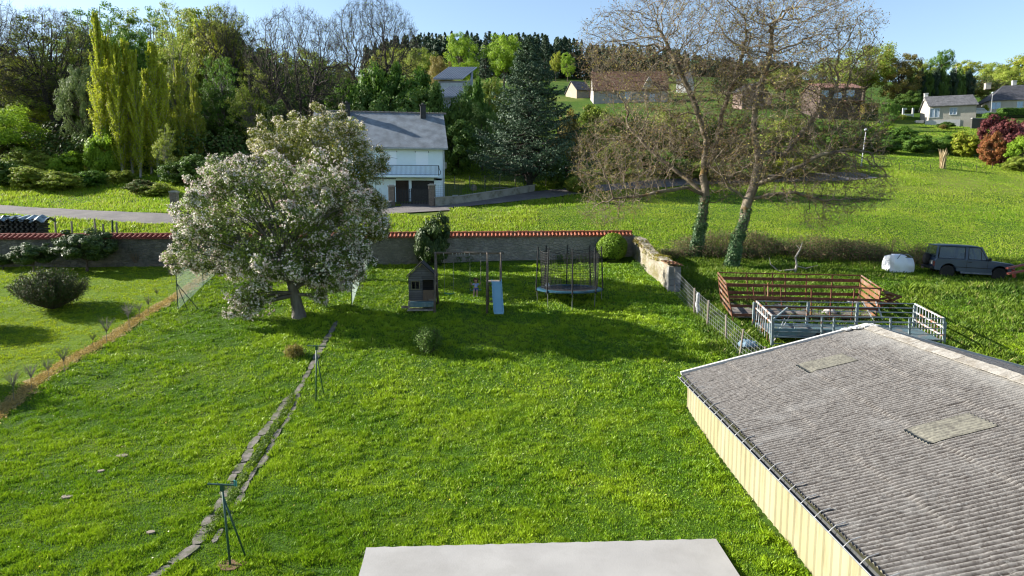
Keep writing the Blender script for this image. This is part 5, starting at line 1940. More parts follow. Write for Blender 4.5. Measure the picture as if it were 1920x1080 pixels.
# ------------------------------------------------------------------ off-road car
def jeep():
    g = G(1822, 523)
    root = thing('parked_car', 'dark blue grey three-door off-road car parked in long grass beside the brambles', 'car', g + Vector((.12, .6, -.04)), R(-13))
    root.rotation_euler = (0, R(2.5), R(-13))
    PA = surf('car_paint', (.028, .055, .11), (.038, .07, .13), 2, .32, 0, spec=.6)
    PT = surf('car_sill_grey', (.16, .19, .23), (.10, .12, .15), 4, .5, c3=(.3, .33, .38), s3=3)
    GL = glassm('car_glass', (.04, .06, .08), .05, 1.0, .55)
    BK = surf('car_black', (.02, .02, .022), None, 8, .6)
    L, W = 3.95, 1.62
    x0, x1 = -L / 2, L / 2
    # side outline (x forward, z up) of lower body; greenhouse separately with tumblehome
    hw = W / 2
    lower = [(x0, .52), (x0 - .02, .98), (x0 + .04, 1.10), (.62, 1.10), (.66, 1.09), (x1 - .12, .98), (x1, .90), (x1 + .01, .55), (x1 - .25, .45), (x1 - .33, .45)]
    def arch(cx, r_):
        return [(cx + r_ * math.cos(a), .42 + r_ * math.sin(a)) for a in [math.pi * q / 8 for q in range(1, 8)]]
    lower = lower[:-2] + [(x1 - .28, .42)] + arch(x1 - .70, .42) + [(x1 - 1.12, .42), (x0 + 1.10, .42)] + arch(x0 + .68, .42) + [(x0 + .26, .42), (x0, .46)]
    # build loft across the width: side planes + rounded shoulder
    def loft(outline, sections):
        V, Fq = [], []
        n = len(outline)
        cx = sum(p[0] for p in outline) / n; cz = sum(p[1] for p in outline) / n
        for (y, k) in sections:
            for (x, z) in outline:
                V.append((cx + (x - cx) * k, y, cz + (z - cz) * (1 - (1 - k) * 1.6) if z > cz else z))
        for s in range(len(sections) - 1):
            for i in range(n):
                j = (i + 1) % n
                Fq.append((s * n + i, s * n + j, (s + 1) * n + j, (s + 1) * n + i))
        Fq.append(tuple(range(n))); Fq.append(tuple((len(sections) - 1) * n + i for i in range(n - 1, -1, -1)))
        return V, Fq
    V, Fq = loft(lower, [(-hw, .975), (-hw + .03, .99), (-hw + .10, 1), (hw - .10, 1), (hw - .03, .99), (hw, .975)])
    body = MB().add(V, Fq).build('body', PA, root, bevel=.012)
    # cabin frame: pillars and roof
    def cab(x, z, side):      # point on the cabin side with tumblehome
        f = (z - 1.08) / .74
        return Vector((x, side * (hw - .03 - .13 * f), z))
    RFX0, RFX1, RZ_ = x0 + .13, .28, 1.80
    rp = MB()
    prof = [(RFX0 - .05, -.70, RZ_ - .03), (RFX0 + .1, -.69, RZ_ + .02)]
    V, Fq = [], []
    nx, ny = 10, 8
    for i in range(nx + 1):
        t = i / nx
        x = RFX0 - .06 + (RFX1 - RFX0 + .12) * t
        for j in range(ny + 1):
            s = j / ny * 2 - 1
            z = RZ_ + .05 * (1 - s ** 4) * (1 - (2 * t - 1) ** 6) + .02 * (1 - (2 * t - 1) ** 2)
            V.append((x, s * .69 * (1 - .04 * (2 * t - 1) ** 8), z))
    n_ = len(V)
    V += [(v[0], v[1], RZ_ - .04) for v in V]
    for i in range(nx):
        for j in range(ny):
            a = i * (ny + 1) + j
            Fq.append((a, a + 1, a + ny + 2, a + ny + 1)); Fq.append((n_ + a + 1, n_ + a, n_ + a + ny + 1, n_ + a + ny + 2))
    per_ = [i * (ny + 1) for i in range(nx)] + [nx * (ny + 1) + j for j in range(ny)] + [(nx - i) * (ny + 1) + ny for i in range(nx)] + [ny - j for j in range(ny)]
    for q in range(len(per_)):
        a, b = per_[q], per_[(q + 1) % len(per_)]
        Fq.append((a, b, b + n_, a + n_))
    MB().add(V, Fq).build('roof', PA, root, smooth=True)
    for s in (-1, 1):
        for (xa, xb, w) in ((x0 + .05, RFX0, .10), (-.42, -.42, .13), (.66, RFX1, .07)):
            MB().bar(cab(xa, 1.08, s), cab(xb, RZ_ - .01, s), w, .05, up=(0, 1, 0)).build('pillar', PA, root)
    def pane(x_a, x_b, x_c, x_d, s):    # bottom xa-xb, top xd-xc
        q = [cab(x_a, 1.10, s), cab(x_b, 1.10, s), cab(x_c, RZ_ - .05, s), cab(x_d, RZ_ - .05, s)]
        return MB().prism(q, (0, -.008, 0), (0, .008, 0))
    for s in (-1, 1):
        pane(x0 + .16, -.52, -.50, RFX0 + .09, s).build('side_window', GL, root)
        pane(-.33, .30, .24, -.33, s).build('door_window', GL, root)
        q = [cab(.335, 1.10, s), cab(.58, 1.10, s), cab(.275, RZ_ - .06, s)]
        MB().prism(q, (0, -.008, 0), (0, .008, 0)).build('quarter_window', GL, root)
        fr = MB()
        for (xa, xb, xc, xd) in ((x0 + .16, -.52, -.50, RFX0 + .09), (-.33, .60, .27, -.33)):
            q = [cab(xa, 1.10, s), cab(xb, 1.10, s), cab(xc, RZ_ - .05, s), cab(xd, RZ_ - .05, s)]
            for k in range(4): fr.bar(q[k] + Vector((0, s * .012, 0)), q[(k + 1) % 4] + Vector((0, s * .012, 0)), .03, .015, up=(0, 1, 0))
        fr.bar(cab(.315, 1.10, s), cab(.26, RZ_ - .05, s), .03, .02, up=(0, 1, 0))
        fr.build('window_seal', BK, root)
        # door shut lines, side trim, mirror
        MB().box((-.40, s * (hw + .002), .80), (.012, .012, .60)).box((.62, s * (hw + .002), .82), (.012, .012, .50)).box((.12, s * (hw + .004), .66), (3.1, .02, .035)).box((-.25, s * (hw + .012), .96), (.16, .02, .035)).build('door_lines', BK, root)
        MB().box((.66, s * (hw + .12), 1.16), (.09, .20, .16)).build('mirror', BK, root, bevel=.02)
        MB().box((.12, s * (hw - .05), .40), (1.55, .08, .17)).build('sill', PT, root, bevel=.015)
    # windscreen, rear window
    for (xa, xb, nm, z0) in ((.66, RFX1 + .02, 'windscreen', 1.10), (x0 - .01, RFX0 - .04, 'rear_window', 1.12)):
        q = [Vector((xa, -hw + .10, z0)), Vector((xa, hw - .10, z0)), Vector((xb, hw - .20, RZ_ - .04)), Vector((xb, -hw + .20, RZ_ - .04))]
        MB().prism(q, (-.008, 0, 0), (.008, 0, 0)).build(nm, GL, root)
    # pale seats and inside clutter seen through the panes
    for s in (-.38, .38):
        MB().box((-.15, s, 1.08), (.16, .42, .62), M=Matrix.Rotation(R(-12), 3, 'Y')).build('seat', surf('seat_cloth', (.25, .26, .28), None, 9, .9), root, bevel=.04)
    # wheels
    TY = surf('tyre', (.022, .022, .022), (.03, .028, .026), 8, .85)
    RM = surf('rim', (.15, .15, .15), (.10, .09, .08), 6, .5, metal=.4)
    for x in (x0 + .68, x1 - .70):
        for s in (-1, 1):
            A = Matrix.Rotation(R(90), 3, 'X')
            w = MB().lathe([(.20, -.10), (.33, -.11), (.365, -.07), (.37, 0), (.365, .07), (.33, .11), (.20, .10)], (x, s * (hw - .12), .36), 24, A).build('wheel', TY, root, smooth=True)
            MB().lathe([(.02, -.085), (.10, -.09), (.19, -.06), (.20, 0), (.19, .06), (.10, .09), (.02, .085)], (x, s * (hw - .115), .36), 18, A).build('rim', RM, w)
    # bumpers, spare wheel, lamps, plate
    MB().box((x0 - .10, 0, .55), (.14, 1.5, .14)).build('bumper', BK, root, bevel=.02)
    MB().box((x1 + .05, 0, .55), (.14, 1.6, .16)).build('bumper', BK, root, bevel=.02)
    MB().box((x1 + .015, 0, .78), (.03, .9, .2)).build('grille', BK, root)
    for s in (-1, 1):
        MB().lathe([(.02, 0), (.09, 0), (.09, .03), (.02, .04)], (x1 + .02, s * .58, .78), 14, Matrix.Rotation(R(90), 3, 'Y')).build('headlight', surf('lamp_glass', (.6, .62, .65), None, 9, .2), root)
        MB().box((x0 - .02, s * .70, .78), (.04, .14, .26)).build('tail_light', surf('lamp_red', (.30, .05, .03), None, 9, .3), root)
    A = Matrix.Rotation(R(90), 3, 'Y')
    MB().lathe([(.08, -.10), (.30, -.10), (.34, -.05), (.34, .05), (.30, .10), (.08, .10)], (x0 - .14, .12, .98), 22, A).build('spare_wheel', TY, root, smooth=True)
    MB().box((x0 - .045, -.45, .84), (.05, .42, .2)).build('rear_panel', surf('pale_dirty_panel', (.45, .45, .43), (.2, .2, .18), 5, .7), root)
    MB().box((x0 - .18, .45, .47), (.06, .2, .12)).build('tow_hitch', surf('hitch_rust', (.42, .26, .2), None, 5, .8), root)
    return root
jeep()
# big bag
g = G(1683, 510)
V = []
rr = random.Random(9)
def bagpt(u, v, w):
    x, y, z = u, v, w
    return x, y, z
n = 10
bag = MB()
def face(fn):
    V = []
    for i in range(n + 1):
        for j in range(n + 1):
            V.append(fn(i / n, j / n))
    Fq = [(i * (n + 1) + j, (i + 1) * (n + 1) + j, (i + 1) * (n + 1) + j + 1, i * (n + 1) + j + 1) for i in range(n) for j in range(n)]
    bag.add(V, Fq)
def shape(x, y, z):
    b = 1 + .09 * math.sin(math.pi * z) - .10 * z
    zz = z * (.98 - .10 * (x - .5)) + .05 * math.sin(x * 7 + y * 5) * z - (.10 * (1 if x > .68 else 0)) * z
    f = .035 * math.sin(x * 9 + z * 6) + .03 * math.sin(y * 8 - z * 7 + 2)
    rx = (x - .5) * 1.30 * b + f * .8
    ry = (y - .5) * 1.05 * b + f
    k = 1 - .06 * max(0, abs(2 * x - 1) + abs(2 * y - 1) - 1.2)
    return (rx * k, ry * k, zz * .92)
face(lambda a, b_: shape(a, 0, b_)); face(lambda a, b_: shape(a, 1, b_)); face(lambda a, b_: shape(0, a, b_)); face(lambda a, b_: shape(1, a, b_)); face(lambda a, b_: shape(a, b_, 1)); face(lambda a, b_: shape(a, b_, 0))
root = thing('bulk_bag', 'big crumpled white bulk bag standing in grass left of the car', 'bag', g, R(8))
bo = bag.build('bag_body', surf('white_polypropylene', (.74, .76, .80), (.68, .70, .74), 3, .55, .02, 6, k=1.0), root, smooth=True)
for (a, b_) in (((-.45, -.5, .80), (.1, -.2, 1.02)), ((.1, -.2, 1.0), (.5, -.45, .86))):
    MB().path([a, ((a[0] + b_[0]) / 2, (a[1] + b_[1]) / 2 - .05, max(a[2], b_[2]) + .03), b_], .02, 6).build('lifting_strap', surf('strap_grey', (.35, .38, .45), None, 9, .7), root)
MB().add([(-.45, -.35, .84), (.15, -.45, .88), (.25, .1, .98), (-.3, .25, .97), (-.42, -.4, .90), (.18, -.5, .92), (.27, .1, 1.03), (-.3, .28, 1.03)], [(4, 5, 6, 7), (0, 1, 5, 4), (1, 2, 6, 5), (2, 3, 7, 6), (3, 0, 4, 7)]).build('top_flap', surf('white_polypropylene', (.7, .7, .7)), root, bevel=.03)
# red machine arm at the right edge
g = G(1925, 520)
root = thing('red_farm_implement', 'red painted farm implement frame in front of the car at the right edge', 'farm implement', g)
for (a, b_) in (((1888, 503, 36.0), (1960, 488, 37.5)), ((1890, 513, 35.6), (1965, 500, 36.8)), ((1950, 490, 37.3), (1955, 540, 37.3)), ((1900, 505, 36), (1902, 520, 36))):
    MB().bar(P(*a) - g, P(*b_) - g, .14, .10).build('beam', surf('red_paint', (.36, .06, .045), (.24, .05, .04), 5, .6, c3=(.25, .12, .08), s3=4), root)

# ------------------------------------------------------------------ white house
M_REND = surf('white_render', (.68, .80, .90), (.63, .75, .85), 1.2, .8, .003, 40, k=1.0)
M_RENDL = surf('white_paint', (.78, .86, .98), (.76, .84, .96), 3, .5, k=1.0)
M_SLATE = bricky('blue_slate', (.29, .33, .37), (.26, .30, .34), (.17, .19, .21), 4.0, .5, .45, bump=.008, rough=.55, msize=.02)
M_IRON = surf('iron_rail', (.05, .09, .13), None, 9, .5)
M_DARK = surf('dark_door', (.018, .02, .024), (.03, .03, .033), 5, .5)
def main_house():
    Y = 61.5
    xl, xr = P(592, 300, Y).x, P(833, 300, Y).x
    root = thing('white_house', 'white two-storey house with slate roof, balcony and dark garage door', 'house', (xl, Y, 7.0))
    o = Vector(root.location)
    W = xr - xl
    th = R(10)
    root.location = (xl + W / 2 - W / 2 * math.cos(th), Y - W / 2 * math.sin(th), 7.0)
    root.rotation_euler = (0, 0, th)
    D = 8.6
    zE = P(0, 273, Y).z - o.z
    zR = P(0, 213.5, Y + D / 2).z - o.z
    zB = P(0, 331, Y).z - o.z
    gx0, gx1 = P(765, 0, Y).x - xl, P(809, 0, Y).x - xl
    zG = P(0, 337.5, Y).z - o.z
    # walls: box panels around the garage opening
    m = MB()
    m.box((W / 2, .12, (zB - .25 + zE) / 2 + .12), (W, .24, zE - zB + .25 - .02))
    m.box(((gx1 + W - .12) / 2, .13, (zB - .4) / 2 - .1), (W - .12 - gx1, .22, zB - .2 + .2))
    m.box(((gx0 - 1.4) / 2, .13, (zB - .4) / 2), (gx0 - 1.4, .22, zB))
    m.box(((gx0 + gx1) / 2 - .7, .14, (zG + zB) / 2 - .02), (gx1 - gx0 + 1.4 - .01, .20, zB - zG))
    m.box((gx0 - .12, .14, zG / 2), (.24, .2, zG))
    for x in (.12, W - .12):
        xx = x
        m.prism([(xx, .245, -.3), (xx, D, -.3), (xx, D, zE), (xx, D / 2, zR - .1), (xx, .245, zE)], (-.12, 0, 0), (.12, 0, 0))
    m.box((W / 2, D - .1, zE / 2), (W - .5, .2, zE))
    m.build('wall', M_REND, root)
    MB().box((gx0 - .85, .26, 1.35), (1.2, .1, 2.4)).build('brick_infill', bricky('infill_brick', (.10, .06, .045), (.07, .045, .035), (.12, .11, .1), 5, .5, .25), root)
    d = MB().box(((gx0 + gx1) / 2, .30, zG / 2), (gx1 - gx0, .08, zG))
    for k in range(5): d.box(((gx0 + gx1) / 2, .25, .25 + k * .5), (gx1 - gx0 - .1, .03, .03))
    d.build('garage_door', M_DARK, root)
    r = MB()
    ov = .38
    sl_ = (zR - zE) / (D / 2)
    for s in (0, 1):
        ye = -ov if s == 0 else D + ov
        ze = zE - ov * sl_
        r.prism([(-.25, ye, ze), (-.25, D / 2, zR), (-.25, D / 2, zR + .14), (-.25, ye, ze + .14)], (0, 0, 0), (W + .55, 0, 0))
    ro = r.build('roof', M_SLATE, root)
    t = MB()
    i = 0
    x = -.2
    while x < W + .2:
        t.tube((x, D / 2, zR + .13), (x + .40, D / 2, zR + .13), .10, .085, 8)
        t.tube((x, D / 2, zR + .14), (x + .05, D / 2, zR + .14), .13, .12, 8)
        x += .42
    t.build('ridge_tiles', surf('ridge_light', (.30, .28, .28), (.22, .2, .2), 6, .8), ro)
    MB().box((W / 2, -ov - .05, zE - ov * sl_ + .04), (W + .5, .1, .11)).build('gutter', surf('white_gutter', (.55, .6, .65), None, 5, .5), root)
    for px, w, n_ in ((803, .50, 1), (660, .55, 2)):
        cx = P(px, 0, Y + D / 2 - .5).x - xl
        c_ = MB().box((cx, D / 2 - .5, zR + .15), (w, .6, 1.2)).box((cx, D / 2 - .5, zR + .80), (w + .12, .72, .08))
        c_.tube((cx, D / 2 - .5, zR + .84), (cx, D / 2 - .5, zR + 1.02), .12, .10, 8)
        c_.build('chimney', surf('dark_chimney', (.07, .07, .08), (.05, .05, .055), 5, .8), ro)
    # shutters
    z0, z1 = P(0, 309, Y).z - o.z, P(0, 284, Y).z - o.z
    for (a, b_) in ((713, 737), (774, 798), (655, 679), (612, 636)):
        x0, x1 = P(a, 0, Y).x - xl, P(b_, 0, Y).x - xl
        f = MB().box(((x0 + x1) / 2, -.02, (z0 + z1) / 2), (x1 - x0, .05, z1 - z0)).build('window', M_RENDL, root)
        for s in (-.25, .25):
            MB().box(((x0 + x1) / 2 + s * (x1 - x0), -.055, (z0 + z1) / 2), ((x1 - x0) / 2 - .03, .03, z1 - z0 - .05)).build('shutter', M_RENDL, f)
        for xx in (x0 - .04, x1 + .04):
            MB().box((xx, -.03, z1 + .02), (.05, .07, .12)).build('hinge', M_IRON, f)
    # balcony
    x0, x1 = .3, P(817, 0, Y).x - xl
    b_ = MB().box(((x0 + x1) / 2, -.50, zB), (x1 - x0, 1.0, .16)).build('balcony', M_REND, root)
    zr = P(0, 309.5, Y - 1).z - o.z
    rl = MB()
    rl.bar((x0, -.97, zr), (x1, -.97, zr), .05, .05).bar((x0, -.97, zB + .16), (x1, -.97, zB + .16), .03, .03)
    x = x0
    k = 0
    while x < x1:
        rl.bar((x, -.97, zB + .1), (x, -.97, zr), .045 if k % 18 == 0 else .016, .016)
        x += .11
        k += 1
    # bellied end of the railing
    rl.path([(x1, -.97, zr), (x1 + .02, -.97, zr - .25), (x1 + .16, -.97, zr - .55), (x1 + .10, -.97, zr - .78), (x1 - .05, -.97, zB + .1)], .03, 5)
    for yy in (-.75, -.5, -.25): rl.bar((x1, yy, zB + .1), (x1, yy, zr), .016, .016)
    rl.bar((x1, -.97, zr), (x1, -.02, zr), .04, .04)
    rl.build('railing', M_IRON, b_)
    MB().box((W + .12, .9, P(0, 308, Y).z - o.z), (.25, .35, .55)).build('wall_unit', surf('unit_grey', (.5, .5, .48), (.3, .3, .28), 4, .7), root)
    MB().tube((W - .10, -.04, zE - .3), (W - .10, -.04, .3), .045, .045, 8).build('downpipe', surf('white_gutter', (.55, .6, .65)), root)
main_house()
# gate, pillars and boundary walls
M_PIL = stonem('pillar_stone', (.36, .30, .25), (.25, .2, .17), (.3, .27, .24), 7)
for (px, r0, r1, Y, lb) in ((810, 348, 383, 59.2, 'stone gate pillar right of the dark garage gate'), (735, 350, 384, 59.2, 'stone gate pillar left of the dark garage gate'), (328, 361, 389, 58.0, 'lone pale stone gate pillar at the roadside left of the blossom trees')):
    b_ = P(px, r1, Y); t = P(px, r0, Y)
    zg = float(gz(b_.x, Y))
    w = (11 if px != 328 else 12) / pxm(Y)
    root = thing('gate_pillar', lb, 'gate pillar', (b_.x, Y, min(zg, b_.z)))
    h = t.z - root.location.z
    MB().box((0, 0, h / 2 - .1), (w, w, h + .2)).build('shaft', M_PIL, root, bevel=.02)
    MB().box((0, 0, h + .05), (w + .12, w + .12, .10)).box((0, 0, h + .13), (w * .7, w * .7, .07)).build('cap', M_CONC, root)
root = thing('driveway_gate', 'dark slatted driveway gate half open in front of the garage', 'gate', (P(738, 0, 59.2).x, 59.2, 7.0))
L0 = root.location
zt = P(0, 353, 59.2).z - 7.0
for (xa, xb, ya, yb, nm) in ((737, 765, 59.2, 59.6, 'gate_leaf'), (767, 806, 59.2, 59.2, 'gate_leaf')):
    a = Vector((P(xa, 0, ya).x - L0.x, ya - L0.y, 0)); b_ = Vector((P(xb, 0, yb).x - L0.x, yb - L0.y, 0))
    m = MB()
    L = (b_ - a).length
    n = int(L / .13)
    for i in range(n + 1):
        t = i / n
        hh = zt - .12 * math.sin(math.pi * t)
        m.bar(a.lerp(b_, t) + Vector((0, 0, .12)), a.lerp(b_, t) + Vector((0, 0, hh)), .08 if xa < 750 else .11, .025, up=(0, 1, 0))
    for z in (.2, .6 if xa < 750 else .75, zt - .25): m.bar(a + Vector((0, .03, z)), b_ + Vector((0, .03, z)), .06, .03)
    m.build(nm, M_DARK, root)
def lowwall(pts, rows_top, rows_bot, Ys, mat, label, name='low_wall', th=.3, cap=True):
    """pts: px list; builds a stepped or sloping low wall"""
    W_ = [P(px, rb, Y) for px, rb, Y in zip(pts, rows_bot, Ys)]
    T_ = [P(px, rt, Y) for px, rt, Y in zip(pts, rows_top, Ys)]
    root = thing(name, label, 'wall', tuple(W_[0]))
    o = Vector(W_[0])
    m = MB(); c_ = MB()
    for i in range(len(pts) - 1):
        a, b_, ta, tb = W_[i] - o, W_[i + 1] - o, T_[i] - o, T_[i + 1] - o
        m.prism([a - Vector((0, 0, .5)), b_ - Vector((0, 0, .5)), tb, ta], (0, 0, 0), (0, th, 0))
        c_.bar(ta + Vector((0, th / 2, .04)), tb + Vector((0, th / 2, .04)), th + .08, .07)
    m.build('masonry', mat, root)
    if cap: c_.build('coping', M_CONC, root)
    return root, W_, T_
YW = [58.6, 60.2, 62.2, 64.6, 66.6]
lw, LW, LT = lowwall([816, 860, 910, 960, 1003], [371, 368.5, 361, 354, 347], [381, 378, 370, 361, 353], YW, surf('roughcast', (.40, .40, .37), (.26, .26, .23), 1.5, .9, .01, 20, c3=(.15, .16, .1), s3=1.5), 'low roughcast wall rising along the road beside the garage')
lowwall([660, 700, 733], [392, 386, 378], [401, 396, 386], [56.4, 57.4, 58.8], surf('roughcast', (.4, .4, .37)), 'short low wall left of the garage gate behind the blossom')
fp = [t + Vector((0, .15, .05)) for t in LT]
pts = [fp[0].lerp(fp[-1], 0)] 
allp = []
for a, b_ in zip(fp[:-1], fp[1:]):
    for t in (0, .5): allp.append(a.lerp(b_, t))
allp.append(fp[-1])
M_WG = surf('dark_green_wire', (.04, .13, .08), None, 9, .5)
netfence('wall_top_fence', allp, 1.05, 'green mesh fence standing on the low wall by the road', diag=False, wiremat=M_WG)
o_ = bpy.data.objects.new('x', None)
def meshpanels(root, pts, h, mat, step=.16, name='mesh_panel'):
    o = Vector(root.location)
    m = MB()
    for a, b_ in zip(pts[:-1], pts[1:]):
        a, b_ = Vector(a) - o, Vector(b_) - o
        n = max(2, int((b_ - a).length / step))
        for i in range(n + 1):
            q = a.lerp(b_, i / n); m.tube(q, q + Vector((0, 0, h)), .006, .006, 3, cap=False)
        for k in range(int(h / step) + 1):
            m.tube(a + Vector((0, 0, k * step)), b_ + Vector((0, 0, k * step)), .006, .006, 3, cap=False)
    return m.build(name, mat, root)
root = [o for o in bpy.data.objects if o.name == 'wall_top_fence'][0]
meshpanels(root, allp, 1.05, M_WG)
# back garden fence with pale posts beyond the small lawn
bp = [P(850 + i * 29, 327 + i * .3, 66.5 + i * .35) for i in range(9)]
bp = [on(p.x, 68.0 + i * .2) for i, p in enumerate(bp)]
root = netfence('back_garden_fence', bp, 1.25, 'mesh fence with pale wooden posts beyond the small side lawn', postr=.05, postmat=surf('pale_post', (.36, .33, .25), None, 6, .9), net=False)
meshpanels(root, bp, 1.1, M_WG, .2)
# green fence by the roadside pillar
gf = [on(P(x, 0, Y).x, Y) for x, Y in ((340, 58.3), (362, 59.4), (384, 60.6), (410, 62.0), (440, 63.5))]
root = netfence('roadside_fence', gf, 1.35, 'green mesh fence running back from the lone stone pillar', net=False)
meshpanels(root, gf, 1.3, M_GRN, .18)
# side lawn details
g = on(P(886, 0, 67.2).x, 67.2)
V = [(.32 * math.cos(a) * s * (1 + .1 * math.sin(a * 3)), .25 * math.sin(a) * s, z) for (s, z) in ((1, -.1), (1.05, .15), (.8, .42), (.35, .58)) for a in [q * .628 for q in range(10)]]
Fq = [(j * 10 + i, j * 10 + (i + 1) % 10, (j + 1) * 10 + (i + 1) % 10, (j + 1) * 10 + i) for j in range(3) for i in range(10)] + [tuple(range(30, 40))]
o = MB().add(V, Fq).build('boulder', surf('boulder_stone', (.42, .36, .27), (.3, .25, .2), 4, .9, .02)); o.location = g
tag(o, 'rounded tan boulder on the small lawn beside the white house', 'stone')
g = on(P(925, 0, 67.2).x, 67.2)
root = thing('balance_beam', 'low pale wooden beams laid end to end on the side lawn', 'bench', g)
for (a, b_) in ((-.2, 1.4), (1.75, 3.4)):
    MB().box(((a + b_) / 2, 0, .32), (b_ - a, .16, .07)).box((a + .2, 0, .15), (.1, .12, .3)).box((b_ - .2, 0, .15), (.1, .12, .3)).build('beam', surf('pale_post', (.36, .33, .25)), root)
g = on(P(850, 0, 63.5).x, 63.5)
MBc = MB().box((0, 0, .15), (.5, .3, .3)).build('plastic_crate', surf('crate_white', (.7, .7, .72), None, 5, .5), None, bevel=.03); MBc.location = g
tag(MBc, 'small white box on the lawn at the corner of the white house', 'box')

# ------------------------------------------------------------------ covered pile and roadside posts (left)
g = on(P(8, 0, 45.5).x, 45.5)
root = thing('covered_pile', 'dark stack of wrapped logs under pale sheets beyond the left wall', 'log pile', (g.x, g.y, g.z))
zt = P(0, 405, 45.5).z - g.z
m = MB()
rr = random.Random(2)
for i in range(9):
    for j in range(int(zt / .16)):
        m.tube((-1.5 + i * .34 + (j % 2) * .1, -.55, .08 + j * .155), (-1.5 + i * .34 + (j % 2) * .1 + .02, .5, .08 + j * .155), .085 * rr.uniform(.8, 1.1), .08, 7)
m.build('logs', surf('dark_wet_logs', (.035, .035, .038), (.06, .055, .05), 5, .8), root)
for k in range(5):
    V = []
    cx, w = -1.5 + k * .70, .5
    for i in range(7):
        for j in range(5):
            V.append((cx + (i / 6 - .5) * w * 2, (j / 4 - .5) * 1.3, zt - .05 + .10 * math.sin(i * 1.3 + k) + .06 * math.sin(j * 2 + k) - .22 * abs(j / 2 - 1) ** 3))
    n_ = len(V)
    V += [(v[0], v[1], v[2] - .03) for v in V]
    Fq = [(i * 5 + j, (i + 1) * 5 + j, (i + 1) * 5 + j + 1, i * 5 + j + 1) for i in range(6) for j in range(4)]
    Fq += [tuple(n_ + q for q in f[::-1]) for f in Fq]
    MB().add(V, Fq).build('sheet', surf('pale_blue_sheet', (.45, .55, .6), (.3, .38, .42), 5, .5, c3=(.1, .12, .13), s3=3), root)
for i, (px, r0, r1) in enumerate(((70, 408, 426), (101, 415, 431), (148, 410, 428), (163, 420, 433), (180, 413, 431), (190, 416, 432))):
    Y = 47.5
    b_ = on(P(px, 0, Y).x, Y)
    t = P(px, r0, Y)
    h = max(.7, t.z - b_.z)
    o = MB().tube((0, 0, -.2), (.05 * math.sin(i * 2), 0, h), .07, .06, 8).tube((.05 * math.sin(i * 2), 0, h), (.05 * math.sin(i * 2), 0, h + .02), .055, .01, 8).build('fence_post', M_WOOD if i != 4 else M_POSTG)
    o.location = b_
    tag(o, ['thick pale wooden post right of the covered log pile', 'short wooden post second from the covered pile', 'pale wooden post third along the roadside meadow', 'low wooden stump post just left of the rhododendron top', 'slim dark post beside the roadside, second from the right', 'short thick post rightmost of the roadside posts'][i], 'post', 'posts in the roadside meadow behind the left wall')
# ------------------------------------------------------------------ vegetation
M_BARK = surf('bark_brown', (.16, .125, .095), (.09, .07, .055), 5, .95, .015, 22, stretch=(1, 1, .3))
M_BARKG = surf('bark_grey', (.26, .24, .21), (.15, .135, .12), 5, .95, .015, 22, stretch=(1, 1, .3))
M_BARKD = surf('bark_dark', (.075, .06, .05), (.04, .034, .03), 5, .95, .01, 20)
M_BARKL = surf('bark_lichened', (.36, .30, .22), (.13, .10, .075), 2.2, .95, .015, 16, c3=(.26, .17, .06), s3=1.6, a3=(.52, .66))
M_BARKW = surf('bark_pale', (.46, .43, .38), (.28, .26, .23), 4, .95, .01, 20)
L_YEL = leafm('leaf_poplar', (.34, .42, .025), (.52, .56, .045), (.44, .36, .06), .05, cl=.6, trans=.45)
L_LIME = leafm('leaf_lime', (.18, .32, .020), (.32, .46, .035), None, 0, cl=.4, trans=.45)
L_YG = leafm('leaf_yellow_green', (.24, .31, .02), (.40, .44, .04), (.34, .24, .05), .08, cl=.4, trans=.4)
L_OLIVE = leafm('leaf_olive', (.20, .28, .035), (.36, .43, .06), (.30, .24, .08), .08, cl=.3, trans=.4)
L_MID = leafm('leaf_mid', (.07, .16, .022), (.15, .27, .03), None, 0, cl=.35, trans=.4)
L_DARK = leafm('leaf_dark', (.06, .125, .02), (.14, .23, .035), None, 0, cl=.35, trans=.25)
L_SAGE = leafm('leaf_sage', (.15, .22, .07), (.27, .34, .12), None, 0, cl=.5, trans=.4)
L_RUS = leafm('leaf_russet', (.19, .14, .035), (.30, .24, .06), (.22, .22, .04), .25, cl=.5, trans=.35)
L_BROWN = leafm('leaf_bramble', (.14, .11, .05), (.19, .17, .06), (.09, .17, .03), .5, cl=.35, trans=.3)
L_PUR = leafm('leaf_purple', (.10, .022, .028), (.17, .05, .045), None, 0, cl=.5, trans=.35)
L_ORB = leafm('leaf_copper', (.26, .085, .03), (.36, .16, .05), (.12, .12, .03), .1, cl=.6, trans=.35)
L_CON = leafm('needles_blue', (.032, .065, .032), (.075, .125, .065), None, 0, cl=.5, trans=.12)
L_COND = leafm('needles_dark', (.020, .045, .022), (.05, .09, .04), None, 0, cl=.2, trans=.1)
L_RHO = leafm('leaf_glossy', (.03, .065, .014), (.07, .12, .025), (.12, .17, .045), .15, cl=.8, trans=.15, rough=.55, spec=.3)
L_JUN = leafm('needles_juniper', (.022, .045, .010), (.055, .085, .018), (.10, .07, .03), .10, cl=.9, trans=.2)
L_BOX = leafm('leaf_box', (.13, .24, .015), (.23, .35, .025), None, 0, cl=1.2, trans=.3)
L_IVY = leafm('leaf_ivy', (.04, .10, .03), (.10, .19, .06), (.22, .28, .12), .12, cl=1.0, trans=.15, rough=.5, spec=.3)
L_BUD = leafm('young_leaf', (.22, .19, .045), (.34, .29, .07), (.20, .11, .07), .30, cl=.5, trans=.35)
L_APP = leafm('apple_leaf', (.11, .18, .03), (.23, .30, .05), None, 0, cl=.8, trans=.25)
L_BLO = leafm('apple_blossom', (.74, .64, .58), (.88, .82, .74), (.60, .38, .38), .12, cl=1.0, trans=.2)
L_BLO2 = leafm('apple_blossom_warm', (.70, .62, .50), (.84, .78, .66), (.50, .44, .08), .15, cl=.8, trans=.3)

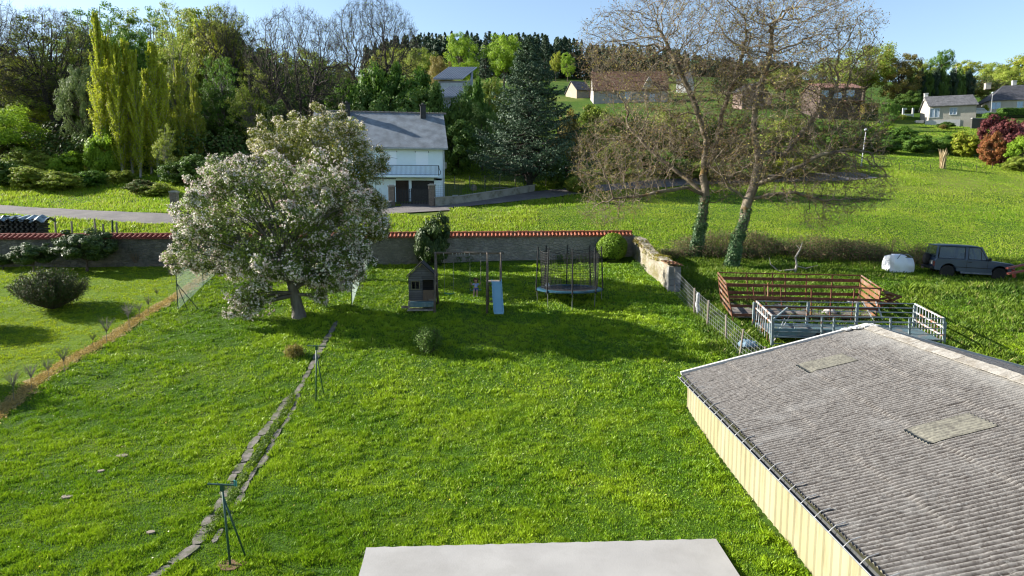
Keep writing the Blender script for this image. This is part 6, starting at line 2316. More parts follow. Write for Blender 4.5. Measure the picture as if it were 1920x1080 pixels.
def fastigiate(name, seed, H=10.0, W=1.5):
    rng = np.random.default_rng(seed)
    root = thing(name, 'tree', 'tree')
    n = 9
    tr = np.array([[.08 * math.sin(i * .9 + seed), .06 * math.cos(i * 1.1), H * .97 * i / (n - 1)] for i in range(n)])
    tg = nrm(np.gradient(tr, axis=0)); rr = np.linspace(.13, .015, n)
    parts = [tubes(tr[:-1], tr[1:], tg[:-1], tg[1:], rr[:-1], rr[1:], 7)]
    C, rn = [], []
    nb = 66
    for i in range(nb):
        t = .05 + .92 * (i / nb) ** .9
        z0 = H * t
        az = i * 2.4 + rng.uniform(-.3, .3)
        wv = W / 2 * 1.25 * min(1, (t + .12) * 2.4) * max(0, 1 - t) ** .6 * rng.uniform(.5, 1.2)
        wv = max(wv, .03)
        L = min(H * .20, H * 1.02 - z0) * rng.uniform(.6, 1.05)
        q = np.linspace(0, 1, 5)
        s = np.array([np.interp(z0, tr[:, 2], tr[:, k]) for k in range(3)])
        pts = s + np.stack([math.cos(az) * wv * np.minimum(1, q * 1.3) ** .9, math.sin(az) * wv * np.minimum(1, q * 1.3) ** .9, L * q], 1)
        pt = nrm(np.gradient(pts, axis=0)); r = np.linspace(.035, .008, 5)
        parts.append(tubes(pts[:-1], pts[1:], pt[:-1], pt[1:], r[:-1], r[1:], 4))
        m = 260
        u = rng.uniform(.12, 1, m)
        c = np.stack([np.interp(u, q, pts[:, k]) for k in range(3)], 1) + rng.normal(size=(m, 3)) * np.array([.11, .11, .16]) * (1.15 - t)
        C.append(c); rn.append(rng.uniform(0, 1, m) * .6 + rng.uniform(0, .4))
    V, Fc = join(parts)
    np_obj('trunk', V, Fc, M_BARKW, root, smooth=True)
    C = np.concatenate(C); rn = np.concatenate(rn)
    N = nrm(C * np.array([1, 1, 0])) * .8 + rng.normal(size=C.shape) * .8
    V, Fc = quads(C, N, .10 * rng.uniform(.6, 1.4, len(C)), rng, .7)
    np_obj('crown', V, Fc, L_YEL, root, {'rnd': rn})
    return root

used = {}
PR = {}
PR['decA'] = leafy_proto('spreading_tree', 21, 10, [((0, 0, 6.2), (4.2, 4.2, 3.2)), ((1.6, .5, 8.0), (2.4, 2.4, 1.8)), ((-2.0, 0, 4.4), (2.6, 2.6, 1.6)), ((2.4, 0, 4.6), (2.2, 2.4, 1.6))], 120, .85, 170, .22, .26, L_MID, M_BARK, 1.6, 8.6)
PR['decB'] = leafy_proto('round_tree', 22, 10, [((0, 0, 5.8), (4.6, 4.4, 4.0)), ((-1.0, .5, 8.0), (2.8, 2.6, 1.9))], 130, .75, 150, .20, .24, L_MID, M_BARK, 1.6, 8.4)
PR['tallA'] = leafy_proto('slender_tree', 23, 10, [((0, 0, 7.0), (2.0, 2.0, 2.9)), ((.5, 0, 4.5), (2.6, 2.4, 1.7)), ((-.7, .3, 3.0), (2.2, 2.2, 1.2))], 230, .42, 85, .12, .13, L_OLIVE, M_BARKG, 2.0, 9.2)
PR['tallB'] = leafy_proto('slender_tree', 24, 10, [((0.3, 0, 7.4), (1.7, 1.7, 2.5)), ((-.6, 0, 5.4), (2.2, 2.2, 1.8)), ((.8, .3, 3.6), (1.8, 2.0, 1.0))], 190, .38, 75, .12, .12, L_OLIVE, M_BARKG, 2.4, 9.4)
PR['pop'] = fastigiate('poplar', 3)
PR['pop2'] = fastigiate('poplar', 9, 10, 1.9)
def fork(z, h, s): return [(-1, [(0, 0, -.2), (0.05, 0, z * .6), (0, 0, z)])]
PR['bareA'] = bare_proto('bare_tree', 31, 10, [((0, 0, 6.4), (4.7, 4.5, 3.5), 1)], 3400, .22, [(-1, [(0, 0, -.2), (.1, 0, 1.2), (0, 0, 2.0)]), ((0, 1), [(-.9, .2, 3.8), (-1.9, 0, 5.2)]), ((0, 1), [(.8, .2, 3.6), (1.3, .3, 5.6)]), ((0, 1), [(.0, -.5, 4.6)])], .27, .007, M_BARKD, 6, .42, .0045, L_OLIVE, 2500, .07, trop=(0, 0, .02), jit=.26, di=1.2, expo=2.15)
PR['bareB'] = bare_proto('bare_tree', 32, 10, [((.2, 0, 6.6), (4.6, 4.4, 3.3), 1), ((-2.0, 0, 4.5), (2.6, 2.2, 1.4), .3)], 3400, .22, [(-1, [(0, 0, -.2), (.05, 0, .9), (.1, 0, 1.6)]), ((0, 1), [(1.1, .2, 3.4), (2.1, 0, 4.8)]), ((0, .9), [(-.6, .2, 3.4), (-1.0, .3, 5.6)]), ((0, 1), [(.2, -.5, 4.2)])], .27, .007, M_BARKD, 6, .42, .0045, L_OLIVE, 2500, .07, trop=(0, 0, .03), jit=.26, di=1.2, expo=2.15)
PR['con'] = conifer_proto('dark_conifer', 41, 10, 5.2, 90, 55, .32, L_COND, M_BARKD, rt=.14)
PR['con2'] = conifer_proto('dark_conifer', 42, 10, 4.2, 80, 50, .30, L_COND, M_BARKD, rt=.12, power=.7)
PR['bushA'] = leafy_proto('bush', 51, 10, [((0, 0, 4.2), (4.4, 4.4, 4.0)), ((2.0, 0, 6.5), (2.4, 2.4, 2.6)), ((-2.4, 0, 3.4), (2.4, 3.0, 2.8))], 120, 1.1, 120, .50, .12, L_MID, M_BARKD, .3, 6, flat=.85)
PR['bushB'] = leafy_proto('bush', 52, 10, [((0, 0, 4.6), (4.6, 4.2, 4.4)), ((-1.6, 0, 7.2), (2.0, 2.4, 2.2))], 110, 1.0, 120, .45, .12, L_MID, M_BARKD, .3, 6, flat=.85, jit=1.1)

def tree(k, px, Y, top, wpx, lm, label, group=None, bm=None, base=None, cat='tree', name=None, rot=None, dep=None):
    x = (px - 960) / F * (Y * math.cos(PITCH))
    g = on(x, Y)
    if base is not None: g.z = P(px, base, Y).z
    h = P(px, top, Y).z - g.z
    w = wpx / pxm(Y)
    r_ = R((px * 37) % 360) if rot is None else rot
    W0 = {'pop': 1.7, 'pop2': 2.1, 'tallA': 5.4, 'tallB': 4.9, 'con': 5.2, 'con2': 4.2, 'decA': 9.6, 'decB': 9.4}.get(k, 9.6)
    H0 = {'bushA': 9.2, 'bushB': 9.4}.get(k, 10.0)
    g.z -= .1
    o = put(PR[k], used, g, h, w, label, cat, group, r_, lm, bm, H0, W0)
    if name: o.name = name
    return o

GW = 'trees of the wood on the left'
T = [
 # back layer
 ('decB', -30, 118, 60, 190, L_YG, 'yellow green tree far back behind the leftmost bare branches'),
 ('decA', 60, 112, 92, 190, L_YG, 'broad yellow green tree behind the tall twin-trunked tree'),
 ('tallA', 150, 112, 48, 130, L_OLIVE, 'dull olive tree left of and behind the poplars'),
 ('tallB', 215, 108, -6, 150, L_MID, 'highest airy green tree rising behind the tallest poplar'),
 ('tallB', 262, 112, 8, 130, L_OLIVE, 'thin half bare tree between poplar tops and blue sky'),
 ('tallA', 305, 110, 6, 110, L_MID, 'narrow pale leaved tree behind the poplar gap'),
 ('tallA', 352, 106, -4, 130, L_OLIVE, 'tall olive brown tree right behind the short poplars'),
 ('decB', 402, 104, 18, 150, L_OLIVE, 'broad olive tree with sunlit yellow top in the middle of the wood'),
 ('tallA', 440, 100, 2, 130, L_OLIVE, 'tall thin olive tree left of the first big bare oak'),
 ('decA', 470, 108, 62, 150, L_DARK, 'dark green tree in shade left of the first bare oak'),
 ('decA', 420, 98, 20, 130, L_YG, 'yellow green tree top left of the first bare oak, leaning over the wood'),
 ('tallA', 185, 100, 4, 120, L_MID, 'tall green tree right behind the tip of the tallest poplar'),
 ('decB', 285, 100, 60, 130, L_MID, 'green tree filling the wood behind the poplar gap'),
 ('decA', 362, 98, 55, 120, L_OLIVE, 'olive tree filling the wood right of the golden poplar'),
 ('decB', 500, 100, 90, 130, L_MID, 'green tree behind the left boughs of the first bare oak'),
 ('decA', 600, 98, 120, 130, L_MID, 'green tree under the right boughs of the first bare oak'),
 ('tallB', 520, 110, 72, 120, L_OLIVE, 'sparse olive tree seen through the left side of the bare oak'),
 ('decB', 560, 118, 92, 140, L_OLIVE, 'dull brownish green tree seen through the bare oak'),
 ('decA', 625, 120, 100, 140, L_OLIVE, 'olive tree low between the two bare oaks'),
 # filler, mostly in a dark leaf colour that stands in for shade
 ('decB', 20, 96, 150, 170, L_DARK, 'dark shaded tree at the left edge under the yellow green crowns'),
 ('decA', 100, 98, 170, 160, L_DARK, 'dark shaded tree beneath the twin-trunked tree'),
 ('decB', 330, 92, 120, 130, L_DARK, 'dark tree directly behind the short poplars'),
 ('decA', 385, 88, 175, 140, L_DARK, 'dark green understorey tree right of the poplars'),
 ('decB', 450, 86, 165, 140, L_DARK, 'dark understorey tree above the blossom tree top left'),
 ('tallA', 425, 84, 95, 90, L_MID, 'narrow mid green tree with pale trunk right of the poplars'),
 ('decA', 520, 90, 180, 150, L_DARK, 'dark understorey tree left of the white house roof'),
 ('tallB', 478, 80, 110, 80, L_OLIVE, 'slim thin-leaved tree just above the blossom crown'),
 ('decB', 250, 96, 140, 150, L_MID, 'green tree filling the gaps between the poplar trunks'),
 # front features
 ('tallA', 345, 80, 40, 100, L_OLIVE, 'tall brownish tree standing behind the rightmost poplars'),
 ('decB', 70, 90, 112, 170, L_YG, 'yellow green tree glowing behind the leftmost bare boughs'),
 ('decA', 150, 92, 150, 120, L_YG, 'yellow green tree between twin trunks and grey green willow'),
 ('decA', 8, 77, 195, 190, L_LIME, 'bright lime green bushy tree at the left edge above the bank'),
 ('decB', 172, 79, 118, 92, L_SAGE, 'grey green willow-like tree left of the tallest poplar'),
 ('bushA', 205, 74.5, 232, 70, L_LIME, 'fresh lime bush at the foot of the tallest poplar'),
]
for (k, px, Y, top, w, lm, lb) in T: tree(k, px, Y, top, w, lm, lb, GW)
for (px, Y, top, w, lb) in ((203, 74.5, 28, 30, 'tallest yellow poplar, leftmost of the row'), (216, 75.5, 68, 34, 'poplar just right of the tallest one with visible pale trunk'), (234, 74, 82, 34, 'third yellow poplar from the left with full crown'),
                            (252, 75, 76, 32, 'poplar in the middle of the row with pointed tip'), (268, 74, 95, 30, 'fifth poplar from the left, before the gap in the row'), (303, 74.5, 84, 32, 'poplar just right of the gap, pointed and golden'),
                            (318, 75, 120, 30, 'sparse poplar to the right of the golden pointed one'), (348, 76, 116, 26, 'small lone poplar second from the right end'), (376, 77, 152, 26, 'shortest greenish poplar at the right end of the row'), (288, 76.5, 130, 26, 'thin poplar filling the gap in the row')):
    tree('pop' if px % 2 else 'pop2', px, Y, top, w * 1.25, L_YEL if px < 330 else L_YG, lb, 'poplars in a row', cat='poplar', name='poplar')
# bare trees on the left
tree('bareA', 570, 80, 8, 205, None, 'big bare oak with forked dark trunk above the blossom tree', 'bare trees above the white house', rot=R(20), cat='bare tree')
tree('bareB', 712, 92, -12, 185, None, 'second bare oak standing above the hedge behind the house roof', 'bare trees above the white house', rot=R(200), cat='bare tree')
tree('bareA', -15, 86, -30, 200, None, 'half bare tree with spreading branches cut by the left edge', GW, rot=R(140), cat='bare tree')
tree('bareB', 122, 86, 6, 200, None, 'tall thin-leaved tree with twin dark trunks at upper left', GW, rot=R(60), cat='bare tree')
tree('tallA', 118, 88, 20, 190, L_OLIVE, 'olive leaved tree mingled with the twin-trunked tree', GW)
tree('tallB', 318, 71, 228, 44, L_OLIVE, 'small thin-leaved tree with pale stems at the right foot of the poplars', GW, rot=R(10), bm=M_BARKW)
tree('bareA', 440, 96, 0, 120, None, 'bare twiggy tree reaching into the sky left of the first oak', GW, rot=R(77), cat='bare tree')
# hedge trees behind house
GH = 'hedge trees behind the white house'
for i, (px, Y, top, w, lm, k) in enumerate(((650, 84, 150, 90, L_MID, 'bushB'), (690, 86, 122, 90, L_MID, 'bushA'), (735, 88, 124, 90, L_MID, 'bushB'), (780, 86, 126, 90, L_MID, 'bushA'), (812, 80, 160, 80, L_DARK, 'bushB'),
                                            (855, 80, 176, 80, L_DARK, 'bushA'), (890, 84, 150, 60, L_MID, 'bushB'), (905, 78, 190, 70, L_DARK, 'decB'), (860, 76, 230, 110, L_DARK, 'bushB'), (700, 78, 170, 110, L_DARK, 'bushB'), (770, 78, 165, 110, L_DARK, 'bushA'), (940, 88, 150, 80, L_OLIVE, 'bushA'))):  # low bushes get dark leaves: shade below the hedge tops put into colour
    lb = ['leftmost green hedge tree beside the oak trunk', 'tall green hedge tree just left of the second bare oak', 'green hedge tree right under the second bare oak', 'sunlit green hedge tree left of the metal roofed house', 'dark hedge tree right above the slate roof chimney', 'dark hedge tree covering the lower metal roof',
          'light green tree right of the metal roofed house', 'dark tree between house gable and big conifer', 'low dark bush at the right gable of the white house', 'shaded bush low behind the left part of the slate roof', 'shaded bush low behind the middle of the slate roof', 'olive bush left of the top of the big conifer'][i]
    tree(k, px, Y, top, w, lm, lb, GH)
# mid distance trees on the hill
for (k, px, Y, top, w, lm, lb) in (('decB', 868, 210, 62, 72, L_LIME, 'bright lime tree in front of the dark conifers, left one'), ('decA', 945, 205, 56, 84, L_LIME, 'bright lime tree in front of the dark conifers, right one'),
                                   ('decB', 800, 170, 92, 90, L_OLIVE, 'brownish olive tree left of the metal roof'), ('decA', 760, 180, 82, 80, L_OLIVE, 'dull tree right of the second bare oak'), ('decB', 735, 190, 90, 80, L_YG, 'yellow green tree seen through the second bare oak'), ('decA', 830, 160, 100, 60, L_RUS, 'russet brown tree just above the metal roof'),
                                   ('decB', 1062, 250, 98, 30, L_LIME, 'tiny lime tree at the far field edge'), ('decA', 1040, 255, 94, 24, L_YG, 'tiny yellow green tree left of the tiny lime tree'), ('decB', 1010, 150, 150, 60, L_MID, 'green tree behind the right side of the big conifer'),
                                   ('decA', 915, 130, 140, 60, L_MID, 'green tree below the two lime trees')):
    tree(k, px, Y, top, w, lm, lb, 'trees on the far hill')
# far conifer wood as one mass
def conwood():
    rng = np.random.default_rng(77)
    C, N, S, rn = [], [], [], []
    tv = []
    for i in range(460):
        px = rng.uniform(690, 1480)
        Y = rng.uniform(272, 330)
        x = (px - 960) / F * Y
        g = float(gz(x, Y))
        row = np.interp(px, [690, 740, 800, 900, 1040, 1100, 1240, 1330, 1480], [100, 82, 72, 70, 74, 92, 100, 118, 130]) + rng.uniform(-13, 13)
        h = max(6, (P(px, row, Y).z - g))
        w = h * rng.uniform(.30, .42)
        m = 230
        t = rng.uniform(0, 1, m) ** .8
        a = rng.uniform(0, 6.283, m)
        rr = w * (1 - t) * rng.uniform(.5, 1.1, m) + .1
        c = np.stack([x + rr * np.cos(a), Y + rr * np.sin(a), g + h * (.06 + .94 * t)], 1)
        C.append(c); N.append(np.stack([np.cos(a), np.sin(a), np.full(m, .7)], 1) + rng.normal(size=(m, 3)) * .5); S.append(1.3 * rng.uniform(.6, 1.3, m)); rn.append(rng.uniform(0, 1, m) * .5 + rng.uniform(0, .5))
        tv.append(tubes([[x, Y, g]], [[x, Y, g + h]], [[0, 0, 1]], [[0, 0, 1]], [.25], [.05], 4))
    C = np.concatenate(C); N = np.concatenate(N)
    V, Fc = quads(C, N, np.concatenate(S), rng, .6)
    o = np_obj('conifer_wood', V, Fc, L_COND, None, {'rnd': np.concatenate(rn)})
    tag(o, 'distant dark conifer wood along the hilltop', 'wood', kind='stuff')
    V, Fc = join(tv)
    tag(np_obj('wood_trunks', V, Fc, M_BARKD), 'trunks of the distant conifer wood', 'wood', kind='stuff')
conwood()
for i, (px, Y, top, w) in enumerate(((1345, 190, 118, 40), (1372, 190, 110, 46), (1020, 262, 66, 34), (800, 262, 62, 34), (912, 262, 60, 32))):
    tree('con' if i % 2 else 'con2', px, Y, top, w, None, ['dark conifer left of centre behind the ivy trees', 'dark conifer beside the small dark roof on the hill', 'dark conifer top right of the big near conifer tip', 'tall dark conifer at the left end of the hilltop wood', 'dark conifer between the two bright lime trees'][i], 'single dark conifers on the hill', cat='conifer', name='dark_conifer')
# big near conifer
bc = conifer_proto('blue_conifer', 61, 13.6, 10.6, 210, 260, .20, L_CON, M_BARKD, bare=.13, droop=.12, rt=.33, power=.75, spread=.38, jitr=.30)
g = on((993 - 960) / F * 68.2, 68.4)
bc.location = (g.x, g.y, g.z - .1)
bc.scale = (1, 1, (P(993, 62, 68.4).z - g.z) / 13.6)
tag(bc, 'large blue green conifer standing by the road right of the white house', 'conifer')
rngf = np.random.default_rng(6)
fm = MB()
for a in (2.6, .5, 4.2):
    fm.path([(0, 0, .6), (.9 * math.cos(a), .6 * math.sin(a), 1.5), (1.8 * math.cos(a), 1.2 * math.sin(a), 2.6)], [.2, .13, .05], 8)
fm.build('low_limbs', M_BARKD, bc)
# russet bushes right of it and hedge line behind the ivy trees
GB = 'bushes in the valley behind the ivy trees'
for i, (k, px, Y, top, w, lm) in enumerate((('bushA', 1062, 72, 205, 62, L_RUS), ('bushB', 1048, 68, 290, 60, L_DARK), ('bushA', 1090, 66, 318, 60, L_OLIVE), ('bushB', 1120, 84, 200, 110, L_OLIVE), ('bushA', 1190, 86, 205, 110, L_MID), ('bushB', 1255, 88, 206, 100, L_OLIVE), ('bushA', 1320, 86, 212, 100, L_MID),
                                            ('bushB', 1385, 84, 222, 100, L_MID), ('bushA', 1450, 82, 232, 100, L_OLIVE), ('bushB', 1160, 74, 268, 100, L_OLIVE), ('bushA', 1240, 74, 280, 100, L_MID), ('bushB', 1320, 73, 300, 100, L_OLIVE), ('bushA', 1400, 73, 292, 90, L_MID), ('bushB', 1475, 74, 296, 100, L_YG), ('bushA', 1540, 76, 278, 80, L_BROWN))):
    lb = ['russet bush touching the right side of the big conifer', 'dark bush under the right skirt of the big conifer', 'low olive green bush by the road bend', 'olive bush right of the russet one below the farmhouse', 'green bush below the middle of the farmhouse', 'olive bush below the right end of the farmhouse', 'green bush behind the left ivy tree trunk',
          'green bush between the two ivy tree crowns', 'olive bush behind the right ivy tree limbs', 'low olive bush above the road bend', 'low green bush above the road left of the ivy trees', 'low pale olive bush behind the left ivy trunk', 'low green bush between the ivy trunks, beyond the road', 'low yellow green bush right of the right ivy trunk, beyond the road', 'brownish bush near the foot of the white lamp post'][i]
    tree(k, px, Y, top, w, lm, lb, GB, cat='bush', name='bush')
GR = 'green scrub below the right-hand houses'
for i, (px, Y, top, w, lm) in enumerate(((1475, 98, 222, 80, L_OLIVE), (1530, 98, 224, 80, L_MID), (1585, 99, 226, 80, L_MID), (1635, 99, 228, 76, L_LIME), (1680, 97, 236, 64, L_MID), (1712, 94, 252, 50, L_MID), (1600, 93, 244, 70, L_MID), (1655, 92, 252, 60, L_MID), (1550, 92, 248, 70, L_MID), (1762, 95, 252, 46, L_MID))):
    o = tree('bushA' if i % 2 else 'bushB', px, Y, top, w, lm, 'green scrub bush %s' % ['left of the brick house garden', 'under the left half of the brick house', 'under the right half of the brick house', 'lime tinted, right of the brick house', 'left of the green mesh fence', 'at the lower end of the green mesh fence', 'above the white lamp post', 'right of the white lamp post head', 'left of the white lamp post head', 'below the white bungalow lawn'][i], GR, cat='bush', name='bush')
# right-hand trees
for (k, px, Y, top, w, lm, lb) in (('decA', 1605, 150, 76, 130, L_OLIVE, 'large olive tree behind the right side of the ivy tree crowns'), ('decB', 1668, 148, 102, 90, L_RUS, 'brownish tree between ivy tree crown and dark hedge'), ('decB', 1747, 200, 92, 50, L_MID, 'fresh green round tree on the skyline right'),
                                   ('decA', 1715, 200, 108, 60, L_OLIVE, 'small olive tree left of the round skyline tree'), ('decB', 1800, 210, 112, 70, L_YG, 'yellow green tree on the skyline behind the pole'), ('decA', 1850, 190, 112, 70, L_OLIVE, 'olive tree on the skyline above the slate bungalow'),
                                   ('decB', 1905, 180, 98, 90, L_YG, 'yellow green tree at the right end of the skyline'), ('decA', 1880, 172, 120, 80, L_OLIVE, 'olive tree just behind the far right slate roof'), ('decB', 1945, 172, 100, 90, L_OLIVE, 'tree cut by the right edge above the slate roof'),
                                   ('decA', 1800, 160, 138, 90, L_BROWN, 'greyish brown scrubby tree left of the slate roof'), ('decB', 1850, 158, 150, 70, L_BROWN, 'brown scrubby tree touching the slate roof'), ('decB', 1655, 120, 185, 40, L_MID, 'round green garden tree right of the brick house'), ('decA', 1690, 145, 170, 60, L_DARK, 'dark tree left of the white bungalow'),
                                   ('decB', 1540, 160, 110, 90, L_OLIVE, 'olive tree behind the brick house'), ('decA', 1460, 165, 120, 90, L_OLIVE, 'olive tree seen through the right ivy tree'), ('decB', 1655, 133, 188, 34, L_MID, 'small clipped green tree by the garden wall')):
    tree(k, px, Y, top, w, lm, lb, 'trees on the right-hand hill')
for i, px in enumerate(range(1692, 1800, 15)):
    tree('bushB', px, 152, 128 + (i % 3) * 2, 26, L_COND if i % 2 else L_DARK, 'dark evergreen in the tall hedge behind the white bungalow, number %s from its left end' % ['one', 'two', 'three', 'four', 'five', 'six', 'seven', 'eight'][i], 'tall dark hedge behind the white bungalow', cat='evergreen', name='hedge_evergreen')
for (k, px, Y, top, w, lm, base, lb) in (('bushA', 1872, 86, 215, 84, L_PUR, None, 'dark purple leaved maple at the right edge'), ('bushB', 1852, 83, 248, 46, L_ORB, None, 'copper orange bush in front of the purple maple'), ('bushB', 1912, 80, 252, 60, L_LIME, None, 'bright green bush right of the purple maple'),
                                         ('bushA', 1805, 92, 246, 60, L_YG, None, 'yellow green bush left of the copper one'), ('bushB', 1905, 78, 292, 56, L_OLIVE, None, 'low olive bush at the right edge below the green one'), ('bushA', 1925, 92, 205, 70, L_PUR, None, 'purple leaved shrub cut by the right edge')):
    tree(k, px, Y, top, w, lm, lb, None, cat='bush', name='ornamental_bush')
# dry grass plume
g = G(1766, 316)
rng = np.random.default_rng(12)
n = 150
a = rng.uniform(0, 6.28, n); s_ = rng.uniform(0, .28, n)
V, Fc = blades(s_ * np.cos(a), s_ * np.sin(a), rng.uniform(1.0, 2.3, n), np.full(n, .03), rng, .26, z=np.zeros(n))
o = np_obj('dry_grass_clump', V, Fc, leafm('dry_reed', (.50, .38, .20), (.62, .50, .30), None, 0, trans=.3), None, {'rnd': rng.uniform(0, 1, n)}, loc=tuple(g))
tag(o, 'tall dry straw coloured grass clump in the field', 'grass clump')

# dark undergrowth below the wood
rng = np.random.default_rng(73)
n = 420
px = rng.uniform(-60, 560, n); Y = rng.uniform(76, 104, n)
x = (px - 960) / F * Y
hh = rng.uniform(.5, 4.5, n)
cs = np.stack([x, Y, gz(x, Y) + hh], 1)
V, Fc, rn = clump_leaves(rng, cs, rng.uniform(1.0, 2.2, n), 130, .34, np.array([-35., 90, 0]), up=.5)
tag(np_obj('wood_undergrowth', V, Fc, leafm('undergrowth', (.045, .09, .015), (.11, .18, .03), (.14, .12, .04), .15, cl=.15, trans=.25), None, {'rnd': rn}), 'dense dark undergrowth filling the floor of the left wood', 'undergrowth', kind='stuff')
# left bank bushes
GL_ = 'bramble bushes on the left bank above the road'
for i, (px, Y, top, w, lm) in enumerate(((12, 69, 300, 90, L_DARK), (75, 68, 312, 100, L_OLIVE), (120, 67, 322, 90, L_OLIVE), (165, 69, 318, 80, L_MID), (275, 65.5, 336, 80, L_BROWN), (300, 64.5, 342, 70, L_OLIVE), (345, 70, 300, 90, L_DARK), (395, 70, 290, 100, L_DARK), (230, 71, 318, 60, L_OLIVE), (450, 71, 280, 110, L_DARK), (60, 73, 278, 90, L_OLIVE), (128, 74, 282, 70, L_LIME))):
    tree('bushA' if i % 2 else 'bushB', px, Y, top, w, lm, ['dark bush at the left edge above the road', 'olive bramble bush second from the left edge', 'olive bush in the middle of the left bank', 'green bush left of the poplars above the bank', 'brown bramble bush left of the lone stone pillar', 'olive bush touching the lone stone pillar', 'dark shaded bush behind the lone stone pillar', 'dark bush above the left side of the blossom crown',
         'olive bush at the feet of the poplars', 'dark bush left of the white house hidden by blossom', 'olive bush at the back of the left bank', 'lime green bush at the back of the left bank'][i], GL_, cat='bush', name='bush')

# ---- the two ivy-clad trees
def ivytree(name, seed, Y, base, chains, env, label, n, rmax, trunkw, ivy_top, lean_jit=.28, leafn=17000):
    b = G(*base)
    b.y = Y; b.x = P(base[0], base[1], Y).x; b.z = P(base[0], base[1], Y).z
    def L_(p, dy=0): 
        q = P(p[0], p[1], Y + dy) - b
        return (q.x, q.y, q.z)
    ch = []
    for c in chains:
        ch.append((c[0], [L_(p[:2], p[2] if len(p) > 2 else 0) for p in c[1]]))
    ev = []
    for (px, py, dy, rx, ry, dz, w) in env:
        ev.append((L_((px, py), dy), (rx / pxm(Y), dz, ry / pxm(Y)), w))
    root = bare_proto(name, seed, 16, ev, n, .36, ch, rmax, .009, M_BARKL, 4, .60, .0060, L_BUD, leafn, .10, loc=tuple(b), trop=(0, 0, .05), jit=.34, dk=.50, di=2.4, tup=.12, expo=2.3)
    tag(root, label, 'tree', 'ivy clad trees beyond the side wall')
    rng = np.random.default_rng(seed + 1)
    tp = np.array(ch[0][1]); 
    m = 10500
    t = rng.uniform(0, 1, m) ** 1.4 * ivy_top
    seg = np.linalg.norm(np.diff(tp, axis=0), axis=1); cum = np.concatenate([[0], np.cumsum(seg)])
    c = np.stack([np.interp(t, cum, tp[:, k]) for k in range(3)], 1)
    a = rng.uniform(0, 6.28, m)
    rr = trunkw * (1.15 - .3 * t / ivy_top) + .10 * vnoise(a * 2, t * 2, 1, 4) + rng.uniform(-.06, .10, m)
    rr *= np.where(t > ivy_top * .6, rng.uniform(.5, 1, m), 1)
    d = np.stack([np.cos(a), np.sin(a), np.zeros(m)], 1)
    V, Fc = quads(c + d * rr[:, None], d + rng.normal(size=(m, 3)) * .5 + np.array([0, 0, .5]), .10 * rng.uniform(.6, 1.3, m), rng, .8)
    np_obj('ivy', V, Fc, L_IVY, root, {'rnd': rng.uniform(0, 1, m)})
    return root
ivytree('ivy_tree', 71, 43.0, (1301, 486), [
    (-1, [(1301, 492), (1308, 450), (1316, 410), (1322, 366)]),
    ((0, .93), [(1290, 352, -.4), (1250, 357, -.8), (1200, 368, -1), (1150, 372, -1.2)]),
    ((0, 1), [(1318, 330, 0), (1325, 260, .2), (1305, 200, .2), (1275, 130, .3), (1250, 80, .3)]),
    ((1 + 1, .12), [(1340, 290, .3), (1352, 220, .5), (1380, 140, .5), (1400, 70, .4)]),
    ((0, 1), [(1280, 330, .8), (1230, 290, 1.2), (1180, 240, 1.6)]),
], [(1170, 300, 0, 100, 95, 4.0, .3), (1265, 200, 0, 110, 130, 4.5, 1.0), (1300, 50, 0, 130, 90, 4.2, 1.0), (1170, 100, 0, 90, 90, 3.5, .55), (1390, 110, 0, 70, 110, 3.5, .5), (1140, 395, -.5, 60, 30, 1.8, .08), (1370, 300, 0, 50, 80, 3.0, .3)],
   'left ivy clad tree with low boughs reaching over the wall', 3600, .28, .33, 4.2)
ivytree('ivy_tree', 83, 40.3, (1369, 505), [
    (-1, [(1369, 512), (1380, 455), (1396, 410), (1402, 378)]),
    ((0, 1), [(1415, 345, 0), (1424, 300, 0), (1412, 250, .3), (1418, 190, .4), (1440, 120, .3), (1450, 50, .3)]),
    ((0, .95), [(1385, 362, -.3), (1366, 352, -.4), (1340, 300, -.8)]),
    ((0, 1), [(1440, 365, -.5), (1490, 360, -1), (1540, 375, -1.2)]),
    ((1, .25), [(1470, 290, .6), (1520, 230, .8), (1570, 160, 1.0)]),
    ((1, .1), [(1460, 330, -1), (1540, 290, -1.8), (1600, 280, -2)]),
], [(1470, 90, 0, 110, 110, 4.4, 1.0), (1545, 110, 0, 85, 110, 4.2, .8), (1560, 250, 0, 95, 85, 4.0, .5), (1590, 340, -.5, 75, 65, 3.0, .25), (1450, 230, 0, 90, 100, 4.0, .5), (1400, 300, 0, 70, 60, 3.2, .35), (1480, 340, -1, 70, 50, 2.5, .25), (1540, 400, -1, 40, 40, 1.8, .12)],
   'right ivy clad tree leaning right above the rusty cage', 3900, .29, .33, 3.9)
# dead white branch among the brambles
g = G(1490, 512)
m = MB().path([(0, 0, 0), (.10, 0, .45), (.02, .05, .9), (.25, 0, 1.35), (.35, 0, 1.75)], [.07, .06, .05, .04, .015], 6).path([(.25, 0, 1.35), (.05, .1, 1.6)], [.03, .01], 5).path([(.1, 0, .4), (.7, .2, .25), (1.3, 0, .45)], [.04, .03, .01], 5).path([(0, 0, .2), (-.9, .1, .1), (-1.4, 0, .5), (-1.5, 0, .9)], [.05, .04, .03, .01], 5)
o = m.build('dead_branch', M_BARKW); o.location = g
tag(o, 'pale dead forked branch standing in the brambles left of the bulk bag', 'branch')

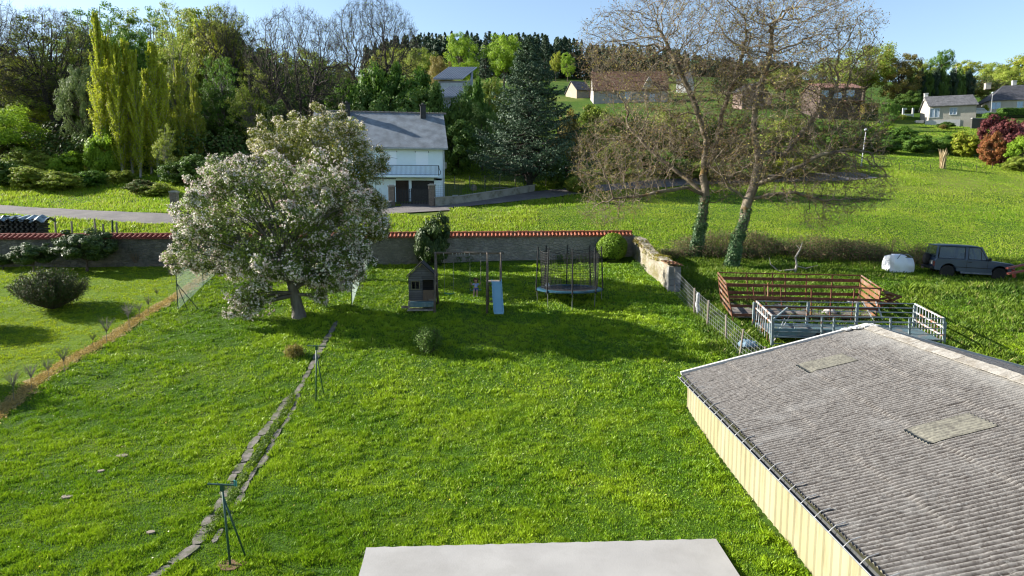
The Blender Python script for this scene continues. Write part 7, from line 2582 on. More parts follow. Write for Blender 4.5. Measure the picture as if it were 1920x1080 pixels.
# ---- bramble hedge behind the cages
def bramble():
    rng = np.random.default_rng(91)
    n = 2600
    px = rng.uniform(1235, 1790, n)
    f = rng.uniform(0, 1, n)
    Y = 41.5 + 3.2 * f + np.interp(px, [1235, 1500, 1790], [1.0, .6, -2.0])
    x = (px - 960) / F * Y
    h = np.interp(px, [1235, 1290, 1400, 1500, 1600, 1700, 1790], [.5, .9, 1.2, 1.0, 1.0, 1.25, .7]) * (.85 + .45 * vnoise(x, Y, .8, 4))
    k = ~((px > 1655) & (px < 1712) & (Y < 41.3)) & (vnoise(x, Y, .45, 8) > -.45)
    px, Y, x, h = px[k], Y[k], x[k], h[k]
    n = len(px)
    z = gz(x, Y)
    a = rng.uniform(0, 6.28, n); L = rng.uniform(.4, 1.1, n)
    p0 = np.stack([x, Y, z], 1)
    p1 = p0 + np.stack([np.cos(a) * L * .4, np.sin(a) * L * .4, h * rng.uniform(.5, 1, n)], 1)
    p2 = p1 + np.stack([np.cos(a) * L * .6, np.sin(a) * L * .6, -h * rng.uniform(0, .5, n)], 1)
    V, Fc = tubes(np.concatenate([p0, p1]), np.concatenate([p1, p2]), np.concatenate([nrm(p1 - p0), nrm(p2 - p0)]), np.concatenate([nrm(p2 - p0), nrm(p2 - p1)]), np.full(2 * n, .010), np.full(2 * n, .007), 3)
    o1 = np_obj('bramble_stems', V, Fc, surf('bramble_stem', (.26, .17, .11), (.16, .11, .08), 5, .9))
    tag(o1, 'tangled brown bramble stems behind the cattle cages', 'brambles', kind='stuff')
    m = 42000
    I = rng.integers(0, n, m)
    u = rng.uniform(0, 1, m)[:, None]
    C = np.where(u < .5, p0[I] * (1 - 2 * u) + p1[I] * 2 * u, p1[I] * (2 - 2 * u) + p2[I] * (2 * u - 1)) + rng.normal(size=(m, 3)) * .13
    V, Fc = quads(C, rng.normal(size=(m, 3)) + np.array([0, 0, .8]), .075 * rng.uniform(.6, 1.4, m), rng, .7)
    tag(np_obj('bramble_leaves', V, Fc, L_BROWN, None, {'rnd': rng.uniform(0, 1, m)}), 'brown and green bramble leaves behind the cattle cages', 'brambles', kind='stuff')
bramble()
# weeds and tall grass around the cages
def rough_weeds():
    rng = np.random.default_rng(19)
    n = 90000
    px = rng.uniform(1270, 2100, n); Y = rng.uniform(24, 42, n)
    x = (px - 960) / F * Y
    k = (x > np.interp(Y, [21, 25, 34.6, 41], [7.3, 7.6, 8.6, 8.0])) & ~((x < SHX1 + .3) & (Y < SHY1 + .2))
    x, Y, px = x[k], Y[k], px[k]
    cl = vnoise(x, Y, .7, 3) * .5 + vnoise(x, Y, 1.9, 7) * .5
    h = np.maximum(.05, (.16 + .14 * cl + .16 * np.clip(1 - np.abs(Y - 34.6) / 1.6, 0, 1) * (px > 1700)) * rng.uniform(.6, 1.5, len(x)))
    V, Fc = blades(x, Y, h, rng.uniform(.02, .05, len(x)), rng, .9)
    tag(np_obj('rough_weeds', V, Fc, leafm('shaded_weed_blade', (.06, .13, .008), (.20, .29, .02), (.3, .28, .1), .04, cl=.5, trans=.3), None, {'rnd': np.clip(.3 + .3 * cl + rng.uniform(-.3, .3, len(x)), 0, 1)}), 'rough tall grass and weeds around the cages and car', 'grass', kind='stuff')  # deep green weed colours, picked dark to stand in for shade on this ground
    # fine grass tufts at fence foot and slab edge
rough_weeds()

# ---- blossom trees
def blossom(name, seed, base, Y, blobs, ncl, cr, nleaf, nblo, mats, label, rt, trunk):
    b = P(base[0], base[1], Y)
    rng = np.random.default_rng(seed)
    cs = []
    tot = sum(q[3] * q[4] for q in blobs)
    for (px, py, dy, rx, ry, rz) in blobs:
        c = P(px, py, Y + dy) - b
        cs.append(ell(rng, int(ncl * rx * ry / tot), (c.x, c.y, c.z), (rx * .9 / pxm(Y), rz, ry * .95 / pxm(Y)), .35))
    cs = np.concatenate(cs)
    cs = cs[(cs[:, 2] > .25) & ~((np.abs(cs[:, 0]) < .75) & (cs[:, 2] < 1.5) & (cs[:, 1] < .6))]
    O = cs.mean(0)
    # loose sprays that break up the outline
    dd = np.linalg.norm((cs - O) / np.array([1.3, 1, 1]), axis=1)
    outer = cs[dd > np.quantile(dd, .45)]
    sp_ = outer[rng.integers(0, len(outer), 170)]
    sp_ = sp_ + (nrm(sp_ - O) + rng.normal(size=sp_.shape) * .3 + np.array([0, 0, .2])) * rng.uniform(.2, .62, (170, 1))
    sp_[:, 2] = np.maximum(sp_[:, 2], .3)
    nmain = len(cs)
    cs = np.concatenate([cs, sp_])
    crr = np.concatenate([cr * rng.uniform(.6, 1.25, nmain), cr * rng.uniform(.35, .6, 170)])
    root = thing(name, label, 'blossom tree', tuple(b))
    parts = limbs_to(rng, cs[rng.permutation(len(cs))[:110]], (0, 0, -.2), 1.0, trunk[0], rt, .045, .25, 7)
    V, Fc = join(parts)
    np_obj('trunk', V, Fc, trunk[1], root, smooth=True)
    V, Fc, rn = clump_leaves(rng, cs, crr, int(nleaf * .8), .082, O, out=.5, flat=.85)
    np_obj('crown', V, Fc, mats[0], root, {'rnd': rn})
    # blossom sits in small bunches on the outer ends
    n = len(cs)
    dd = np.linalg.norm((cs - O) / np.array([1.3, 1, 1]), axis=1)
    I = np.repeat(np.arange(n), np.where(dd > np.quantile(dd, .3), int(nblo * 1.0), nblo // 3))
    m = len(I)
    v = nrm(rng.normal(size=(m, 3)) + nrm(cs[I] - O) * .5) * (rng.uniform(.5, 1.15, m) ** .6)[:, None] * crr[I][:, None]
    v[:, 2] *= .9
    bc_ = cs[I] + v
    J = np.repeat(np.arange(m), 5)
    C = bc_[J] + rng.normal(size=(len(J), 3)) * .035
    V, Fc = quads(C, nrm(v[J]) * .9 + rng.normal(size=(len(J), 3)) * .7 + np.array([0, 0, .3]), .074 * rng.uniform(.7, 1.3, len(J)), rng, .95)
    np_obj('blossom', V, Fc, mats[1], root, {'rnd': np.clip(rng.uniform(0, 1, m)[J] * .6 + rng.uniform(0, .4, len(J)), 0, 1)})
    # fine twigs
    sel = rng.integers(0, n, 2600)
    a = cs[sel] + rng.normal(size=(2600, 3)) * cr * .3
    d = nrm(rng.normal(size=(2600, 3)) + nrm(a - O) * .8)
    e = a + d * rng.uniform(.2, .6, 2600)[:, None]
    V, Fc = tubes(a, e, d, d, np.full(2600, .010), np.full(2600, .005), 3)
    np_obj('twigs', V, Fc, M_BARKD, root)
    return root
blossom('apple_tree', 101, (562, 594), 30.4, [(450, 400, .2, 105, 85, 2.6), (555, 375, .3, 120, 75, 2.9), (640, 420, .3, 75, 85, 2.4), (395, 455, 0, 60, 60, 1.8), (520, 480, 0, 110, 55, 2.6), (630, 500, 0, 60, 45, 1.8), (485, 555, -.8, 60, 28, .9), (575, 540, -.3, 40, 30, 1.0), (440, 330, .3, 45, 30, 1.4)],
        360, .56, 300, 24, (L_APP, L_BLO), 'wide white blossoming apple tree with low pale trunk in front of the netting fence', .30, (4.2, M_BARKG))
blossom('apple_tree', 103, (596, 518), 37.6, [(545, 275, 0, 60, 50, 2.0), (620, 280, 0, 85, 55, 2.4), (665, 330, 0, 55, 75, 2.2), (600, 350, 0, 95, 70, 2.6), (690, 400, 0, 32, 50, 1.4), (505, 310, 0, 35, 45, 1.4)],
        260, .60, 290, 16, (leafm('apple_leaf_warm', (.14, .19, .03), (.26, .29, .05), (.40, .30, .03), .05, cl=.5, trans=.35), L_BLO2), 'rear blossom tree with yellower leaves, taller, just in front of the wall', .22, (6.5, M_BARKG))

# ---- garden shrubs
rho = leafy_proto('rhododendron', 111, 10, [((0, 0, 6.0), (4.4, 4.2, 3.3)), ((-2.4, 0, 4.9), (2.4, 2.6, 2.2)), ((2.4, .5, 5.0), (2.4, 2.4, 2.4))], 95, 1.0, 190, .45, .22, L_RHO, M_BARK, 1.5, 7.5, out=.9, aspect=.45)
def shrub(proto, px, row, top, wpx, label, lm=None, name=None, cat='shrub', group=None, W0=9.6, H0=9.6, rot=0):
    g = G(px, row)
    h = P(px, top, g.y).z - g.z
    o = put(proto, used, g, h, wpx / pxm(g.y), label, cat, group, rot, lm, None, H0, W0)
    if name: o.name = name
    return o
shrub(rho, 64, 511, 453, 78, 'small glossy dark shrub tree on two stems, left one before the wall', name='rhododendron', rot=R(40))
shrub(rho, 164, 509, 426, 108, 'larger glossy dark shrub tree with tilted trunk right of the small one', name='rhododendron', rot=R(190))
shrub(rho, 6, 505, 475, 50, 'dark shrub at the left edge before the wall', name='shrub', rot=R(90))
shrub(PR['bushA'], 812, 499, 396, 68, 'upright dark evergreen shrub before the wall above the playhouse', lm=L_RHO, name='evergreen_shrub', rot=R(10))
def boxball():
    g = G(1147, 489)
    rng = np.random.default_rng(5)
    r_ = 28 / pxm(g.y)
    root = thing('box_bush', 'round clipped bright green box bush in the wall corner', 'bush', g)
    n = 9000
    v = nrm(rng.normal(size=(n, 3)))
    d = 1 + .08 * vnoise(v[:, 0] * 3 + v[:, 1] * 2, v[:, 2] * 3, 1, 3)
    C = v * (r_ * d * rng.uniform(.90, 1.03, n))[:, None]
    C[:, 2] = C[:, 2] * .92 + r_ * .86
    k = C[:, 2] > -.05
    V, Fc = quads(C[k], v[k] * .9 + rng.normal(size=(k.sum(), 3)) * .6, .085 * rng.uniform(.6, 1.4, k.sum()), rng, .7)
    np_obj('crown', V, Fc, L_BOX, root, {'rnd': rng.uniform(0, 1, k.sum())})
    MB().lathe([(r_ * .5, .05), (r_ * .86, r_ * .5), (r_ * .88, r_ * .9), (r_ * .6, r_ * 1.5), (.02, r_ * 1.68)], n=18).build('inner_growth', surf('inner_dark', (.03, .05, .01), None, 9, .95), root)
    for i in range(3): MB().tube((.1 * i - .1, 0, -.1), (.2 * i - .2, .1, r_), .03, .02, 6).build('stem', M_BARKD, root)
boxball()
def juniper(g, w, h, label, seed, lm=None, n=170, name='juniper'):
    rng = np.random.default_rng(seed)
    root = thing(name, label, 'shrub', g)
    P0, P1, T_, C, N, rn = [], [], [], [], [], []
    for i in range(n):
        a = rng.uniform(0, 6.283)
        q = rng.uniform(0, 1) ** .55
        tipr = w / 2 * q
        tip = np.array([tipr * math.cos(a), tipr * math.sin(a), h * (.62 + .38 * (1 - q ** 2.5)) * rng.uniform(.85, 1.08)])
        st = np.array([.12 * math.cos(a), .12 * math.sin(a), .0])
        mid = np.array([tip[0] * .75, tip[1] * .75, tip[2] * .40])
        u = np.linspace(0, 1, 6)[:, None]
        pts = (1 - u) ** 2 * st + 2 * u * (1 - u) * mid + u ** 2 * tip
        P0.append(pts[:-1]); P1.append(pts[1:])
        m = 90
        uu = rng.uniform(.35, 1.05, m)[:, None]
        c = (1 - uu) ** 2 * st + 2 * uu * (1 - uu) * mid + uu ** 2 * tip
        sd = .11 * (1.3 - uu) + .03
        C.append(c + rng.normal(size=(m, 3)) * sd); N.append(nrm(c * np.array([1, 1, .2])) + rng.normal(size=(m, 3)) * .9)
        rn.append(np.clip(uu[:, 0] * .7 + rng.uniform(-.2, .3, m), 0, 1))
    P0, P1 = np.concatenate(P0), np.concatenate(P1)
    d = nrm(P1 - P0)
    V, Fc = tubes(P0, P1, d, d, np.full(len(P0), .014), np.full(len(P0), .010), 4)
    np_obj('stems', V, Fc, M_BARK, root)
    V, Fc = quads(np.concatenate(C), np.concatenate(N), .085 * rng.uniform(.6, 1.4, n * 90), rng, .35)
    np_obj('crown', V, Fc, lm or L_JUN, root, {'rnd': np.concatenate(rn)})
    return root
g = G(98, 579)
juniper(g, 3.35, P(98, 508, g.y).z - g.z, 'wide dark feathery juniper bush alone on the mown lawn', 7, n=230)
g = G(-62, 622)
juniper(g, 2.4, 1.7, 'dark juniper bush beyond the left edge shading the mown lawn', 8)
g = G(-95, 742)
juniper(g, 2.4, 1.5, 'dark juniper bush beyond the left edge in the lower corner', 9)
g = G(803, 662)
juniper(g, 1.15, .95, 'small dark bush in the deep shade below the playhouse', 10, lm=L_DARK, n=60, name='small_bush')
g = G(549, 668)
juniper(g, .62, .34, 'little reddish dry shrub on the lawn left of the rear clothes post', 11, lm=L_RUS, n=26, name='small_bush')
g = G(257, 499)
rng = np.random.default_rng(2)
a = rng.uniform(0, 6.28, 60); q = rng.uniform(.1, .55, 60)
p0 = np.zeros((60, 3)); p1 = np.stack([q * np.cos(a), q * np.sin(a), rng.uniform(.5, .95, 60)], 1)
V, Fc = tubes(p0, p1, nrm(p1), nrm(p1), np.full(60, .012), np.full(60, .005), 4)
o = np_obj('twig_bush', V, Fc, surf('tan_twig', (.30, .21, .14), None, 9, .9), loc=tuple(g))
tag(o, 'leafless tan twig bush at the foot of the left wall', 'bush')
# low plants at the foot of the walls
rng = np.random.default_rng(44)
cs = []
for (px, row) in ((1050, 488), (1066, 486), (1085, 489), (1100, 488), (740, 494), (752, 492), (1195, 502), (1205, 507), (860, 492), (880, 491), (700, 524), (694, 510), (1190, 498)):
    g = G(px, row); cs.append([g.x, g.y - .1, g.z + .18])
V, Fc, rn = clump_leaves(rng, np.array(cs), .26, 70, .09, np.array([0, 40, 0]))
tag(np_obj('wall_foot_plants', V, Fc, L_MID, None, {'rnd': rn}), 'small leafy plants along the foot of the right wall', 'plants', kind='stuff')
# saplings on the straw strip
def sapling(seed):
    rng = np.random.default_rng(seed)
    root = thing('sapling', 'sapling', 'sapling')
    pts = np.array([[0, 0, -.05], [.02, 0, .35], [-.01, .01, .62]])
    d = nrm(np.gradient(pts, axis=0))
    V, Fc = tubes(pts[:-1], pts[1:], d[:-1], d[1:], [.014, .011], [.011, .009], 5)
    np_obj('trunk', V, Fc, M_BARKG, root)
    n = 34
    a = rng.uniform(0, 6.28, n); z = rng.uniform(.5, .66, n)
    p0 = np.stack([0 * a, 0 * a, z], 1); p1 = p0 + np.stack([.28 * np.cos(a) * rng.uniform(.3, 1, n), .28 * np.sin(a) * rng.uniform(.3, 1, n), rng.uniform(.2, .55, n)], 1)
    d = nrm(p1 - p0)
    e = p1 + nrm(d + rng.normal(size=(n, 3)) * .4) * .15
    V, Fc = tubes(np.concatenate([p0, p1 * .6 + p0 * .4]), np.concatenate([p1, e]), np.concatenate([d, d]), np.concatenate([d, d]), np.full(2 * n, .006), np.full(2 * n, .003), 3)
    np_obj('twigs', V, Fc, M_BARKG, root)
    return root
sp = [sapling(1), sapling(2)]
pos = [(322, 532, 'topmost'), (295, 562, 'second'), (279, 587, 'third'), (262, 597, 'fourth'), (242, 617, 'fifth'), (201, 647, 'sixth'), (175, 652, 'seventh'), (121, 699, 'eighth'), (92, 716, 'ninth'), (60, 732, 'tenth'), (27, 753, 'eleventh and nearest')]
for i, (px, row, wd) in enumerate(pos):
    pr = sp[i % 2]
    o = pr if i < 2 else copy_tree(pr)
    g = G(px, row)
    o.location = g
    s = (.8, .5, .7, .6, .95, .95, .5, .8, .7, .8, .9)[i]
    o.scale = (s, s, s)
    o.rotation_euler = (0, 0, i * 1.7)
    tag(o, '%s leafless sapling counted from the green fence corner along the straw strip' % wd, 'sapling', 'saplings along the straw strip')
# ------------------------------------------------------------------ distant houses and roadside things
def mkx(Y): return lambda px: P(px, 0, Y).x
def gable_house(name, label, Y, xl, xr, row_base, row_eave, row_ridge, D, wallm, roofm, rotz=0, wins=(), doors=(), chim=(), cat='house', ridge_along=True, hip=False, wall2=None, lowm=None):
    X0, X1 = P(xl, row_base, Y).x, P(xr, row_base, Y).x
    zb = min(P(xl, row_base, Y).z, float(gz((X0 + X1) / 2, Y)))
    root = thing(name, label, cat, ((X0 + X1) / 2, Y, zb), rotz)
    W = (X1 - X0)
    zE = P(xl, row_eave, Y).z - zb
    zR = P(xl, row_ridge, Y + D / 2).z - zb
    m = MB()
    h = W / 2
    m.box((0, .1, zE / 2 - .3), (W - .41, .2, zE + .6))
    m.box((0, D - .1, zE / 2 - .3), (W - .41, .2, zE + .6))
    for s in (-1, 1):
        x = s * (h - .1)
        if hip: m.box((x, D / 2, zE / 2 - .3), (.2, D, zE + .6))
        else: m.prism([(x, 0, -.6), (x, D, -.6), (x, D, zE), (x, D / 2, zR - .12), (x, 0, zE)], (-.1, 0, 0), (.1, 0, 0))
    m.build('wall', wallm, root)
    r = MB()
    ov = .35
    if hip:
        a, b_ = -h - ov, h + ov
        i_ = D * .42
        V = [(a, -ov, zE - .02), (b_, -ov, zE - .02), (b_, D + ov, zE - .02), (a, D + ov, zE - .02), (a + i_, D / 2, zR), (b_ - i_, D / 2, zR)]
        r.add(V, [(0, 1, 5, 4), (1, 2, 5), (2, 3, 4, 5), (3, 0, 4), (3, 2, 1, 0)])
    else:
        sl_ = (zR - zE) / (D / 2)
        for s in (0, 1):
            ye = -ov if s == 0 else D + ov
            ze = zE - ov * sl_
            r.prism([(-h - .25, ye, ze), (-h - .25, D / 2, zR), (-h - .25, D / 2, zR + .15), (-h - .25, ye, ze + .15)], (0, 0, 0), (W + .5, 0, 0))
    ro = r.build('roof', roofm, root)
    for (cx, w, hh, mm) in chim:
        MB().box((P(cx, 0, Y).x - root.location.x, D / 2 + .3, zR + hh / 2 - .3), (w, w, hh + .6)).box((P(cx, 0, Y).x - root.location.x, D / 2 + .3, zR + hh + .03), (w + .14, w + .14, .1)).build('chimney', mm, ro)
    WF = surf('white_frame', (.72, .74, .76), None, 5, .5)
    for (x0, x1, r0, r1, mm) in wins:
        a, b_ = P(x0, 0, Y).x - root.location.x, P(x1, 0, Y).x - root.location.x
        z0, z1 = P(0, r1, Y).z - zb, P(0, r0, Y).z - zb
        f = MB()
        for (c_, s_) in ((((a + b_) / 2, -.03, z0), (b_ - a + .1, .1, .1)), (((a + b_) / 2, -.03, z1), (b_ - a + .1, .1, .1)), ((a, -.03, (z0 + z1) / 2), (.1, .09, z1 - z0 - .1)), ((b_, -.03, (z0 + z1) / 2), (.1, .09, z1 - z0 - .1)), (((a + b_) / 2, -.03, (z0 + z1) / 2), (.07, .08, z1 - z0 - .1))):
            f.box(c_, s_)
        fo = f.build('window', WF, root)
        MB().box(((a + b_) / 2, -.012, (z0 + z1) / 2), (b_ - a - .1, .03, z1 - z0 - .1)).build('pane', mm, fo)
    for (x0, x1, r0, r1, mm) in doors:
        a, b_ = P(x0, 0, Y).x - root.location.x, P(x1, 0, Y).x - root.location.x
        z0, z1 = P(0, r1, Y).z - zb, P(0, r0, Y).z - zb
        d_ = MB().box(((a + b_) / 2, -.02, (z0 + z1) / 2), (b_ - a, .06, z1 - z0))
        for k in range(1, 4): d_.box(((a + b_) / 2, -.055, z0 + (z1 - z0) * k / 4), (b_ - a - .1, .02, .04))
        d_.build('garage_door', mm, root)
    return root
GW_ = glassm('window_blue', (.22, .34, .48), .15, .8)
GD_ = glassm('window_dark', (.05, .06, .07), .1, .8)
SHW = surf('blue_white_shutter', (.45, .55, .68), None, 3, .5)
M_CREAM = surf('cream_render', (.58, .54, .46), (.50, .46, .39), 1, .85)
M_WHT = surf('white_wall', (.68, .68, .66), (.60, .60, .60), 1, .85)
M_SL2 = bricky('grey_slate', (.20, .20, .21), (.12, .12, .13), (.09, .09, .09), 2.0, .5, .35, rough=.7, msize=.03)
M_SL3 = bricky('dark_slate', (.10, .10, .115), (.075, .075, .085), (.05, .05, .055), 2.0, .5, .35, rough=.6, msize=.03)
M_RTL = bricky('old_red_tiles', (.20, .085, .055), (.15, .065, .045), (.09, .05, .04), 2.5, .4, .4, rough=.85, msize=.03)
M_BRK = bricky('far_brick', (.15, .10, .085), (.11, .08, .07), (.16, .15, .14), 3, .5, .25)
M_STN = stonem('farm_stone', (.52, .45, .32), (.40, .34, .25), (.46, .40, .3), 2.0)
# white bungalow
r_ = gable_house('white_bungalow', 'white bungalow with grey slate roof, garage and two front windows on the right hill', 128, 1746, 1822, 238, 197, 181, 7.5, M_CREAM, M_SL2, R(-19),
            wins=((1764, 1780, 202, 219, SHW), (1797, 1809, 202, 215, SHW), (1763, 1773, 226, 230, GD_)), doors=((1791, 1808, 226, 238, SHW),), chim=((1764, .6, .7, M_WHT),))
w_ = 9.4
MB().box((-w_ * .16, -.03, .55), (w_ * .60, .08, 1.5)).build('lower_band', M_WHT, r_)
MB().box((-4.75, 3.4, .7), (1.3, 2.6, 1.9)).build('veranda', M_WHT, r_)
# far right slate house with hipped roof
gable_house('slate_house', 'far right bungalow with dark hipped slate roof and white left wall', 142, 1862, 1968, 212, 187, 160, 10, M_CREAM, M_SL3, R(-16), wins=((1883, 1898, 190, 203, GW_), (1925, 1935, 190, 203, GW_)), chim=((1890, 1.0, .6, M_CREAM), (1935, .7, .9, M_WHT)), hip=True)
# farmhouse, stone gable lit by the sun
fr = gable_house('farmhouse', 'long farmhouse with old red tile roof and sunlit stone gable', 170, 1113, 1252, 196, 168, 135, 10, surf('grey_render', (.46, .44, .41), (.38, .36, .34), 1, .9), M_RTL, R(-2), wins=((1175, 1187, 172, 186, GW_), (1222, 1232, 176, 190, GW_), (1145, 1153, 176, 186, GD_)), chim=((1119, .8, 1.0, M_BRK),))
hw = (P(1252, 0, 170).x - P(1113, 0, 170).x) / 2
MB().box((-hw - .03, 5, 1.7), (.06, 9.9, 4.4)).prism([(-hw - .06, .1, 3.8), (-hw - .06, 9.9, 3.8), (-hw - .06, 5, P(1113, 135, 175).z - fr.location.z - .5)], (0, 0, 0), (.05, 0, 0)).build('gable_stone', M_STN, fr)
# dormer gable
MB().prism([(2.6, .3, 3.6), (6.0, .3, 3.6), (4.3, .3, 6.6)], (0, -.5, 0), (0, 1.6, 0)).build('dormer', surf('grey_render', (.34, .32, .30)), fr)
gable_house('small_barn', 'small barn with dark slate roof left of the farmhouse', 186, 1080, 1108, 180, 168, 154, 7, M_STN, M_SL3, R(20))
gable_house('pink_gable_house', 'pale pinkish stone gable house between the ivy tree crowns', 150, 1372, 1392, 205, 172, 160, 12, surf('pink_stone', (.52, .38, .32), (.42, .3, .26), 2, .9), M_SL3, R(-50))
gable_house('hill_cottage', 'tiny white cottage high behind the left ivy tree', 200, 1268, 1290, 160, 150, 137, 6, M_WHT, M_SL3, R(-30))
# brick house
gable_house('brick_house', 'two-storey brown brick house with low red roof behind the right ivy tree', 135, 1535, 1614, 218, 165, 158, 8, M_BRK, surf('flat_red_roof', (.42, .22, .17), (.33, .17, .13), 3, .85), R(2), wins=((1550, 1562, 170, 183, GW_), (1572, 1588, 169, 184, GW_), (1598, 1612, 169, 182, GW_)), doors=((1578, 1606, 195, 214, surf('brown_garage', (.16, .10, .08), None, 4, .8)),))
bh = [o for o in bpy.data.objects if o.name == 'brick_house'][0]
MB().box((2.0, -1.0, P(0, 190, 134).z - bh.location.z), (4.2, 2.0, .15)).build('porch_roof', surf('flat_red_roof', (.42, .22, .17)), bh)
# modern metal roofed house above the hedge
def metal_house():
    Y = 118
    xl, xr = P(818, 0, Y).x, P(884, 0, Y).x
    zb = float(gz((xl + xr) / 2, Y))
    root = thing('metal_roof_house', 'modern house with two ribbed grey metal roofs above the hedge', 'house', (xl, Y, zb))
    W = xr - xl
    MR_ = surf('ribbed_metal', (.34, .38, .44), (.28, .32, .38), .8, .45, metal=.3)
    z1, z2 = P(0, 150, Y).z - zb, P(0, 126, Y + 5).z - zb
    w1 = MB().prism([(0.2, 0, -1), (W - .3, 0, -1), (W - .3, 0, z1 - .1), (.2, 0, z1 - .1)], (0, 0, 0), (0, .25, 0)).prism([(W - .3, .26, -1), (W - .3, 5, -1), (W - .3, 5, z2 - .1), (W - .3, .26, z1 - .1)], (0, 0, 0), (.2, 0, 0))
    w1.build('wall', surf('blue_grey_render', (.42, .44, .50), None, 2, .8), root)
    MB().box((W * .42, -.05, z1 - 1.0), (W * .62, .1, 1.1)).build('window_band', surf('white_band', (.70, .76, .84), None, 3, .4), root)
    def ribbed(xa, xb, ya, yb, za, zb_, shear):
        r = MB()
        r.prism([(xa, ya, za), (xb, ya, za), (xb + shear, yb, zb_), (xa + shear, yb, zb_)], (0, 0, -.1), (0, 0, .05))
        n = int((xb - xa) / .42)
        for i in range(n + 1):
            x = xa + (xb - xa) * i / n
            r.bar((x, ya, za + .09), (x + shear, yb, zb_ + .09), .10, .09)
        return r.build('roof', MR_, root)
    ribbed(-.6, W - 1.6, -.7, 5.2, z1 + .05, z2, 2.2)
    z3, z4 = P(0, 182, Y - 6).z - zb, P(0, 163, Y - 1).z - zb
    ribbed(.2, W - 2.0, -6.5, -1.0, z3, z4, 2.0)
    MB().prism([(0.6, -5.8, -1), (W - 1.6, -5.8, -1), (W - 1.6, -5.8, z3 - .15), (.6, -5.8, z3 - .15)], (0, 0, 0), (0, .25, 0)).build('lower_wall', surf('blue_grey_render', (.42, .44, .50)), root)
metal_house()
# hedges near the bungalow
def hedge(px0, px1, Y, r0, r1, lm, label, dep=1.6):
    a, b_ = P(px0, r1, Y), P(px1, r1, Y)
    h = P(px0, r0, Y).z - a.z
    g = Vector(((a.x + b_.x) / 2, Y, a.z))
    rng = np.random.default_rng(int(px0))
    W = b_.x - a.x
    n = int(2600 * (W / 5))
    C = rng.uniform(-.5, .5, (n, 3))
    f = rng.integers(0, 4, n)
    C[f == 0, 1] = -.5; C[f == 1, 2] = .5; C[f == 2, 0] = -.5; C[f == 3, 0] = .5
    N = np.zeros((n, 3)); N[f == 0, 1] = -1; N[f == 1, 2] = 1; N[f == 2, 0] = -1; N[f == 3, 0] = 1
    C = C * np.array([W, dep, h]) + np.array([0, 0, h / 2]) + rng.normal(size=(n, 3)) * .05
    root = thing('clipped_hedge', label, 'hedge', g)
    V, Fc = quads(C, N + rng.normal(size=(n, 3)) * .5, .24 * rng.uniform(.6, 1.3, n), rng, .7)
    np_obj('foliage', V, Fc, lm, root, {'rnd': rng.uniform(0, 1, n)})
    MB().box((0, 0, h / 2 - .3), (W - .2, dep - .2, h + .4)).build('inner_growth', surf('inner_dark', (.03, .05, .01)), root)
hedge(1847, 1880, 124, 213, 226, L_MID, 'box-shaped green hedge right of the white bungalow')
hedge(1874, 1930, 132, 204, 216, L_MID, 'long clipped hedge before the far right slate house')
hedge(1664, 1722, 138, 200, 207, L_MID, 'long low clipped hedge left of the white bungalow')
hedge(1616, 1642, 132, 196, 214, L_RUS, 'brownish clipped hedge right of the brick house')
for px, Y, r0, r1, w, lm, lb in ((1763, 123, 228, 240, 34, L_DARK, 'low dark spreading bush before the white bungalow'), (1757, 121, 232, 241, 14, L_RUS, 'small russet bush before the white bungalow'), (1832, 130, 196, 214, 14, L_YG, 'small yellow green tree at the bungalow right corner'), (1680, 126, 214, 224, 20, L_OLIVE, 'pale topped bush at the upper end of the green mesh fence'), (1700, 150, 182, 204, 26, L_OLIVE, 'small pale tree before the dark hedge left of the bungalow')):
    tree('bushB', px, Y, r0, w, lm, lb, None, base=r1, cat='bush', name='garden_bush')
# pool shelter / white frame
g = P(1702, 218, 130)
root = thing('garden_shelter', 'small white open garden shelter left of the white bungalow', 'shelter', g)
m = MB()
for x in (-.9, .9): m.box((x, 0, .7), (.3, .2, 1.6))
m.box((0, 0, .25), (1.6, .5, .3)).box((-.5, 0, 1.35), (.5, .1, .3))
m.build('frame', M_WHT, root)
# white car at the bungalow
g = P(1831, 219, 129)
root = thing('parked_car', 'small white car half hidden right of the white bungalow', 'car', g, R(5))
V = [(-1.9, .45), (-1.85, .95), (-1.2, 1.02), (-.6, 1.48), (.7, 1.5), (1.35, 1.0), (1.95, .9), (2.0, .45)]
MB().prism([(x, -.8, z) for x, z in V], (0, 0, 0), (0, 1.6, 0)).build('body', surf('white_car', (.7, .7, .72), None, 5, .3), root, bevel=.06)
MB().prism([(x, -.81, z) for x, z in [(-1.0, 1.05), (-.5, 1.4), (.62, 1.42), (1.12, 1.05)]], (0, -.01, 0), (0, 1.63, 0)).build('window', GD_, root)
for x in (-1.25, 1.25):
    MB().lathe([(.1, -.1), (.33, -.1), (.33, .1), (.1, .1)], (x, -.75, .33), 16, Matrix.Rotation(R(90), 3, 'X')).build('wheel', surf('tyre', (.022, .022, .022)), root)
# retaining wall / terrace
a = P(1822, 236, 124); b_ = P(1875, 232, 124)
root = thing('terrace_wall', 'low dark retaining wall right of the white bungalow', 'wall', a)
MB().prism([(0, 0, -.5), (b_.x - a.x, 0, -.5), (b_.x - a.x, 0, 1.1), (0, 0, 1.3)], (0, 0, 0), (0, .4, 0)).build('masonry', surf('dark_terrace', (.10, .10, .09), None, 3, .9), root)
MB().bar((0, .2, 1.35), (b_.x - a.x, .2, 1.15), .5, .12).build('coping', M_CONC, root)
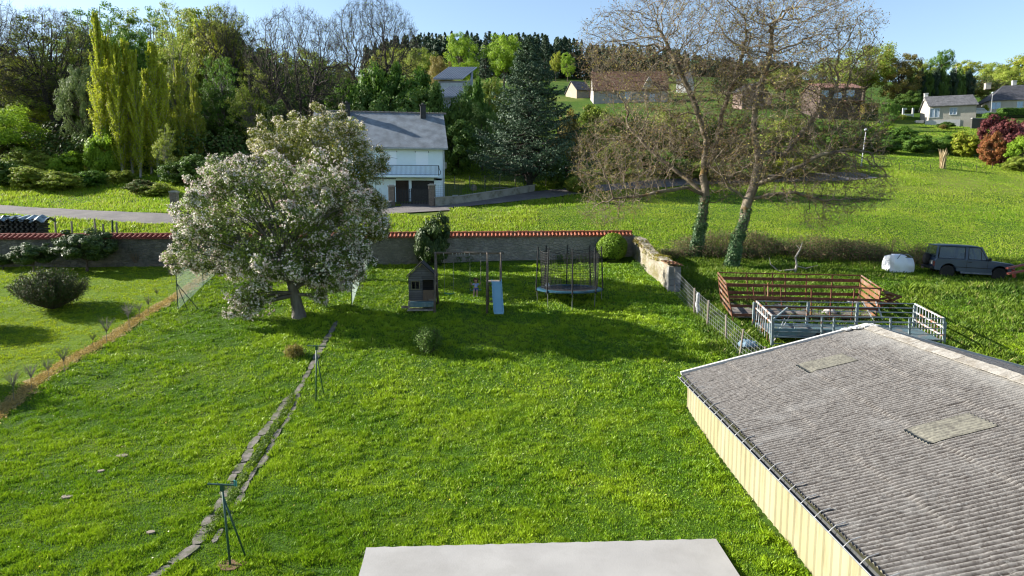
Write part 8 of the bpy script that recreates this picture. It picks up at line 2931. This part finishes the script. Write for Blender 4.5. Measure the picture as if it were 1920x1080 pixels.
# poles and lamps
def lamp(px, r0, r1, Y, label, wide=.05, lean=0):
    b_ = P(px, r1, Y); h = P(px, r0, Y).z - b_.z
    root = thing('street_lamp', label, 'street lamp', b_)
    MB().tube((0, 0, -.3), (lean, 0, h), wide, wide * .7, 8).build('pole', surf('white_pole', (.66, .68, .70), None, 5, .5), root)
    hd = MB().lathe([(.03, 0), (.16, .06), (.20, .16), (.16, .27), (.05, .33)], (lean, 0, h), 12).box((lean, 0, h + .36), (.14, .14, .06))
    hd.build('lamp_head', surf('lamp_pale', (.62, .66, .72), (.4, .44, .48), 6, .4), root)
lamp(1614, 246, 313, 80, 'white street lamp with round head at the edge of the field', .07, .35)
lamp(1858, 176, 212, 133, 'slim white lamp pole before the far right slate house')
b_ = P(1792, 146, 165); h = P(1792, 124, 165).z - b_.z
o = MB().tube((0, 0, -3), (0, 0, h), .16, .11, 8).bar((-.5, 0, h - .4), (.5, 0, h - .4), .09, .09).build('utility_pole', surf('pale_concrete_pole', (.5, .48, .44), None, 5, .8)); o.location = b_
tag(o, 'pale utility pole on the skyline above the white bungalow', 'utility pole')
# green mesh fence down the slope
pts = [on(P(px, 0, Y).x, Y) for px, Y in ((1665, 122), (1676, 116), (1690, 112), (1705, 108), (1718, 103), (1728, 98), (1736, 94))]
root = netfence('slope_fence', pts, 1.5, 'pale green mesh fence running down the slope below the white bungalow', net=False, postr=.05)
meshpanels(root, pts, 1.45, surf('pale_green_wire', (.30, .44, .38), None, 9, .5), .22)
# line of thin stakes across the field
for i, px in enumerate(range(1686, 1870, 29)):
    g = G(px, 319 + (i % 3))
    o = MB().tube((0, 0, -.2), (0, 0, .75), .03, .03, 6).tube((0, 0, .6), (0, .03, .66), .035, .03, 6).build('field_stake', M_BARKD)
    o.location = g
    tag(o, ['leftmost thin dark stake in the field row', 'second thin dark stake from the left in the field row', 'third thin dark stake, left of the dry grass clump', 'fourth thin dark stake, just right of the dry grass clump', 'fifth thin dark stake in the field row', 'sixth thin dark stake in the field row', 'seventh thin dark stake, right end of the field row'][i], 'stake', 'thin stakes in a row across the field')
